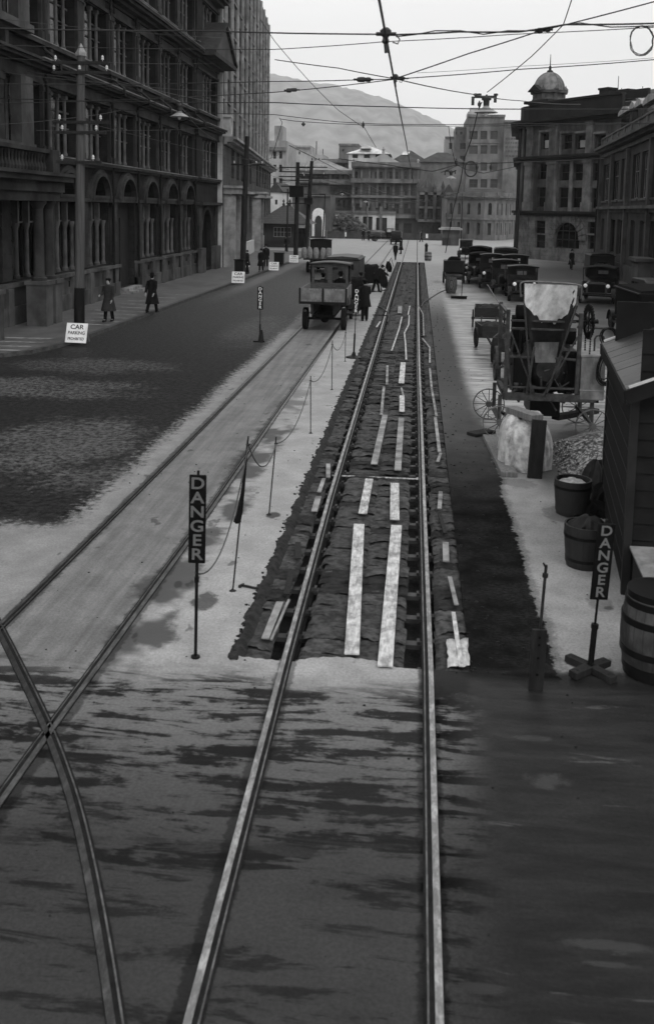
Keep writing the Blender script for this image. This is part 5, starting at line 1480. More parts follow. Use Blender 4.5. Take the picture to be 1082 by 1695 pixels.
def shed():
    P0 = Vector((2.80,12.35)); P1 = Vector((3.26,16.3)); a = (P1-P0).normalized(); n = Vector((-a.y, a.x)); r = Vector((a.y,-a.x))
    T = thing('timber_shed', 'dark weatherboard works shed with a sloping boarded roof', 'shed')
    ze = 2.66; L = (P1-P0).length
    # left wall of lapped boards (u from near corner to far), right = into the shed
    def m(u, d, z): return Vector((P0.x+a.x*u+r.x*d, P0.y+a.y*u+r.y*d, z))
    w = MB(); k = 0; z = .08
    while z < ze-.05:
        z1 = min(z+.315, ze)
        v = [m(0,-.035,z),m(L,-.035,z),m(L,-.008,z1),m(0,-.008,z1),m(0,.02,z),m(L,.02,z),m(L,.02,z1),m(0,.02,z1)]
        w.add(v, [(0,3,2,1),(4,5,6,7),(0,1,5,4),(3,7,6,2),(0,4,7,3),(1,2,6,5)]); z += .3
    w.mbox(m, 0, L, .02, .06, 0, ze)
    w.obj('weatherboard_wall', M['shedboard'], T, smooth=False)
    f = MB(); z = .38
    while z < ze-.1:
        f.mbox(m, .02, L-.02, -.043, -.036, z-.008, z+.006); z += .3
    f.obj('board_edge_highlight', M['shedtrim'], T, smooth=False)  # paler strips paint the light caught along each board's edge
    f = MB(); z = .08
    while z < ze+.6:
        z1 = z+.235
        f.add([m(-.03,.05,z),m(-.03,3.6,z),m(-.005,3.6,z1),m(-.005,.05,z1)], [(0,1,2,3)]); f.add([m(-.03,.05,z),m(-.03,3.6,z),m(.02,3.6,z),m(.02,.05,z)],[(3,2,1,0)]); z += .22
    f.mbox(m, .02, .05, .05, 3.6, 0, ze+.8); f.mbox(m, L-.05, L, .05, 3.6, 0, ze+.8); f.mbox(m, .05, L-.05, 3.55, 3.6, 0, ze)
    f.obj('end_wall', M['shedboard'], T, smooth=False)
    for q_ in (0, L): c = MB(); c.mbox(m, q_-.05, q_+.05, -.05, .05, 0, ze); c.obj('corner_post', M['shedtrim'], T, smooth=False)
    d = MB(); d.mbox(m, -.06, -.035, .5, 1.5, .08, 2.2); do = d.obj('door', M['shedboard'], T, smooth=False); h = MB(); h.mbox(m, -.1, -.06, .6, .66, 1.0, 1.2); h.obj('latch', M['iron'], do, smooth=False)
    for z in (.5, 1.9): 
        h = MB(); h.mbox(m, -.075, -.06, .9, 1.5, z, z+.05); h.obj('hinge', M['iron'], do, smooth=False)
    # roof: eave on the left, rising to the right
    sl = .42; rf = MB(); ov = .14
    def rp(u, d, z=0): return m(u, d, ze+.06+(d+ov)*sl+z)
    nb = 15; rg = random.Random(6)
    for i in range(nb):
        u0 = -.22+(L+.44)*i/nb; u1 = -.22+(L+.44)*(i+1)/nb - .012; dz = rg.uniform(0,.008)
        pts = [rp(u0,-ov,dz),rp(u1,-ov,dz),rp(u1,1.9,dz),rp(u0,1.9,dz)]; q = [p-Vector((0,0,.03)) for p in pts]
        rf.add(pts+q, [(3,2,1,0),(4,5,6,7),(0,1,5,4),(1,2,6,5),(2,3,7,6),(3,0,4,7)])
        pts = [m(u0,1.9,pts[2].z),m(u1,1.9,pts[2].z),m(u1,3.9,pts[2].z-2*sl),m(u0,3.9,pts[2].z-2*sl)]; rf.add(pts, [(0,1,2,3)])
    ro = rf.obj('roof', M['shedroof'], T, smooth=False)
    fa = MB(); fa.beam(m(-.24,-ov-.01,ze-.03), m(L+.24,-ov-.01,ze-.03), .03, .17); 
    fa.beam(rp(-.235,-ov,-.1), rp(-.235,1.9,-.1), .03, .17); fa.beam(rp(L+.235,-ov,-.1), rp(L+.235,1.9,-.1), .03, .17); fa.obj('fascia', M['shedboard'], T, smooth=False)
    fl = MB(); fl.beam(rp(-.23,-ov+.03,.025), rp(-.23,1.9,.025), .035, .03); fl.obj('roof_batten', M['zincedge'], ro, smooth=False)
    fl = MB(); fl.beam(rp(L+.22,-ov+.03,.025), rp(L+.22,1.9,.025), .06, .03); fl.obj('roof_batten', M['zincedge'], ro, smooth=False)
    # box with a pale lid beside it
    B = thing('lidded_box', 'low timber box with a pale sloping lid against the shed end', 'box')
    m2 = MB(); m2.add([(2.86,11.35,0),(3.9,11.35,0),(3.9,12.25,0),(2.86,12.25,0),(2.86,11.35,.5),(3.9,11.35,.5),(3.9,12.25,.62),(2.86,12.25,.62)], [(0,3,2,1),(4,5,6,7),(0,1,5,4),(1,2,6,5),(2,3,7,6),(3,0,4,7)]); m2.obj('box_body', M['darkwood'], B, smooth=False)
    m2 = MB(); m2.add([(2.82,11.3,.505),(3.95,11.3,.505),(3.95,12.29,.635),(2.82,12.29,.635),(2.82,11.3,.535),(3.95,11.3,.535),(3.95,12.29,.665),(2.82,12.29,.665)], [(0,3,2,1),(4,5,6,7),(0,1,5,4),(1,2,6,5),(2,3,7,6),(3,0,4,7)]); m2.obj('lid', M['lidpaint'], B, smooth=False)
M['shedboard'] = mat('creosoted_board', .008, .75, .4, 3, .3, .004, stain=.3, kind='World', spec=.12)
M['shedtrim'] = mat('shed_corner_post_and_edge_highlight', .012, .6, .4, 3, .3, .004, kind='World')
M['shedroof'] = mat('tarred_roof_board', .04, .45, .5, 3, .4, .004, aniso=(.6,5,5), kind='World', stain=.4, sscale=1.2)
M['zincedge'] = mat('zinc_edge_strip', .5, .4, .2, 5)
M['lidpaint'] = mat('pale_lid_paint', .2, .6, .3, 6, .2, .003, stain=.3, sscale=3)
shed()

# tarpaulin bundle with timbers round it
def bundle():
    c = G(868,785); cx, cy = c[0]+.08, c[1]+.95
    rng = random.Random(12); a = [rng.uniform(0,6) for _ in range(8)]
    m = MB()
    def f(u, v):
        t = u*2*PI; p = v*PI/2
        e = .62
        ct, st_ = math.cos(t), math.sin(t)
        X = math.copysign(abs(ct)**e, ct); Y = math.copysign(abs(st_)**e, st_)
        cp = abs(math.cos(p))**.55; sp_ = abs(math.sin(p))**.68
        w = 1 + .05*math.sin(5*t+a[0]+3*v) + .05*abs(math.sin(5*t+a[1]-5*v)) + .035*abs(math.sin(9*t+a[2]+9*v)) + .015*math.sin(23*t+11*v) + .1*max(0,.25-v)*math.sin(8*t+a[3])*2
        z = sp_*.98*(1+.03*math.sin(4*t+a[4])) 
        return (cx + X*cp*.47*w, cy + Y*cp*.8*w, max(z + .02*math.sin(17*u*3+8*v), .01))
    m.grid(f, 90, 34)
    o = m.obj('tarpaulin_bundle', M['cloth'], ang=75); tag(o, 'hump-shaped load wrapped in pale tarpaulin in front of the mixer', 'tarpaulin bundle')
    pl = MB(); b = G(884,791); pl.beam((b[0],b[1]-.02,-.0),(b[0]+.06,b[1]+.1,1.08), .27, .09, up=(0,1,0)); o = pl.obj('timber_baulk', M['darkwood2'], bevel=.012, smooth=False); tag(o, 'thick dark timber standing against the front of the tarpaulin bundle', 'timber', 'timbers round the tarpaulin bundle')
    pl = MB(); pl.beam((cx-.28,cy+.1,1.02),(cx+.14,cy-.75,1.04), .26, .13); o = pl.obj('timber_baulk', M['wood'], bevel=.012, smooth=False); tag(o, 'short thick timber lying on top of the tarpaulin bundle', 'timber', 'timbers round the tarpaulin bundle')
    pl = MB(); p0 = Vector((*G(806,726),.05)); p1 = Vector((*G(838,790),.05)); pl.beam(p0+Vector((.05,0,0)), p1+Vector((.05,0,0)), .3, .1); o = pl.obj('timber_baulk', M['wood'], bevel=.012, smooth=False); tag(o, 'broad timber on the ground along the bundle on the pit side', 'timber', 'timbers round the tarpaulin bundle')
    pl = MB(); p0 = Vector((*G(780,722),.04)); p1 = Vector((*G(812,716),.04)); pl.beam(p0, p1, .3, .07); o = pl.obj('timber_baulk', M['darkwood'], bevel=.01, smooth=False); tag(o, 'short dark timber on the mud by the mixer wheel', 'timber', 'timbers round the tarpaulin bundle')
    pl = MB(); p0 = Vector((*G(917,712),.3)); p1 = Vector((*G(985,700),.3)); pl.beam(p0, p1, .2, .12); o = pl.obj('timber_baulk', M['darkwood'], bevel=.01, smooth=False); tag(o, 'timber baulk lying behind the gravel heap under the mixer', 'timber', 'timbers round the tarpaulin bundle')
bundle()
# heap of road metal
rng = random.Random(5); m_ = MB(); gc = G(968,770)
def hz(x, y):
    d = ((x-gc[0]-.5)/1.15)**2 + ((y-gc[1]-.4)/1.9)**2
    return max(0, .52*(1-d))
m_.grid(lambda u,v: (gc[0]-1+3.2*u, gc[1]-1.9+4.6*v, hz(gc[0]-1+3.2*u, gc[1]-1.9+4.6*v)-.01), 24, 24)
for k in range(3800):
    x = gc[0]+.5+rng.gauss(0,.55); y = gc[1]+.3+rng.gauss(0,.85); z = hz(x,y)
    if z <= 0 and rng.random() < .75: continue
    if x > 3.15 or y > 21.3: continue
    s_ = rng.uniform(.012,.034); b_ = len(m_.v)
    R3 = Matrix.Rotation(rng.uniform(0,6),3,'Z') @ Matrix.Rotation(rng.uniform(-.7,.7),3,'X')
    q = [R3 @ Vector(v)*s_ for v in ((1.3,0,0),(0,1,0),(-1.2,.2,0),(.1,-1,0),(0,0,.8),(.1,0,-.7))]
    m_.add([p+Vector((x,y,z+.01)) for p in q], [(0,1,4),(1,2,4),(2,3,4),(3,0,4),(1,0,5),(2,1,5),(3,2,5),(0,3,5)])
def gravmat():
    m, t, b = newmat('wet_road_metal'); w = coords(t,'World')
    v = t.nodes.new('ShaderNodeTexVoronoi'); v.inputs['Scale'].default_value = 26; t.links.new(w, v.inputs['Vector'])
    s2 = t.nodes.new('ShaderNodeSeparateColor'); t.links.new(v.outputs['Color'], s2.inputs[0])
    c = S(t, s2.outputs[0]); a = c.step(.35,1.0)*.26+.02
    grey(t, a, b.inputs['Base Color']); b.inputs['Roughness'].default_value = .4; return m
tag(m_.obj('gravel_heap', gravmat(), smooth=False), 'heap of wet broken road metal between bundle, mixer and shed', 'gravel', kind='stuff')

# ------------------------------------------------------------------ concrete mixer
def spokewheel(name, r, w, n, mt, rim=.03, hub=.07, tyre=None, spoke=.018):
    """wheel with its axle along local Z"""
    m = MB()
    m.lathe([(r-rim,-w/2),(r,-w/2),(r,w/2),(r-rim,w/2),(r-rim,-w/2)], (0,0,0), 32)
    m.lathe([(.001,-w*.9),(hub,-w*.9),(hub,w*.9),(.001,w*.9)], (0,0,0), 12)
    for k in range(n):
        t = 2*PI*k/n; m.cyl((math.cos(t)*hub*.8,math.sin(t)*hub*.8,0),(math.cos(t)*(r-rim*.6),math.sin(t)*(r-rim*.6),0), spoke, spoke*.8, 6)
    return m.mesh(name, mt)
def mixer():
    T = thing('concrete_mixer', 'towing concrete mixer with raised pale-crusted loading skip on spoked iron wheels', 'concrete mixer')
    y0, y1 = 20.9, 22.7
    A = lambda px, py, y=y0: AT(px, py, y)
    def bar(m, p, q, w=.07, h=.07, y=y0, y2=None): m.beam(A(*p,y), A(*q, y if y2 is None else y2), w, h)
    fr = MB()
    zc = A(890,657).z
    for y in (y0, y1):
        fr.beam((A(834,657).x,y,zc),(A(985,657).x,y,zc), .09, .16)
    for x in (A(836,657).x, A(945,657).x, A(985,657).x): fr.beam((x,y0+.04,zc),(x,y1-.04,zc), .1, .12)
    for (p, q) in (((841,512),(836,652)),((962,518),(953,652))):
        bar(fr, p, q, .085, .085); a = A(*p); b_ = A(*q); fr.beam(a+Vector((0,y1-y0,0)), b_+Vector((0,y1-y0,0)), .085, .085)
        fr.beam(a+Vector((0,.04,-.08)), a+Vector((0,y1-y0-.04,-.08)), .07, .07)
    for p, q in (((845,530),(953,533)),((845,543),(953,547)),((839,590),(879,591)),((918,593),(958,596)),((838,640),(955,644))): bar(fr, p, q, .04, .045)
    fr.obj('frame', M['frame'], T, bevel=.006, smooth=False)
    br = MB()
    for p, q in (((845,548),(884,652)),((957,556),(898,655)),((884,574),(871,652)),((836,560),(845,645)),((930,590),(903,655))): bar(br, p, q, .05, .03, y0-.05)
    for p, q in (((850,560),(832,660)),((838,655),(865,640))): bar(br, p, q, .04, .04, y0+.5)
    br.obj('brace', M['frame'], T, smooth=False)
    # skip: open-fronted chute, rounded in at the sides
    def sk(px, py, dy=0.0):
        t = (py-468)/132
        return AT(px, py, y0-.55+.75*t+dy)
    left = [(866,468),(866,500),(870,525),(876,560),(884,600)]; right = [(957,472),(954,502),(946,525),(934,560),(921,600)]
    m = MB(); n = 8; rows = []
    for l, r_ in zip(left, right):
        row = []
        for k in range(n+1):
            u = k/n; px = l[0]+(r_[0]-l[0])*u; py = l[1]+(r_[1]-l[1])*u
            row.append(sk(px, py, .32*(1-(2*u-1)**4)))
        rows.append(row)
    vs = [v for r_ in rows for v in r_]; q = n+1
    m.add(vs, [(i*q+k, i*q+k+1, (i+1)*q+k+1, (i+1)*q+k) for i in range(len(rows)-1) for k in range(n)])
    so_ = m.obj('skip', M['skipdark'], T, ang=60); s_ = so_.modifiers.new('solid','SOLIDIFY'); s_.thickness = .02; s_.offset = -1
    # crust of set concrete in its upper half, with a ragged lower edge
    rng = random.Random(3); m = MB(); nu, nv = 40, 12
    def g(u, v):
        low = 500 + 30*(1-(abs(2*u-1))**2.6) + 2.2*math.sin(u*23)+1.6*math.sin(u*41+1)+rng.uniform(-1.0,1.0)
        py = 468.5+3.5*u + (low-468)*v
        w = (py-468)/132
        lx = np.interp(py,[468,500,525],[867.5,867.5,871.5]); rx = np.interp(py,[468,502,525],[955.5,952.5,944.5])
        p = sk(lx+(rx-lx)*u, py, .32*(1-(2*u-1)**4)); return (p.x, p.y-.04+.006*math.sin(u*31+v*17), p.z)
    m.grid(g, nu, nv); m.obj('concrete_crust', M['concretepale'], so_, ang=60)
    r_ = MB(); pts = [sk(862,490,-.02), sk(861,478,-.03), sk(866,466,-.02), sk(911,467,.3), sk(957,471,-.02), sk(962,480,-.03), sk(961,494,-.02)]
    r_.tube([Vector(p) for p in smooth3(pts)], .017, 8); r_.obj('skip_rim', M['tankgrey'], so_)
    c = MB(); c.tube([sk(955,505,-.05), A(905,650,y0-.1)], .022, 6); c.tube([sk(868,505,-.03), A(878,652,y0-.1)], .022, 6); c.obj('skip_arm', M['frame'], T)
    # throat plate and drum
    th = MB(); th.add([A(884,600,y0+.2),A(921,600,y0+.2),A(925,566,y0+.18),A(879,566,y0+.18)],[(0,1,2,3)]); th.obj('throat_plate', M['tankgrey'], T)
    d = MB(); c0 = A(900,610,0) if False else AT(900,612,21.8)
    prof = [(.26,-.7),(.56,-.38),(.6,-.3),(.6,.3),(.56,.38),(.26,.7)]
    dd = MB(); dd.lathe(prof, (0,0,0), 28); dd.lathe([(.6,-.06),(.66,-.06),(.66,.06),(.6,.06)], (0,0,0), 28)
    do = dd.obj('drum', M['skipdark'], T, (c0.x, c0.y, 1.5)); do.rotation_euler = (R(90),0,0)
    # engine housing and gearbox behind
    e = MB(); e.box(c0.x-.75,c0.x-.35,21.1,22.5,.95,1.75); e.box(c0.x+.25,c0.x+.62,21.3,22.5,.95,1.9); e.cyl((c0.x-.55,21.6,1.75),(c0.x-.55,21.6,2.3), .05); e.obj('engine', M['black'], T, bevel=.02, smooth=False)
    # water tank
    w = MB(); xa, xb = A(961,600).x, A(1000,600).x; z1 = A(980,588).z; z0 = A(980,662).z
    w.box(xa, xb+.02, y0-.05, y1, z0, z1); to = w.obj('water_tank', M['tankgrey'], T, bevel=.02, smooth=False)
    l = MB(); l.box(xa-.015, xb+.035, y0-.065, y1+.015, z1-.03, z1+.012); l.box(xa-.01,xb+.03,y0-.06,y1,z0+.2,z0+.225); l.obj('tank_lid', M['lidpaint'], to, bevel=.005, smooth=False)
    p = MB(); q_ = AT(988,575,y0+.6); p.tube([q_+Vector((-.06,0,-.1)),q_+Vector((-.06,0,.18)),q_+Vector((-.03,0,.25)),q_+Vector((.05,0,.27)),q_+Vector((.12,0,.25)),q_+Vector((.15,0,.15))], .022, 8); p.tube([A(955,541,y0+1.2), A(1004,543,y0+1.2)], .03, 8); p.obj('pipe', M['frame'], to)
    s_ = MB(); s_.box(xa+.02,xb-.02,y0+.3,y0+.5,z0-.12,z0); s_.obj('tank_bracket', M['black'], to, smooth=False)
    # hose coils hung at the tank's end
    h = MB()
    for k in range(6):
        cx, cz = A(1006,556,y0).x + random.uniform(-.02,.02), A(1006,556,y0).z + random.uniform(-.02,.02); rr = .16+random.uniform(-.02,.02)
        h.tube([(cx+math.cos(t)*rr, y0-.08-k*.012, cz+math.sin(t)*rr*1.15) for t in [2*PI*j/18 for j in range(18)]], .013, 5, closed=True)
    h.obj('hose_coil', M['black'], T)
    h = MB()
    for k in range(7):
        cx, cz = A(1000,606,y0).x + random.uniform(-.03,.03), A(1000,606,y0).z + random.uniform(-.03,.03); rr = .13+random.uniform(-.03,.05)
        h.tube([(cx+math.cos(t)*rr*(1-.35*math.sin(t)), y0-.1-k*.012, cz+math.sin(t)*rr*2.3) for t in [2*PI*j/18 for j in range(18)]], .012, 5, closed=True)
    h.obj('hose_coil', M['black'], T)
    # flywheel on the pit side, chain wheel at the top on the tank side
    f = bpy.data.objects.new('flywheel', spokewheel('flywheel', .39, .06, 6, M['frame'], .05, .07, spoke=.02)); COL.objects.link(f); f.parent = T
    c_ = AT(820,601,21.6); f.location = c_; f.rotation_euler = (0,R(90),0)
    ax = MB(); ax.cyl(c_+Vector((-.05,0,0)), c_+Vector((.5,0,0)), .03); ax.obj('axle', M['iron'], T)
    g = MB(); c_ = AT(974,532,21.2)
    g.lathe([(.24,-.02),(.36,-.02),(.36,.02),(.24,.02),(.24,-.02)], (0,0,0), 30); g.lathe([(.0,-.05),(.06,-.05),(.06,.05),(.0,.05)], (0,0,0), 12)
    for k in range(6): t = k*PI/3; g.cyl((0,0,0),(math.cos(t)*.26,math.sin(t)*.26,0), .02, n=6)
    for k in range(30): t = k*2*PI/30; g.box(math.cos(t)*.37-.015,math.cos(t)*.37+.015,math.sin(t)*.37-.015,math.sin(t)*.37+.015,-.018,.018)
    go = g.obj('chain_wheel', M['black'], T, tuple(c_)); go.rotation_euler = (0,R(90),R(8))
    ax = MB(); ax.cyl(c_+Vector((-.4,0,0)), c_+Vector((.16,0,0)), .03); ax.cyl(c_+Vector((.1,0,0)), c_+Vector((.2,0,.01)), .05); ax.obj('axle', M['black'], T)
    ch = MB()
    bk = MB(); bk.box(AT(846,600,22.5).x, AT(951,600,22.5).x, 22.45, 22.6, .95, 2.25); bk.box(AT(846,600,22.0).x, AT(872,600,22.0).x, 21.9, 22.4, 1.2, 2.55); bk.cyl((c0.x-.45,22.2,2.3),(c0.x+.5,22.2,2.3), .16); bk.cyl((c0.x-.65,22.0,2.62),(c0.x-.3,22.0,2.62), .2, n=14); bk.obj('engine_cover', M['blackmatt'], T, bevel=.02)
    for s_ in (-.34, .34):
        for k in range(22): z = c_.z-.05-k*.05; ch.box(c_.x-.016,c_.x+.016,c_.y+s_*(1-k*.012)-.012,c_.y+s_*(1-k*.012)+.012,z-.02,z+.02)
    ch.obj('drive_chain', M['iron'], T, smooth=False)
    # road wheels, discs facing the pit end
    wm = spokewheel('road_wheel', .37, .07, 12, M['wheeliron'], .02, .07, spoke=.011)
    for px, py, y in ((827,694,20.72),(981,701,20.72),(808,684,22.75),(955,690,22.75)):
        o = bpy.data.objects.new('wheel', wm); COL.objects.link(o); o.parent = T; c_ = AT(px,py,y); o.location = (c_.x, y, .37); o.rotation_euler = (R(90),0,0)
    ax = MB()
    for px in (827, 981): x = AT(px,694,20.8).x; ax.beam((x,20.7,.37),(x,22.8,.37), .07, .07); ax.beam((x,21.0,.37),(x,21.0,zc), .08,.08); ax.beam((x,22.5,.37),(x,22.5,zc), .08,.08)
    ax.obj('axle', M['frame'], T)
    db = MB(); db.beam((AT(827,700,21).x+.1,21.7,.4),(AT(880,700,21).x,19.9,.25), .06,.06); db.box(c0.x-.35,c0.x+.3,21.2,22.4,.45,.78); db.obj('drawbar', M['black'], T, smooth=False)
    # control box with gauges, bits that clutter the middle
    cl = MB(); rg = random.Random(8)
    for k in range(36):
        a = Vector((rg.uniform(1.9,3.3), rg.uniform(20.95,21.3), rg.uniform(.8,1.6))); b_ = a + Vector((rg.uniform(-.25,.25), rg.uniform(-.1,.1), rg.uniform(-.3,.3))); cl.tube([a,b_], rg.uniform(.012,.03), 6)
    for k in range(6):
        a = Vector((rg.uniform(2.0,3.2), 20.98, rg.uniform(.85,1.3))); cl.lathe([(.06,-.02),(.06,.02)], tuple(a), 10)
    cl.obj('lever', M['frame'], T)
def smooth3(p, n=5):
    out = []
    for i in range(len(p)-1):
        p0 = p[max(i-1,0)]; p1 = p[i]; p2 = p[i+1]; p3 = p[min(i+2,len(p)-1)]
        for k in range(n):
            t = k/n
            out.append(.5*((2*p1)+(-p0+p2)*t+(2*p0-5*p1+4*p2-p3)*t*t+(-p0+3*p1-3*p2+p3)*t**3))
    return out + [p[-1]]
M['skipdark'] = mat('rusty_skip_steel', .022, .6, .6, 4, .4, .006, stain=.4, sscale=4)
mixer()
# ------------------------------------------------------------------ poles, lamps and wires
def pole(label, base, top, r0, r1, black=0, arms=(), boxes=(), arm_dir=(1,0), capped=False, z0=0.0, group='timber poles along the street', mt='darkpole'):
    p = Vector((*G(*base, z0), z0)); t = AT(top[0], top[1], p.y)
    T = thing('timber_pole', label, 'utility pole', tuple(p), 0, group)
    d = t - p; m = MB(); m.tube([Vector((0,0,-.02)), d*.33, d*.66, d], [r0, r0*.9+r1*.1, r0*.5+r1*.5, r1], 14)
    m.obj('shaft', M[mt], T)
    if black:
        m = MB(); m.tube([Vector((0,0,.0)), d*(black/d.length)], [r0*1.13, r0*1.08], 14); m.obj('painted_base', M['black'], T)
    if capped:
        m = MB(); m.lathe([(r1*1.5,0),(r1*1.5,.12),(r1*1.2,.16),(.02,.42)], tuple(d), 4); m.obj('cap', M['lidpaint'], T)
    ax = Vector((arm_dir[0],arm_dir[1],0)).normalized()
    for (py, l, r_, ins) in arms:
        z = AT(top[0], py, p.y).z - p.z; c = d*(z/d.length)
        m = MB(); m.beam(c-ax*l+Vector((0,-.12,0)), c+ax*r_+Vector((0,-.12,0)), .09, .1); ao = m.obj('crossarm', M['darkwood'], T, smooth=False)
        for u in ins:
            q = c+ax*u+Vector((0,-.12,.05)); m = MB(); m.cyl(q, q+Vector((0,0,.08)), .012, n=6); m.lathe([(.0,.05),(.055,.06),(.04,.11),(.05,.13),(.035,.18),(.0,.21)], tuple(q), 10); m.obj('insulator', M['porcelain'], ao)
    for (py0, py1, w) in boxes:
        z0_, z1_ = AT(top[0],py1,p.y).z-p.z, AT(top[0],py0,p.y).z-p.z; c = d*((z0_+z1_)/2/d.length); m = MB(); m.box(c.x-w/2,c.x+w/2,c.y-.7,c.y-.15,z0_,z1_); m.box(c.x-w/2-.05,c.x+w/2+.05,c.y-.72,c.y-.1,z1_,z1_+.06); m.obj('switch_box', M['black'], T, bevel=.02, smooth=False)
    return T, p + d
pole('nearest timber pole with a black painted foot and pale cap, before the black block', (131,562), (134,92), .17, .13, 1.85, [(104,.95,1.0,(-.85,.8)),(120,.95,1.1,(-.9,.0,.95)),(202,.9,1.1,(-.7,.75)),(219,.9,.95,(-.6,.6)),(268,.8,.8,(-.6,.5))], capped=True, z0=ZF, mt='poletimber')
P2 = pole('second timber pole, rising in front of the grey stone tower', (401,458), (409,225), .2, .15, .0, [(272,1.0,1.3,(-.8,.7,1.1)),(322,.9,.9,())], z0=ZF)
m_ = MB(); b_ = G(401,458,ZF); m_.box(b_[0]-.42,b_[0]+.2,b_[1]-.75,b_[1]-.25,ZF,1.3); m_.box(b_[0]-.46,b_[0]+.24,b_[1]-.79,b_[1]-.21,1.3,1.38); o = m_.obj('junction_box', M['black'], bevel=.02, smooth=False); tag(o, 'black iron junction box at the foot of the second pole', 'junction box')
pole('leaning-paired pole with a big switch box, left of the pair by the tiled hut', (489,432), (493,268), .22, .17, 0, [(277,1.7,1.2,(-1.4,-.9,.8)),(284,1.7,1.2,(-1.2,-.7,.8)),(292,1.7,1.2,(-1.4,.6)),(298,1.6,1.2,()),(308,1.5,1.0,()),(336,1.0,1.0,())], [(308,326,1.3)])
pole('tarred pole tilting towards the tracks, right of the pair by the tiled hut', (505,425), (516,266), .22, .17, 0, [(276,1.2,1.6,(-.8,1.2)),(289,1.2,1.6,(-.8,1.3)),(294,1.0,1.6,()),(305,1.0,1.9,()),(321,.9,1.6,())], [(328,338,.8)])
pole('thin iron pole over the tiled hut roof', (475,418), (476,312), .09, .07, 0, [(318,.8,.8,())])
pole('thin iron pole in front of the whitewashed arch', (534,399), (538,320), .11, .08, 0, [(322,.8,.8,())])
pole('stout pole at the rounded edge of the domed building', (852,428), (857,345), .24, .2, 0)
pole('slender pole on the square before the curved bank', (763,398), (765,320), .1, .07, 0, [(325,.5,.5,())])

def wire(label, pts, r=.012, name='overhead_wire', grp='overhead wires'):
    """pts: (px, py, distance)"""
    P = [AT(*p) for p in pts]; out = []
    for a, b_ in zip(P, P[1:]): out += sag(a, b_, (b_-a).length*.004, 6)[:-1]
    out.append(P[-1]); m = MB(); m.tube(out, r, 5); o = m.obj(name, M['wire']); tag(o, label, 'wire', grp); return P
def insul(label, p, y, r=.05, ln_=.22, horiz=True):
    c = AT(p[0], p[1], y); m = MB(); prof = [(.001,-ln_/2),(r*.5,-ln_*.45),(r*.4,-ln_*.3),(r,-ln_*.2),(r*1.1,0),(r,ln_*.2),(r*.4,ln_*.3),(r*.5,ln_*.45),(.001,ln_/2)]
    m.lathe(prof, (0,0,0), 10); o = m.obj('strain_insulator', M['wiremetal'], None, tuple(c)); 
    if horiz: o.rotation_euler = (0,R(90),0)
    tag(o, label, 'insulator', 'insulators in the span wires')
# trolley wire over the track under repair
m_ = MB(); y_ = 5.0; pts = []
pa, pb = AT(640,66,11.3), None
zt_ = pa.z; xt_ = pa.x
m_.tube([(xt_+.006*(1 if k % 2 else -1)*(k > 1), 4+k*8.0, zt_ - (.008 if k % 2 else 0)) for k in range(21)], .0135, 6)
o = m_.obj('trolley_wire', M['wire']); tag(o, 'thick trolley wire running away over the sacking pit', 'wire', 'trolley wires')
m_ = MB(); m_.tube([(xt_-3.6+.02*(k % 2), 30+k*8.0, zt_) for k in range(17)], .014, 6); o = m_.obj('trolley_wire', M['wire']); tag(o, 'trolley wire over the old tram track', 'wire', 'trolley wires')
def hanger(label, p, y, s=1.0):
    c = AT(p[0],p[1],y); T = thing('wire_hanger', label, 'wire hanger', tuple(c))
    m = MB(); m.lathe([(.02,-.1),(.045,-.08),(.03,-.03),(.06,.0),(.065,.05),(.03,.08)], (0,0,0), 10); m.cyl((-.11,0,.01),(.12,0,.01), .022, n=8); m.tube([(.12,0,.0),(.16,0,-.05),(.14,0,-.1),(.08,0,-.08)], .008, 5); m.obj('clamp', M['wiremetal'], T); T.scale = (s,s,s)
    m = MB(); m.cyl((0,0,-.1),(.012,.0,-.2), .02, n=8); m.obj('ear', M['wiremetal'], T)
hanger('iron hanger clamping the trolley wire to the nearest span', (638,57), 11.3, 1.0)
hanger('iron hanger on the second span over the pit track', (654,128), 17.5, .8)
wire('span wire holding the nearest hanger, towards the black block', [(-900,38,13),(0,46,12),(330,50,11.6),(632,56,11.3)], .009)
wire('heavy span wire from the nearest hanger towards the warehouse', [(645,57,11.3),(760,52,11.2),(860,52,11.2),(935,40,11.1),(1082,38,11),(1600,20,10)], .010)
wire('slack looping cable twisted along the heavy span', [(655,60,11.3),(690,56,11.28),(720,50,11.26),(762,50,11.25),(800,56,11.25),(840,50,11.2),(885,50,11.2),(925,42,11.15),(960,37,11.1),(1010,44,11),(1082,42,11)], .007)
wire('thin wire crossing above the nearest trolley hanger towards the warehouse', [(-300,70,16),(0,74,15),(455,81,14),(640,68,14),(850,56,14),(1300,30,13)], .006)
wire('wire slanting up to the sky from the second hanger', [(655,129,17.5),(775,88,17),(895,50,16.6),(1082,2,16),(1400,-80,15)], .011)
wire('wire climbing gently towards the dome from the second hanger', [(455,98,19),(560,112,18.3),(655,130,17.5),(860,114,18),(1082,98,18.5),(1500,70,19)], .009)
wire('insulated span from the tower to the second hanger', [(-300,140,24),(0,138,22),(455,134,19),(605,131,18),(655,130,17.5)], .009)
wire('lower insulated span from the tower to the second hanger', [(-300,190,26),(0,170,24),(455,152,19.5),(650,131,17.5)], .009)
wire('span running down from the second hanger towards the corner dome', [(655,130,17.5),(780,155,22),(860,166,28),(960,172,36)], .011)
wire('long level feeder cable seen against the hill', [(-200,158,34),(0,162,32),(455,169,27),(640,176,27),(860,180,27),(1300,176,27)], .014)
wire('upper wire of the pair crossing before the hill', [(0,170,50),(455,189,38),(560,201,37),(640,205,36),(860,204,36),(1200,200,36)], .012)
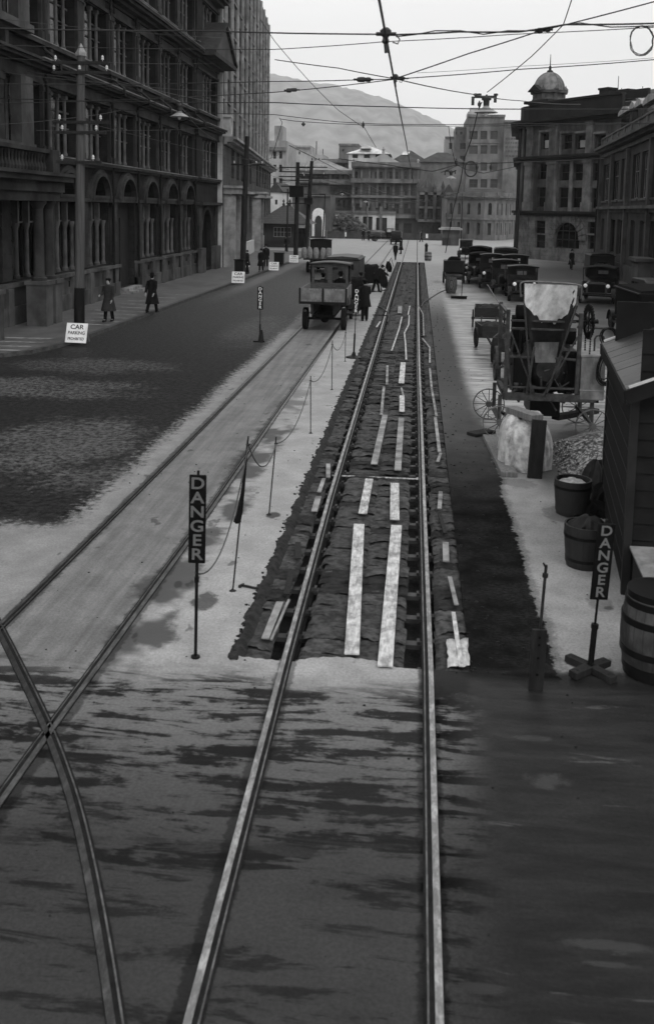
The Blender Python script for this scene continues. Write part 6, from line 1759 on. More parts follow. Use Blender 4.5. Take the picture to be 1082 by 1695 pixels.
wire('lower wire of the pair crossing before the hill', [(463,196,38),(490,200,37.5),(600,206,36.5),(745,208,36),(1200,200,36)], .012)
wire('stay wire falling across the hill to a fork', [(430,30,26),(455,68,28),(515,137,32),(560,182,35),(603,211,36.3),(622,243,37)], .010)
wire('short stay dropping beside the tower edge', [(462,194,38),(467,202,38),(455,243,39),(448,262,40)], .012)
wire('cable holding up the nearer hanging lamp', [(955,-30,22),(932,40,24),(880,92,26.5),(806,152,30)], .013)
wire('lowering rope of the nearer hanging lamp', [(797,168,30),(790,186,30),(779,232,31),(768,262,32),(762,300,33),(750,345,34),(737,418,36)], .016)
wire('thin wire from a bracket to the farther hanging lamp', [(742,208,48),(746,240,49),(753,268,50)], .016)
wire('sagging cable carrying the farther hanging lamp', [(560,262,60),(640,272,56),(716,283,52),(752,273,50),(800,270,50),(852,268,50),(1000,262,50)], .022)
wire('cable below the farther lamp cable towards the domed building', [(730,285,52),(757,273,50),(772,280,50),(800,286,50),(850,276,50)], .02)
wire('thin wire high over the domed building', [(690,120,60),(860,109,60),(1082,95,60),(1300,85,60)], .012)
for k, (a, b_) in enumerate((((0,30),(380,62)),((0,95),(357,104)),((0,118),(350,150)),((0,205),(200,182)),((140,118),(357,168)),((60,215),(357,210)),((135,200),(420,265)),((410,272),(470,250)),((410,275),(490,300)))):
    wire(['thin wire high on the black block front','wire just over the nearest pole','wire sloping behind the nearest pole','wire reaching the nearest pole low down','wire leaving the nearest pole arm','level wire across the black block windows','wire from the nearest pole down to the second','wire from the second pole to the skyline','wire from the second pole to the paired poles'][k], [(*a,30+k),((a[0]+b_[0])/2,(a[1]+b_[1])/2+3,36+k),(*b_,46+k)], .009)
for k, (a, b_) in enumerate((((478,280),(410,262)),((480,300),(412,300)),((528,300),(600,318)),((530,295),(700,330)),((528,320),(640,316)),((540,322),(700,312)),((640,340),(760,318)),((600,330),(690,334)),((690,316),(860,328)))):
    wire(['wire between tilted pair and second pole, upper','wire between tilted pair and second pole, lower','wire from the tarred pole to the arcaded block','long wire from the tarred pole along the square','level wire before the arcaded windows','wire passing before the first-floor arcades','wire sagging before the pinnacled building','short wire below the middle arcades','wire towards the curved bank roof'][k], [(*a,90),((a[0]+b_[0])/2,(a[1]+b_[1])/2+4,92),(*b_,95)], .02)
insul('pair of knobs in the span over the hill, right of its middle', (598,131), 18, .045, .3); insul('strain knob next to the first on the same span', (609,131), 18, .04, .2)
insul('knob on the lower span by the tower edge', (478,149), 19.3, .04, .2); insul('second knob on the lower span by the tower edge', (486,148), 19.3, .035, .25)
insul('long knob beside the second trolley hanger', (662,129), 17.5, .03, .32)
insul('strain knob on the heavy span, left of a pair', (893,50), 11.2, .03, .12); insul('strain knob on the heavy span, right of a pair', (906,48), 11.2, .028, .12)
insul('small knob hanging under the lower wire of the pair', (502,205), 37, .07, .16, False)
insul('knob at the fork of the stay wire', (601,206), 36.4, .05, .25, False)
insul('knob on the lowering rope of the nearer lamp', (793,172), 30, .05, .22, False)
insul('knob above the farther lamp', (755,268), 50, .08, .4, False)
insul('first knob strung before the tall concrete office', (789,276), 50, .07, .35, False); insul('second knob strung before the tall concrete office', (812,276), 50, .07, .4, False)
def coil(label, c, y, r, k_, rr=.008):
    m = MB(); q = AT(*c, y); rg = random.Random(int(c[0]))
    for k in range(k_):
        a = r*rg.uniform(.85,1.1); m.tube([q+Vector((math.cos(t)*a*.8, k*.02, math.sin(t)*a)) + Vector((rg.uniform(-.01,.01),0,0)) for t in [2*PI*j/20 for j in range(20)]], rr, 5, closed=True)
    tag(m.obj('cable_coil', M['wire']), label, 'cable coil')
coil('loose coil of cable hanging from the heavy span, over the warehouse roof', (1062,66), 11, .17, 3, .005)
coil('flat coil of cable hung beside the farther lamp', (779,279), 50, .38, 3, .03)
M['lampzinc'] = mat('dull_zinc_shade', .22, .5, .2, 5)
def lamp(label, p, y, w, arm=True):
    c = AT(*p, y); T = thing('hanging_street_lamp', label, 'street lamp', tuple(c))
    m = MB(); m.lathe([(w*.5,-.0),(w*.46,.02),(w*.14,w*.22),(w*.12,w*.28)], (0,0,0), 24); sh = m.obj('lamp_shade', M['lampzinc'], T); s_ = sh.modifiers.new('solid','SOLIDIFY'); s_.thickness = .01
    m = MB(); m.lathe([(w*.12,w*.2),(w*.13,w*.5),(w*.2,w*.52),(w*.2,w*.6),(w*.1,w*.62),(w*.03,w*.75)], (0,0,0), 14); m.obj('lamp_housing', M['wiremetal'], T)
    m = MB(); m.blob((0,0,-.02), (w*.09,w*.09,w*.11), 12, 8); m.obj('bulb', M['lampglass'], T)
    if arm:
        m = MB(); m.box(-w*.5,w*.42,-.03,.03,w*.6,w*.7); 
        for x in (-w*.45, -w*.3, w*.38): m.lathe([(.0,-.0),(w*.09,.02),(w*.09,w*.1),(.0,w*.12)], (x,0,w*.68), 8)
        m.box(w*.3,w*.42,-.02,.02,w*.42,w*.62); m.box(-w*.62,-w*.5,-.02,.02,w*.3,w*.66); m.obj('lamp_bracket', M['wiremetal'], T, smooth=False)
lamp('hanging street lamp with wide pale shade high before the tall concrete office', (804,186), 30, .72)
lamp('farther hanging street lamp with tilted pale shade over the square', (746,295), 50, .55)
lamp('hanging street lamp with cone shade before the black block windows', (297,193), 42, .85, False)
wire('wire holding the lamp before the black block', [(357,230,72),(330,212,58),(297,172,42),(200,140,40),(0,110,38)], .012)
lamp('small hanging lamp far over the square, before the dark terrace', (566,322), 100, .6, False)
lamp('small hanging lamp before the arcaded block', (605,334), 110, .6, False)
wire('span carrying the two small far lamps', [(538,322,130),(566,316,100),(605,328,110),(640,336,120),(700,330,130)], .03)

# ------------------------------------------------------------------ people
def person(label, loc, rz, h=1.75, coat='long', hat='bowler', stride=.0, lean=0.0, arms=((-8,4),(8,4)), cloth=None, trous=None, group='people in the street', sit=False, lift=0.0, hold=None):
    """faces local +Y. arms: per side (angle forward from hanging, elbow bend)"""
    cloth = cloth or M['coat']; trous = trous or M['darkcloth']
    T = bpy.data.objects.new('person', None)
    k = h/1.75
    def L(p):   # lean the upper body
        x, y, z = p
        if z > .95:
            d = z-.95; return Vector((x, y*math.cos(lean)+d*math.sin(lean), .95+d*math.cos(lean)-y*math.sin(lean)))
        return Vector(p)
    J = {}; E = []; Rd = {}
    def j(n, p, r, par=None):
        J[n] = Vector(p); Rd[n] = r
        if par: E.append((par, n))
    j('pelvis', (0,0,.95), .135); j('waist', L((0,.0,1.1)), .12, 'pelvis'); j('chest', L((0,.0,1.30)), .11, 'waist'); j('neck', L((0,-.005,1.47)), .052, 'chest')
    j('jaw', L((0,.02,1.545)), .06, 'neck'); j('head', L((0,.012,1.63)), .088, 'jaw'); j('crown', L((0,0,1.70)), .065, 'head'); j('nose', L((0,.118,1.60)), .012, 'head')
    for s, nm in ((-1,'l'),(1,'r')):
        a = stride*s
        hip = Vector((.09*s,0,.90)); 
        if sit: kn = hip + Vector((.03*s,.43,.0)); an = kn + Vector((0,.02,-.43))
        else:
            kn = hip + Vector((0, math.sin(a)*.42, -math.cos(a)*.42)); bend = -abs(a)*.55 if a < 0 else -.08*abs(a)
            an = kn + Vector((0, math.sin(a+bend)*.40, -math.cos(a+bend)*.40))
        j('hip'+nm, hip, .088, 'pelvis'); j('knee'+nm, kn, .058, 'hip'+nm); j('ankle'+nm, an, .042, 'knee'+nm); j('toe'+nm, an+Vector((.01*s,.15,-.045)), .034, 'ankle'+nm)
        sh = L((.17*s,0,1.41)); fa, eb = arms[0 if s < 0 else 1]; fa, eb = R(fa), R(eb)
        el = sh + Vector((.05*s, math.sin(fa)*.28, -math.cos(fa)*.28)); wr = el + Vector((-.02*s, math.sin(fa+eb)*.25, -math.cos(fa+eb)*.25))
        dn = (wr-el).normalized(); side = Vector((s,0,0)); fwd = dn.cross(side).normalized()
        j('sh'+nm, sh, .04, 'chest'); j('el'+nm, el, .035, 'sh'+nm); j('wr'+nm, wr, .027, 'el'+nm); j('palm'+nm, wr+dn*.06, .03, 'wr'+nm)
        for f_ in range(4):
            o_ = fwd*(-.027+.018*f_); l_ = (.075,.085,.08,.062)[f_]
            j('f%d%s' % (f_,nm), wr+dn*.09+o_, .0095, 'palm'+nm); j('g%d%s' % (f_,nm), wr+dn*(.09+l_*.55)+o_*1.1-side*.012, .0085, 'f%d%s' % (f_,nm)); j('h%d%s' % (f_,nm), wr+dn*(.09+l_*.9)+o_*1.1-side*.035, .007, 'g%d%s' % (f_,nm))
        j('t0'+nm, wr+dn*.045-side*.01+fwd*.035, .011, 'palm'+nm); j('t1'+nm, wr+dn*.085-side*.02+fwd*.05, .0095, 't0'+nm)
    low = min(J['toel'].z, J['toer'].z)-.034
    off = Vector((0,0,-low)) if not sit else Vector((0,0,0))
    names = list(J); me = bpy.data.meshes.new('body')
    me.from_pydata([tuple((J[n]+off)*k) for n in names], [(names.index(a), names.index(b)) for a, b in E], [])
    bm = bmesh.new(); bm.from_mesh(me); bm.verts.ensure_lookup_table(); ly = bm.verts.layers.skin.verify()
    for v, n in zip(bm.verts, names): r = Rd[n]*k; v[ly].radius = (r, r); v[ly].use_root = (n == 'pelvis')
    bm.to_mesh(me); bm.free(); me.materials.append(M['skin'])
    COL.objects.link(T); T.name = 'person'; T.location = (loc[0], loc[1], lift); T.rotation_euler = (0,0,rz); tag(T, label, 'person', group)
    b = bpy.data.objects.new('body', me); COL.objects.link(b); b.parent = T
    sk = b.modifiers.new('skin','SKIN'); sk.use_smooth_shade = True; ss = b.modifiers.new('sub','SUBSURF'); ss.levels = 1; ss.render_levels = 1
    P = {n: (J[n]+off)*k for n in names}
    # coat or jacket
    c = MB(); hem_ = {'long': .44, 'jacket': .80, 'mid': .62}[coat]
    rg = random.Random(len(label)); ph = rg.uniform(0,6)
    rings = [(1.52,.07,.065),(1.48,.13,.095),(1.445,.205,.125),(1.36,.225,.145),(1.2,.205,.145),(1.06,.195,.145),(.95,.205,.155)]
    zz = .95
    while zz > hem_+.02: zz -= .1; t = (.95-zz)/.45; rings.append((max(zz,hem_), .205+.09*t, .155+.10*t + abs(stride)*.16*t))
    if sit: rings = rings[:7]
    n = 20; vs = []
    for z, rx, ry in rings:
        for q in range(n):
            t = 2*PI*q/n; fold = 1 + (.05*math.sin(6*t+ph) if z < .95 else .012*math.sin(5*t+ph))*min(1,(1.5-z))
            vs.append((L((math.cos(t)*rx*fold, math.sin(t)*ry*fold, z))+off)*k)
    c.add(vs, [(i*n+q, i*n+(q+1)%n, (i+1)*n+(q+1)%n, (i+1)*n+q)[::-1] for i in range(len(rings)-1) for q in range(n)] + [tuple(range(n)), tuple((len(rings)-1)*n+q for q in range(n))[::-1]])
    for nm in 'lr':
        d = (P['wr'+nm]-P['el'+nm]).normalized()
        c.tube([P['sh'+nm]+Vector((0,0,.025)), P['sh'+nm].lerp(P['el'+nm],.5), P['el'+nm], P['el'+nm].lerp(P['wr'+nm],.5), P['wr'+nm]-d*.01], [.08*k,.074*k,.064*k,.058*k,.054*k], 10)
    # lapels/collar
    c.tube([(L((.07*math.cos(t), .065*math.sin(t)-.005, 1.49))+off)*k for t in [2*PI*q/12 for q in range(12)]], .022*k, 6, closed=True)
    c.obj('coat' if coat != 'jacket' else 'jacket', cloth, T, ang=60)
    tr = MB()
    for nm in 'lr':
        tr.tube([P['hip'+nm]+Vector((0,0,.03)), P['hip'+nm].lerp(P['knee'+nm],.5), P['knee'+nm], P['knee'+nm].lerp(P['ankle'+nm],.6), P['ankle'+nm]+Vector((0,0,.0))], [.1*k,.092*k,.075*k,.07*k,.068*k], 10)
    tr.obj('trousers', trous, T, ang=60)
    so_ = MB()
    for nm in 'lr':
        a, t_ = P['ankle'+nm], P['toe'+nm]; d = (t_-a); d.z = 0; d.normalize()
        so_.tube([a-d*.05+Vector((0,0,-.035)), a+d*.03+Vector((0,0,-.03)), t_, t_+d*.045], [.04*k,.045*k,.04*k,.018*k], 8)
    so_.obj('shoes', M['black'], T)
    hd = P['crown']; up = (P['crown']-P['jaw']).normalized()
    hb = MB()
    if hat:
        if hat == 'bowler': prof = [(.001,-.01),(.155,-.012),(.165,.005),(.15,.0),(.1,.0),(.1,.06),(.085,.11),(.04,.135),(.001,.14)]
        elif hat == 'trilby': prof = [(.001,-.01),(.15,-.015),(.16,.005),(.1,.0),(.098,.05),(.085,.115),(.06,.12),(.001,.10)]
        else: prof = [(.001,0),(.11,-.005),(.118,.02),(.11,.05),(.06,.075),(.001,.08)]
        hb.lathe([(r*k, z*k) for r, z in prof], (0,0,0), 18)
        ho = hb.obj('hat' if hat != 'cap' else 'cap', M['darkcloth'] if hat != 'trilby' else cloth, T, tuple(hd - up*.01)); ho.rotation_euler = (-lean*.8,0,0)
    hr = MB(); hc = P['head']; hr.blob(hc+Vector((0,-.018*k,.01*k)), (.082*k,.085*k,.085*k), 12, 8); hr.obj('hair', M['blackmatt'], T)
    er = MB()
    for s in (-1,1): er.blob(hc+Vector((.083*s*k,-.005,-.02*k)), (.012*k,.02*k,.03*k), 6, 5)
    for s in (-1,1): er.blob(hc+Vector((.03*s*k,.08*k,.0)), (.011*k,.008*k,.007*k), 6, 4)
    er.obj('face_detail', M['skindark'], T)
    if hold: hold(T, P, k)
    return T
M['skindark'] = mat('shaded_skin', .16, .6, .1, 5)
def at_(px, py, z=0): g = G(px, py, z); return (g[0], g[1])
person('man in a pale-dark overcoat walking towards us, nearest the first pole', at_(180,532,ZF), R(168), 1.78, 'long', 'cap', .16, arms=((6,10),(18,60)), lift=ZF+.006)
person('man in bowler and flapping overcoat walking away, hands behind him, by the white step', at_(252,518,ZF), R(-14), 1.78, 'long', 'bowler', .3, arms=((-18,-12),(-18,-10)), cloth=M['darkcloth'], lift=ZF+.006)
person('man in dark coat and hat walking this way between the second and third notices', at_(432,449,ZF), R(175), 1.68, 'long', 'trilby', .2, arms=((6,12),(-6,10)), cloth=M['darkcloth'], lift=ZF+.006)
person('man in open suit with white shirt just behind the one in the dark coat', at_(440,442,ZF), R(180), 1.8, 'mid', 'bowler', .1, cloth=M['darkcloth'], lift=ZF+.006)
person('man half hidden by the second timber pole', at_(409,453,ZF), R(90), 1.75, 'mid', None, .1, cloth=M['darkcloth'], lift=ZF+.006)
person('man standing in front of the tiled hut', at_(474,417), R(170), 1.75, 'jacket', 'cap', .08, cloth=M['darkcloth'])
person('lone man in dark coat crossing before the great arch', at_(945,446), R(200), 1.72, 'long', 'bowler', .1, cloth=M['darkcloth'])
person('figure in a long dark coat standing at the far end of the pit', at_(663,420), R(60), 1.72, 'long', 'trilby', .1, cloth=M['darkcloth'])
person('worker striding at the head of the stake barrier', at_(654,430), R(20), 1.72, 'jacket', 'cap', .35, cloth=M['darkcloth'])
person('worker bending forward over the old track beyond the covered cart', at_(622,483), R(-60), 1.75, 'jacket', 'cap', .2, lean=.6, arms=((40,20),(50,10)), cloth=M['darkcloth'])
person('worker in dark coat standing with his back to us beside the covered cart', at_(603,531), R(10), 1.82, 'mid', 'cap', .05, arms=((10,30),(35,50)), cloth=M['darkcloth'], lean=.1)
person('worker at the tail of the van near the covered cart', at_(598,505), R(30), 1.7, 'jacket', 'cap', .15, cloth=M['darkcloth'], lean=.2)
person('far figure in front of the rubble slope', at_(447+26-26,391) if False else (AT(573,391,150).x-8.3, 150), R(180), 1.75, 'jacket', 'cap', .2, cloth=M['darkcloth'])
person('far left figure of the two before the hoarding', (AT(601,390,152).x, 152), R(160), 1.75, 'jacket', 'cap', .15, cloth=M['darkcloth'])
person('far right figure of the two before the hoarding', (AT(610,390,152).x, 152), R(190), 1.75, 'jacket', 'cap', .15, cloth=M['darkcloth'])
person('far figure walking below the pinnacled building', (AT(697,390,150).x, 150), R(90), 1.75, 'jacket', 'cap', .25, cloth=M['darkcloth'])
# ------------------------------------------------------------------ vehicles (local: front towards +Y)
def wheelmesh(r, w, kind):
    m = MB(); m.lathe([(r-.1,-w/2),(r-.02,-w/2),(r,-w/4),(r,w/4),(r-.02,w/2),(r-.1,w/2),(r-.1,-w/2)], (0,0,0), 28); ty = m.mesh('tyre', M['rubber'])
    m = MB(); m.lathe([(r-.13,-w*.3),(r-.095,-w*.3),(r-.095,w*.3),(r-.13,w*.3),(r-.13,-w*.3)], (0,0,0), 24); m.lathe([(.001,-w*.55),(.08,-w*.5),(.08,w*.5),(.001,w*.55)], (0,0,0), 12)
    for k in range(10): t = 2*PI*k/10; m.cyl((math.cos(t)*.07,math.sin(t)*.07,0),(math.cos(t)*(r-.11),math.sin(t)*(r-.11),0), .024, .02, 6)
    return ty, m.mesh('rim', M['bodygrey'])
WM = {}
def wheel(T, x, y, r=.4, w=.15, steer=0):
    if (r,w) not in WM: WM[(r,w)] = wheelmesh(r, w, 0)
    ty, ri = WM[(r,w)]
    o = bpy.data.objects.new('wheel', ri); COL.objects.link(o); o.parent = T; o.location = (x,y,r); o.rotation_euler = (0,R(90),steer)
    t = bpy.data.objects.new('tyre', ty); COL.objects.link(t); t.parent = o
def mudguard(m, x, y, r, w, a0=10, a1=170):
    n = 10; vs = []
    for k in range(n+1):
        t = R(a0+(a1-a0)*k/n)
        for xx in (x-w/2, x+w/2):
            for rr in (r, r+.025): vs.append((xx, y+math.cos(t)*rr, r*.8+math.sin(t)*rr*.95))
    m.add(vs, [f for k in range(n) for f in ((k*4,k*4+2,k*4+6,k*4+4),(k*4+1,k*4+5,k*4+7,k*4+3),(k*4,k*4+4,k*4+5,k*4+1),(k*4+2,k*4+3,k*4+7,k*4+6))])
def front(T, W, yf, body, lamps=True, hz=1.15, deck=None):
    """bonnet, radiator, mudguards, headlamps; yf = front of radiator"""
    m = MB(); w = W*.27
    poly = [(-w,.62),(w,.62),(w,hz-.12),(w*.7,hz),(-w*.7,hz),(-w,hz-.12)]
    m.prism(poly, lambda x,z: (x*1.25,yf-1.15,z+.06*(z>.9)), lambda x,z: (x,yf-.06,z)); m.obj('bonnet', body, T, ang=30)
    m = MB(); m.prism([(-w*1.05,.55),(w*1.05,.55),(w*1.05,hz-.1),(w*.75,hz+.04),(-w*.75,hz+.04),(-w*1.05,hz-.1)], lambda x,z: (x,yf-.06,z), lambda x,z: (x,yf+.05,z)); ra = m.obj('radiator', M['bodygrey'], T, smooth=False)
    m = MB(); m.box(-w*.85,w*.85,yf+.05,yf+.056,.62,hz-.08); m.lathe([(.035,0),(.035,.06),(.0,.08)],(0,yf,hz+.04),8); m.obj('grille', M['blackmatt'], ra, smooth=False)
    for s in (-1,1):
        m = MB(); mudguard(m, s*(W/2-.1), yf-.35, .47, .24, 0, 165); m.box(s*(W/2-.1)-.12, s*(W/2-.1)+.12, yf-2.0, yf-.8, .38, .42); m.obj('mudguard', M['black'], T)
        if lamps:
            m = MB(); m.lathe([(.03,-.16),(.09,-.1),(.125,0),(.125,.02)], (0,0,0), 16); lo = m.obj('headlamp', M['black'], T, (s*W*.3,yf+.02,.98)); lo.rotation_euler = (R(-90),0,0)
            g = MB(); g.lathe([(.115,.015),(.09,.035),(.001,.045)], (0,0,0), 16); g.obj('lens', M['lampglass'], lo)
    m = MB(); m.box(-W*.42,W*.42,yf+.14,yf+.2,.5,.6); m.box(-W*.25,-W*.2,yf-.1,yf+.14,.5,.58); m.box(W*.2,W*.25,yf-.1,yf+.14,.5,.58); m.obj('bumper', M['black'], T, smooth=False)
def chassis(T, W, y0, y1, r=.4):
    m = MB()
    for s in (-1,1): m.box(s*.4-.04,s*.4+.04,y0,y1,.55,.7)
    k = y0+.2
    while k < y1: m.box(-.36,.36,k,k+.07,.57,.67); k += .9
    m.cyl((-W/2+.1,y0+.9,r),(W/2-.1,y0+.9,r), .05); m.blob((0,y0+.9,r), (.18,.18,.17)); m.cyl((-W/2+.1,y1-.45,r),(W/2-.1,y1-.45,r), .035)
    m.obj('chassis', M['blackmatt'], T)
def cab(T, W, y0, y1, z0, z1, body, back=True, rear_win=2, open_front=True, roofover=.12, doors=True, roofm=None):
    m = MB(); t = .04; zr = z1-.06
    wz0, wz1 = z0+(z1-z0)*.52, z1-.2
    # back wall with window openings
    F = Facade((-W/2,y0),(1,0),.04); ops = []
    if rear_win == 2: ops = [(W*.1,W*.44,wz0,wz1),(W*.56,W*.9,wz0,wz1)]
    elif rear_win == 1: ops = [(W*.3,W*.7,wz0+.08,wz1-.08)]
    F.wall(m, 0, W, z0, zr, ops)
    m.box(-W/2,-W/2+t,y0+.01,y1,z0,wz0); m.box(W/2-t,W/2,y0+.01,y1,z0,wz0)
    for s in (-1,1):
        for y in (y0+.03, y1-.03): m.box(s*(W/2-t)-.02 if s > 0 else -W/2, s*W/2 if s > 0 else -W/2+t+.02, y-.03, y+.03, wz0, zr)
    m.box(-W/2+t,W/2-t,y1-.04,y1,z0,wz0)
    m.box(-W/2+t,W/2-t,y0+.45,y0+.95,z0,z0+.4)      # the bench
    m.obj('cab', body, T, smooth=False)
    r_ = MB(); n = 8
    r_.grid(lambda u,v: ((u-.5)*(W+.1), y0-roofover+v*(y1-y0+roofover+.2), zr+.1*math.sin(PI*u)*.8), n, 3); ro = r_.obj('cab_roof', roofm or M['black'], T); s_ = ro.modifiers.new('solid','SOLIDIFY'); s_.thickness = .05
    g = MB(); g.quad((-W/2+t,y1-.02,wz0),(W/2-t,y1-.02,wz0),(W/2-t,y1-.02,zr),(-W/2+t,y1-.02,zr)); f = MB()
    f.box(-W/2+t,W/2-t,y1-.04,y1,wz0,wz0+.05); f.box(-W/2+t,W/2-t,y1-.04,y1,zr-.05,zr); f.box(-.02,.02,y1-.04,y1,wz0+.05,zr-.05)
    fo = f.obj('windscreen', M['black'], T, smooth=False)
    return wz0, wz1
def truck(label, loc, rz, kind, W=1.75, L=4.7, body=None, grp='lorries and cars at the works', cat='lorry', lamps=True, name='lorry', **k):
    body = body or M['black']
    T = thing(name, label, cat, (loc[0],loc[1],0), R(rz), grp)
    y0, y1 = -L/2, L/2; r = k.get('r', .4)
    chassis(T, W, y0, y1-.2, r)
    for s in (-1,1): wheel(T, s*(W/2-.12), y0+.9, r, .2 if kind != 'car' else .14); wheel(T, s*(W/2-.1), y1-.45, r, .13)
    front(T, W, y1-.12, body, lamps)
    yb = y1-1.35; zt = k.get('top', 2.1)
    if kind == 'dropside':
        yc = yb-1.1; cab(T, W*.93, yc, yb, .8, zt, M['cabwood'], rear_win=2, roofm=M['bodygrey'])
        bz = 1.22; m = MB(); m.box(-W/2,W/2,y0,yc-.08,bz,bz+.08); m.box(-.5,-.4,y0+.1,yc-.1,.7,bz); m.box(.4,.5,y0+.1,yc-.1,.7,bz); m.obj('deck', M['darkwood'], T, smooth=False)
        for s in (-1,1):
            m = MB(); m.box(s*W/2-.02,s*W/2+.02,y0+.03,yc-.1,bz+.09,bz+.5)
            for y in (y0+.3,(y0+yc)/2,yc-.3): m.box(s*W/2+.02 if s > 0 else -W/2-.05, s*W/2+.05 if s > 0 else -W/2-.02, y-.04,y+.04,bz-.05,bz+.52)
            m.obj('side_board', M['wood'], T, smooth=False)
        m = MB(); m.box(-W/2-.03,W/2+.03,y0-.03,y0,bz+.0,bz+.52); tb = m.obj('tailboard', M['wood'], T, smooth=False)
        for a, b_ in ((-W/2+.06,-.06),(.06,W/2-.06)):
            m = MB(); m.box(a,b_,y0-.045,y0-.031,bz+.08,bz+.46); m.obj('tailboard_panel', M['tailpanel'], tb, smooth=False)
        m = MB()
        for x in (-W/2-.02,0,W/2+.02): m.box(x-.035,x+.035,y0-.07,y0-.046,bz-.06,bz+.54)
        m.box(-W/2-.05,W/2+.05,y0-.06,y0-.03,bz-.1,bz-.0); m.obj('tailboard_strap', M['black'], tb, smooth=False)
    elif kind == 'flat':
        yc = yb-1.0; cab(T, W*.9, yc, yb, .8, zt, M['black'], rear_win=0)
        bz = 1.0; m = MB(); m.box(-W/2-.15,W/2+.15,y0-.1,yc-.05,bz,bz+.1); m.obj('deck', M['darkwood'], T, smooth=False)
    elif kind == 'van':
        m = MB(); n = 9
        Fb = Facade((-W/2,y0),(1,0),.05)
        poly = [(-W/2,.75),(W/2,.75),(W/2,zt-.2),(W/2-.12,zt-.06),(0,zt),(-W/2+.12,zt-.06),(-W/2,zt-.2)]
        m.prism(poly, lambda x,z: (x,y0,z), lambda x,z: (x,yb,z)); vo = m.obj('van_body', body, T, ang=20)
        m = MB()
        for s in (-1,1): m.box(min(s*.02,s*(W/2-.1)),max(s*.02,s*(W/2-.1)),y0-.025,y0-.001,.85,zt-.25)
        d = m.obj('rear_door', body, T, bevel=.008, smooth=False)
        for s in (-1,1):
            m = MB(); m.box(s*W*.22-.2,s*W*.22+.2,y0-.035,y0-.026,zt-.72,zt-.42); m.obj('door_window', M['glass'], d, smooth=False)
        m = MB(); m.box(-W/2-.03,W/2+.03,y0-.05,yb+.3,zt-.2,zt-.15); m.obj('roof_rail', M['black'], T, smooth=False)
    elif kind == 'lorry':
        yc = yb-1.1; cab(T, W*.92, yc, yb, .75, zt, body, rear_win=1, roofm=None)
        p = MB(); p.box(-.26,.26,yc+.05,yc+.055,zt-.62,zt-.36); p.obj('rear_window_daylight', M['windowdaylight'], T, smooth=False)
        bz = 1.0; m = MB(); m.box(-W/2,W/2,y0,yc-.05,bz,bz+.08)
        m.box(-W/2,-W/2+.04,y0,yc-.05,bz,bz+.5); m.box(W/2-.04,W/2,y0,yc-.05,bz,bz+.5); m.box(-W/2,W/2,y0,y0+.04,bz,bz+.5); m.obj('bed', M['darkwood'], T, smooth=False)
        m = MB(); rgn = random.Random(len(label)); 
    elif kind == 'car':
        m = MB(); m.box(-W/2+.1,W/2-.1,y0+.3,yb,.55,1.1)
        m.prism([(y0+.25,1.1),(y0+.3,1.45),(y0+.5,zt-.1),(y0+.8,zt),(yb-.15,zt-.02),(yb,zt-.12),(yb,1.1)], lambda y,z: (-W/2+.16,y,z), lambda y,z: (W/2-.16,y,z)); vo = m.obj('car_body', body, T, bevel=.04, smooth=False)
        w_ = MB(); w_.box(-W/2+.22,W/2-.22,yb+.002,yb+.01,1.2,zt-.2); w_.obj('windscreen', M['glass'], T, smooth=False)
        for s in (-1,1):
            w_ = MB(); w_.box(s*(W/2-.155)-.004,s*(W/2-.155)+.004,y0+.7,yb-.7,1.2,zt-.2); w_.obj('side_window', M['glass'], T, smooth=False)
            w_ = MB(); w_.box(s*(W/2-.155)-.004,s*(W/2-.155)+.004,yb-.6,yb-.12,1.2,zt-.2); w_.obj('side_window', M['glass'], T, smooth=False)
        w_ = MB(); w_.box(-.3,.3,y0+.285,y0+.295,1.3,1.5) if False else None
        for s in (-1,1):
            m = MB(); mudguard(m, s*(W/2-.1), y0+.9, .47, .22, 15, 170); m.obj('mudguard', M['black'], T)
    elif kind == 'open':
        m = MB(); m.box(-W/2+.08,W/2-.08,y0+.2,yb,.6,1.15); m.box(-W/2+.12,W/2-.12,y0+.3,y0+.36,1.15,1.3); m.obj('car_body', body, T, bevel=.04, smooth=False)
        h = MB(); h.grid(lambda u,v: ((u-.5)*(W-.2), y0+.3+v*(yb-y0-.2), zt-.12+.12*math.sin(PI*u)-.15*max(0,.15-v)/.15), 8, 6); ho = h.obj('canvas_hood', M['darkcloth'], T); s_ = ho.modifiers.new('solid','SOLIDIFY'); s_.thickness = .04
        h = MB(); h.box(-W/2+.1,W/2-.1,y0+.28,y0+.32,1.15,zt-.18)
        for s in (-1,1): h.box(s*(W/2-.12)-.02,s*(W/2-.12)+.02,yb-.08,yb-.04,1.15,zt-.06)
        h.obj('hood_back', M['darkcloth'], T, smooth=False)
        w_ = MB(); w_.box(-.28,.28,y0+.33,y0+.335,1.4,1.6); w_.obj('rear_window_daylight', M['windowdaylight'], T, smooth=False)
        m = MB(); mudguard(m, W/2-.1, y0+.9, .47, .22, 15, 170); m.obj('mudguard', M['black'], T); m = MB(); mudguard(m, -W/2+.1, y0+.9, .47, .22, 15, 170); m.obj('mudguard', M['black'], T)
    tl = MB(); tl.cyl((-W/2+.2,y0-.02,.85),(-W/2+.2,y0-.07,.85), .05, n=10); tl.obj('tail_lamp', M['bodygrey'], T)
    return T
M['cabwood'] = mat('grey_cab_boards', .05, .7, .35, 4, .2, .004, aniso=(1,1,4), stain=.3)
M['tailpanel'] = mat('pale_tailboard_panel', .15, .7, .3, 4, .2, .004, stain=.35, sscale=2)
gA = G(537,546)
truck('dropside lorry with a two-panel pale tailboard standing on the old track', (gA[0]-.02, gA[1]+2.0), 0, 'dropside', 1.8, 5.4, top=2.62, r=.45, lamps=False)
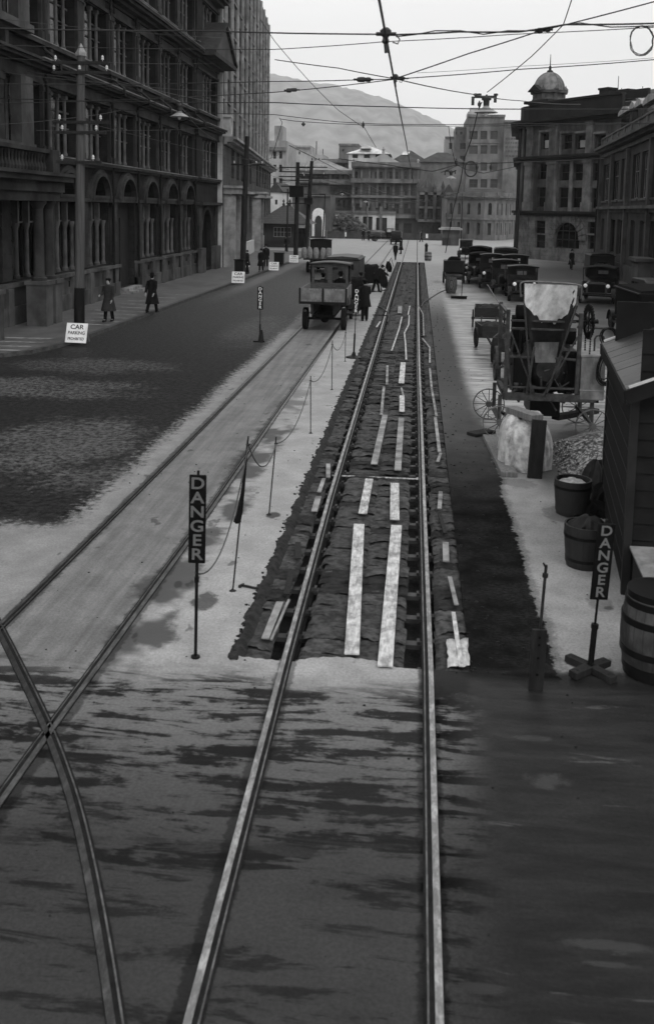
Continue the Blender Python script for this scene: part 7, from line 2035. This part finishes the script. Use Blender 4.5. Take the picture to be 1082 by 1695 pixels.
person('man sitting at the wheel side of the dropside lorry cab', (gA[0]-.35, gA[1]+2.75), 0, 1.7, 'jacket', 'cap', sit=True, lift=.42, cloth=M['coat'], group='men in the dropside lorry')
person('hatted man sitting on the pit side of the dropside lorry cab', (gA[0]+.4, gA[1]+2.75), 0, 1.75, 'jacket', 'trilby', sit=True, lift=.42, cloth=M['darkcloth'], group='men in the dropside lorry')
gB = G(524,451)
truck('flat lorry stacked with bulging sacks, beyond the dropside one', (gB[0], gB[1]+2.3), 2, 'flat', 1.85, 5.6, top=2.5, lamps=False)
rng = random.Random(17)
for k in range(5):
    m_ = MB(); w = .23
    a_ = [rng.uniform(0,6) for _ in range(3)]
    m_.grid(lambda u,v: ((math.cos(2*PI*u)*w*(math.sin(PI*(.06+.88*v))**.35)*(1+.07*math.sin(4*PI*u+a_[0])), math.sin(2*PI*u)*.2*(math.sin(PI*(.06+.88*v))**.35)*(1+.06*math.sin(6*PI*u+a_[1])), .84*v+.02*math.sin(2*PI*u))), 18, 10)
    o = m_.obj('filled_sack', M['bagcloth'], None, (gB[0]-.92+k*.45, gB[1]-.3, 1.1), ang=180); o.rotation_euler = (R(-6), rng.uniform(-.12,.12), 0)
    tag(o, ['bulging pale sack, outermost on the footpath side of the flat lorry','bulging sack second from the footpath side on the flat lorry','middle bulging sack on the flat lorry tail','bulging sack second from the track side on the flat lorry','narrow sack outermost on the track side of the flat lorry'][k], 'sack', 'filled sacks on the flat lorry')
g_ = (-4.0, 54)
truck('plain dark box van just past the dropside lorry', (-3.98, 54.5), -1, 'van', 1.9, 5.0, body=M['bodygrey'], top=2.35, lamps=False)
# covered cart and low cart by the men
def draped(label, c, w, d, h, seed, name='covered_handcart'):
    rng = random.Random(seed); a = [rng.uniform(0,6) for _ in range(4)]
    T = thing(name, label, 'cart', (c[0],c[1],0), 0)
    m = MB()
    def f(u, v):
        t = u*2*PI; ct, st_ = math.cos(t), math.sin(t); X = math.copysign(abs(ct)**.6,ct); Y = math.copysign(abs(st_)**.6,st_)
        if v < .25: s = v/.25; rr = s; z = h + .05*math.sin(5*t+a[0])*s
        else: s = (v-.25)/.75; rr = 1 + .12*s + .08*s*math.sin(8*t+a[1]); z = h*(1-s*.86) + .06*s*math.sin(6*t+a[2])
        return (X*w/2*rr, Y*d/2*rr, z + .02*math.sin(11*t+7*v))
    m.grid(f, 48, 14); m.obj('cover', M['darkcloth'], T, ang=80)
    for s in (-1,1):
        o = bpy.data.objects.new('wheel', spokewheel('cart_wheel', .3, .06, 8, M['iron'], .03, .05)); COL.objects.link(o); o.parent = T; o.location = (s*w*.5,0,.3); o.rotation_euler = (0,R(90),0)
    hm = MB(); hm.cyl((-.3,-d/2-.3,.9),(-.3,d/2,.7), .02); hm.cyl((.3,-d/2-.3,.9),(.3,d/2,.7), .02); hm.obj('handle', M['wood'], T)
draped('handcart under a dark cover, next to the dropside lorry tail', (AT(588,500,44).x, 44.5), .85, 1.0, 1.75, 4)
draped('low covered barrow beside the bending worker', (AT(612,460,60).x-.1, 62), 1.1, 1.0, 1.35, 6)
def barrier():
    a = AT(625,456,58.5); b_ = AT(647,424,84); T = thing('barrier_rail', 'long pale rail on trestles beyond the standing workers', 'barrier')
    m = MB(); m.beam(a, b_, .12, .06); m.obj('rail', M['palewood'], T, smooth=False)
    for t in (.02,.35,.68,.98):
        p = a.lerp(b_,t); m = MB(); m.beam((p.x-.25,p.y,0),(p.x,p.y,p.z), .05,.05); m.beam((p.x+.25,p.y,0),(p.x,p.y,p.z-.02), .05,.05); m.obj('trestle_leg', M['darkwood'], T, smooth=False)
    for (px, py, y, s_, lab) in ((632,463,57,.62,'dark cloth drooping on a short stick, nearer of two by the pale rail'),(642,441,68,.5,'dark cloth drooping on a short stick, farther of two by the pale rail')):
        c = AT(px,py,y); m = MB(); n = 8
        m.grid(lambda u,v: (c.x + (u-.5)*s_*.7*(.5+.7*math.sin(PI*v)) + .25*v*s_ , c.y+.06*math.sin(9*u+5*v), c.z + s_*.75*(1-2*v)), 8, 8)
        o = m.obj('warning_cloth', M['darkcloth'], None, (0,0,0)); s2 = o.modifiers.new('solid','SOLIDIFY'); s2.thickness = .03
        tag(o, lab, 'flag', 'warning cloths'); 
        st_ = MB(); st_.cyl((c.x-.05,c.y+.05,0),(c.x-.05,c.y+.05,c.z+s_*.8), .02, n=6); st_.obj('stick', M['iron'], o)
barrier()
# far vehicles on the square
truck('far dark car beyond the end of the pit', (AT(655,400,136).x, 138), 0, 'car', 1.7, 3.9, body=M['black'], top=1.95, cat='car', name='parked_car')
truck('far lorry seen end-on to the rubble, next to the far dark car', (AT(643,395,150).x-.6, 150), -80, 'flat', 1.8, 5.0, top=2.0, lamps=False)
truck('small car with a pale bonnet coming round by the curved bank', (AT(772,410,101).x, 102), 175, 'car', 1.6, 3.9, body=M['black'], top=1.95, cat='car', name='parked_car')
# the parked group on the right
truck('canvas-topped lorry, rearmost of the parked group next to the small car', (AT(795,440,67).x, 70), 172, 'open', 1.9, 4.8, top=2.42)
truck('lorry with a small pale rear window, second in the parked group', (AT(817,450,62).x+.1, 64.5), 176, 'lorry', 1.75, 4.6, top=2.15)
truck('dull-roofed lorry behind the boxy one in the parked group', (AT(857,450,61).x, 63), 176, 'lorry', 1.7, 4.6, top=2.2, pale=True)
truck('boxy lorry standing right behind the raised skip', (AT(868,470,54).x, 55.6), 178, 'lorry', 1.75, 4.6, top=1.92, body=M['black'])
truck('headlamped car driving this way past the warehouse', (AT(1001,475,54).x+.0, 55.5), 165, 'open', 1.95, 4.5, top=1.98, cat='car', name='touring_car')
truck('dark van parked by the warehouse wall behind the headlamped car', (AT(1006,440,72).x, 75), 178, 'van', 1.8, 4.4, top=1.9, lamps=False)
truck('big dark van filling the gap between mixer tank and shed roof', (AT(1046,520,38).x+1.05, 40), 2, 'van', 2.1, 5.0, top=2.05, lamps=False, body=M['blackmatt'])
truck('low car glimpsed behind the big dark van', (AT(1068,485,48).x+.6, 50), 5, 'car', 1.7, 4.2, top=1.7, body=M['bodygrey'], cat='car', name='parked_car')
truck('bonneted lorry squeezed between the canvas-topped lorry and the pale-windowed one', (AT(803,450,64).x-.1, 67.5), 178, 'open', 1.8, 4.4, top=2.1, lamps=False)
truck('dark flat lorry between the pale-windowed lorry and the boxy one', (AT(838,462,58).x+.1, 60.2), 177, 'lorry', 1.7, 4.4, top=2.0, lamps=False)
truck('low dark van behind the parked group, nearest the lone man', (AT(836,425,78).x+.2, 80), 176, 'van', 1.9, 4.6, top=2.0, lamps=False)
# compressor trailer, basket, broom, barrel and bollard
def compressor():
    c = AT(751,460,66); T = thing('compressor_trailer', 'black box-bodied trailer with a humped lid beside the wicker basket', 'trailer', (c.x, 66.5, 0), R(-3))
    m = MB(); m.box(-.7,.7,-.9,.9,.75,1.5); m.box(-.72,.72,-.92,.92,1.5,1.56); m.obj('housing', M['black'], T, bevel=.02, smooth=False)
    m = MB(); m.prism([(-.45,1.56),(.45,1.56),(.4,1.68),(.2,1.78),(-.2,1.78),(-.4,1.68)], lambda x,z: (x,-.7,z), lambda x,z: (x,.7,z)); m.obj('lid', M['blackmatt'], T, smooth=False)
    m = MB(); m.lathe([(.0,-.6),(.22,-.58),(.25,-.5),(.25,.5),(.22,.58),(.0,.6)], (0,0,0), 18); o = m.obj('air_cylinder', M['bodygrey'], T, (0,-.6,.5)); o.rotation_euler = (0,R(90),0)
    for s in (-1,1): wheel(T, s*.68, -.2, .4, .13)
    m = MB(); m.beam((0,-.9,.7),(0,-1.9,.4), .08,.08); m.obj('drawbar', M['iron'], T)
compressor()
def weave():
    m, t, b = newmat('woven_wicker'); v = t.nodes.new('ShaderNodeTexBrick'); v.inputs['Scale'].default_value = 9; v.inputs['Mortar Size'].default_value = .06
    v.inputs['Color1'].default_value = (.11,.11,.11,1); v.inputs['Color2'].default_value = (.07,.07,.07,1); v.inputs['Mortar'].default_value = (.015,.015,.015,1)
    t.links.new(coords(t), v.inputs['Vector']); t.links.new(v.outputs[0], b.inputs['Base Color']); b.inputs['Roughness'].default_value = .9; bumpit(t, b, S(t, v.outputs['Fac']), .6, .02); return m
M['wicker'] = weave()
g_ = G(746,485); m_ = MB(); m_.lathe([(.28,0),(.34,.25),(.36,.5),(.34,.8),(.3,.95),(.28,.95),(.3,.5),(.2,.3),(.001,.3)], (0,0,0), 22); o = m_.obj('wicker_basket', M['wicker'], None, (g_[0],g_[1]+.2,0)); tag(o, 'upright wicker basket standing in front of the humped trailer', 'basket')
g0 = Vector((*G(759,494),0)); T = thing('broom', 'wide road broom standing on its head before the wicker basket', 'broom', tuple(g0), R(4))
m_ = MB(); m_.box(-.46,.46,-.06,.06,.09,.16); m_.obj('broom_head', M['darkwood'], T, bevel=.01, smooth=False)
m_ = MB(); m_.box(-.44,.44,-.05,.05,.0,.09); m_.obj('bristles', M['blackmatt'], T, smooth=False)
m_ = MB(); m_.cyl((.15,0,.14),(.22,.2,2.0), .02); m_.obj('handle', M['darkwood'], T)
barrel('barrel', 'small pale barrel standing just past the far end of the pit', (*G(708,431),0), .36, .3, .85, 2, M['stavepale'], (.12,.5,.88))
g_ = G(705,421); m_ = MB(); m_.lathe([(.16,0),(.16,.9),(.2,.95),(.2,1.0),(.13,1.2),(.0,1.3)], (0,0,0), 12); o = m_.obj('bollard', M['black'], None, (g_[0],g_[1],0)); tag(o, 'dark bollard beyond the small pale barrel', 'bollard')
# the two tip carts
def tipcart(label, c, W, L, h, rz, hub, seed, name='tip_cart'):
    T = thing(name, label, 'cart', (c[0],c[1],0), rz, 'tip carts beside the mixer')
    m = MB(); z0 = h-.42
    for s in (-1,1): m.prism([(-L/2+.1,z0),(L/2-.1,z0),(L/2,h),(-L/2,h)], lambda y,z: (s*W/2,y,z), lambda y,z: (s*(W/2-.04),y,z))
    m.box(-W/2+.04,W/2-.04,-L/2+.1,L/2-.1,z0,z0+.04); m.add([(-W/2,-L/2+.1,z0),(W/2,-L/2+.1,z0),(W/2,-L/2,h),(-W/2,-L/2,h),(-W/2,-L/2+.14,z0),(W/2,-L/2+.14,z0),(W/2,-L/2+.04,h),(-W/2,-L/2+.04,h)],[(0,1,2,3),(7,6,5,4),(3,2,6,7),(0,3,7,4),(1,5,6,2)])
    m.add([(-W/2,L/2-.1,z0),(W/2,L/2-.1,z0),(W/2,L/2,h),(-W/2,L/2,h)],[(3,2,1,0)])
    m.obj('cart_body', M['cartwood'], T, smooth=False)
    rg = random.Random(seed); k = crumple(0,0,h-.12,W*.42,L*.42,.2,rg); k.obj('load', M['soil'], T, ang=30)
    for s in (-1,1):
        o = bpy.data.objects.new('wheel', spokewheel('cart_wheel', hub, .07, 10, M['iron'], .04, .06)); COL.objects.link(o); o.parent = T; o.location = (s*(W/2+.06),0,hub); o.rotation_euler = (0,R(90),0)
    m = MB(); m.cyl((-W/2,0,hub),(W/2,0,hub), .03); m.beam((-.3,-L/2,z0+.05),(-.3,-L/2-.9,z0-.1), .06,.06); m.beam((.3,-L/2,z0+.05),(.3,-L/2-.9,z0-.1), .06,.06); m.obj('shaft', M['darkwood'], T)
M['cartwood'] = mat('grimy_cart_boards', .022, .65, .4, 4, .3, .005, aniso=(1,4,4), stain=.3)
cA = AT(810,540,40.5); tipcart('larger grimy tip cart heaped with spoil, farther of the two', (cA.x, 41.2), 1.2, 1.7, .92, R(-4), .38, 3)
cB = AT(815,575,34.5); tipcart('smaller tip cart with a pale rim piled with gear, just behind the mixer', (cB.x, 35.2), 1.0, 1.5, .85, R(6), .36, 9)
tipcart('third low cart half hidden behind the mixer posts', (AT(850,570,31).x, 31.5), 1.1, 1.5, .9, R(-12), .38, 14)
T = thing('shovel', 'long shovel leaning with its blade on the larger tip cart', 'shovel', (0,0,0)); p0, p1 = AT(806,470,40), AT(828,506,39.6)
m_ = MB(); m_.cyl(p0, p1, .02, n=8); m_.obj('handle', M['wood'], T); m_ = MB(); d_ = (p1-p0).normalized(); m_.beam(p1, p1+d_*.32, .26, .02, up=(0,1,.3)); m_.obj('shovel_blade', M['tankgrey'], T, smooth=False)
# hose snaking over the sacking from the basket
pts = [Vector((*G(*p),.03)) for p in ((744,478),(728,484),(712,494),(702,500),(697,508))]; m_ = MB(); m_.tube(smooth3(pts), .025, 6); tag(m_.obj('air_hose', M['bodygrey']), 'pale hose running from the wicker basket into the pit', 'hose')
pts = [Vector((*G(*p),.03)) for p in ((625,508),(632,511),(640,517),(643,524),(641,534))]; m_ = MB(); m_.tube(smooth3(pts), .03, 6); tag(m_.obj('air_hose', M['black']), 'dark hose curling over the danger sign side rail', 'hose')
# pipe rails and bars lying by the workers
for k, (a, b_, lab) in enumerate((((612,484),(642,480),'iron bar lying by the feet of the bending worker'),((617,522),(640,523),'iron bar lying nearer, between stakes and pit'))):
    m_ = MB(); m_.cyl(Vector((*G(*a),.03)), Vector((*G(*b_),.03)), .022, n=6); tag(m_.obj('iron_bar', M['iron']), lab, 'iron bar', 'loose iron bars')
# ------------------------------------------------------------------ damp sea air that fades the hill and the far blocks
mb = MB(); mb.box(-6500, 6500, -40, 6900, -3, 1150)
hz_ = mb.obj('haze', None, smooth=False) if False else None
me = bpy.data.meshes.new('haze'); me.from_pydata(mb.v, [], mb.f)
hm = bpy.data.materials.new('haze_air'); hm.use_nodes = True; nt = hm.node_tree
for n in list(nt.nodes): nt.nodes.remove(n)
oo = nt.nodes.new('ShaderNodeOutputMaterial'); pv = nt.nodes.new('ShaderNodeVolumePrincipled')
pv.inputs['Color'].default_value = (.95,.95,.95,1); pv.inputs['Density'].default_value = .00015; pv.inputs['Anisotropy'].default_value = 0.0
nt.links.new(pv.outputs[0], oo.inputs['Volume']); me.materials.append(hm)
hz_ = bpy.data.objects.new('haze', me); COL.objects.link(hz_); tag(hz_, 'thin grey sea haze over the whole street', 'haze', kind='stuff')
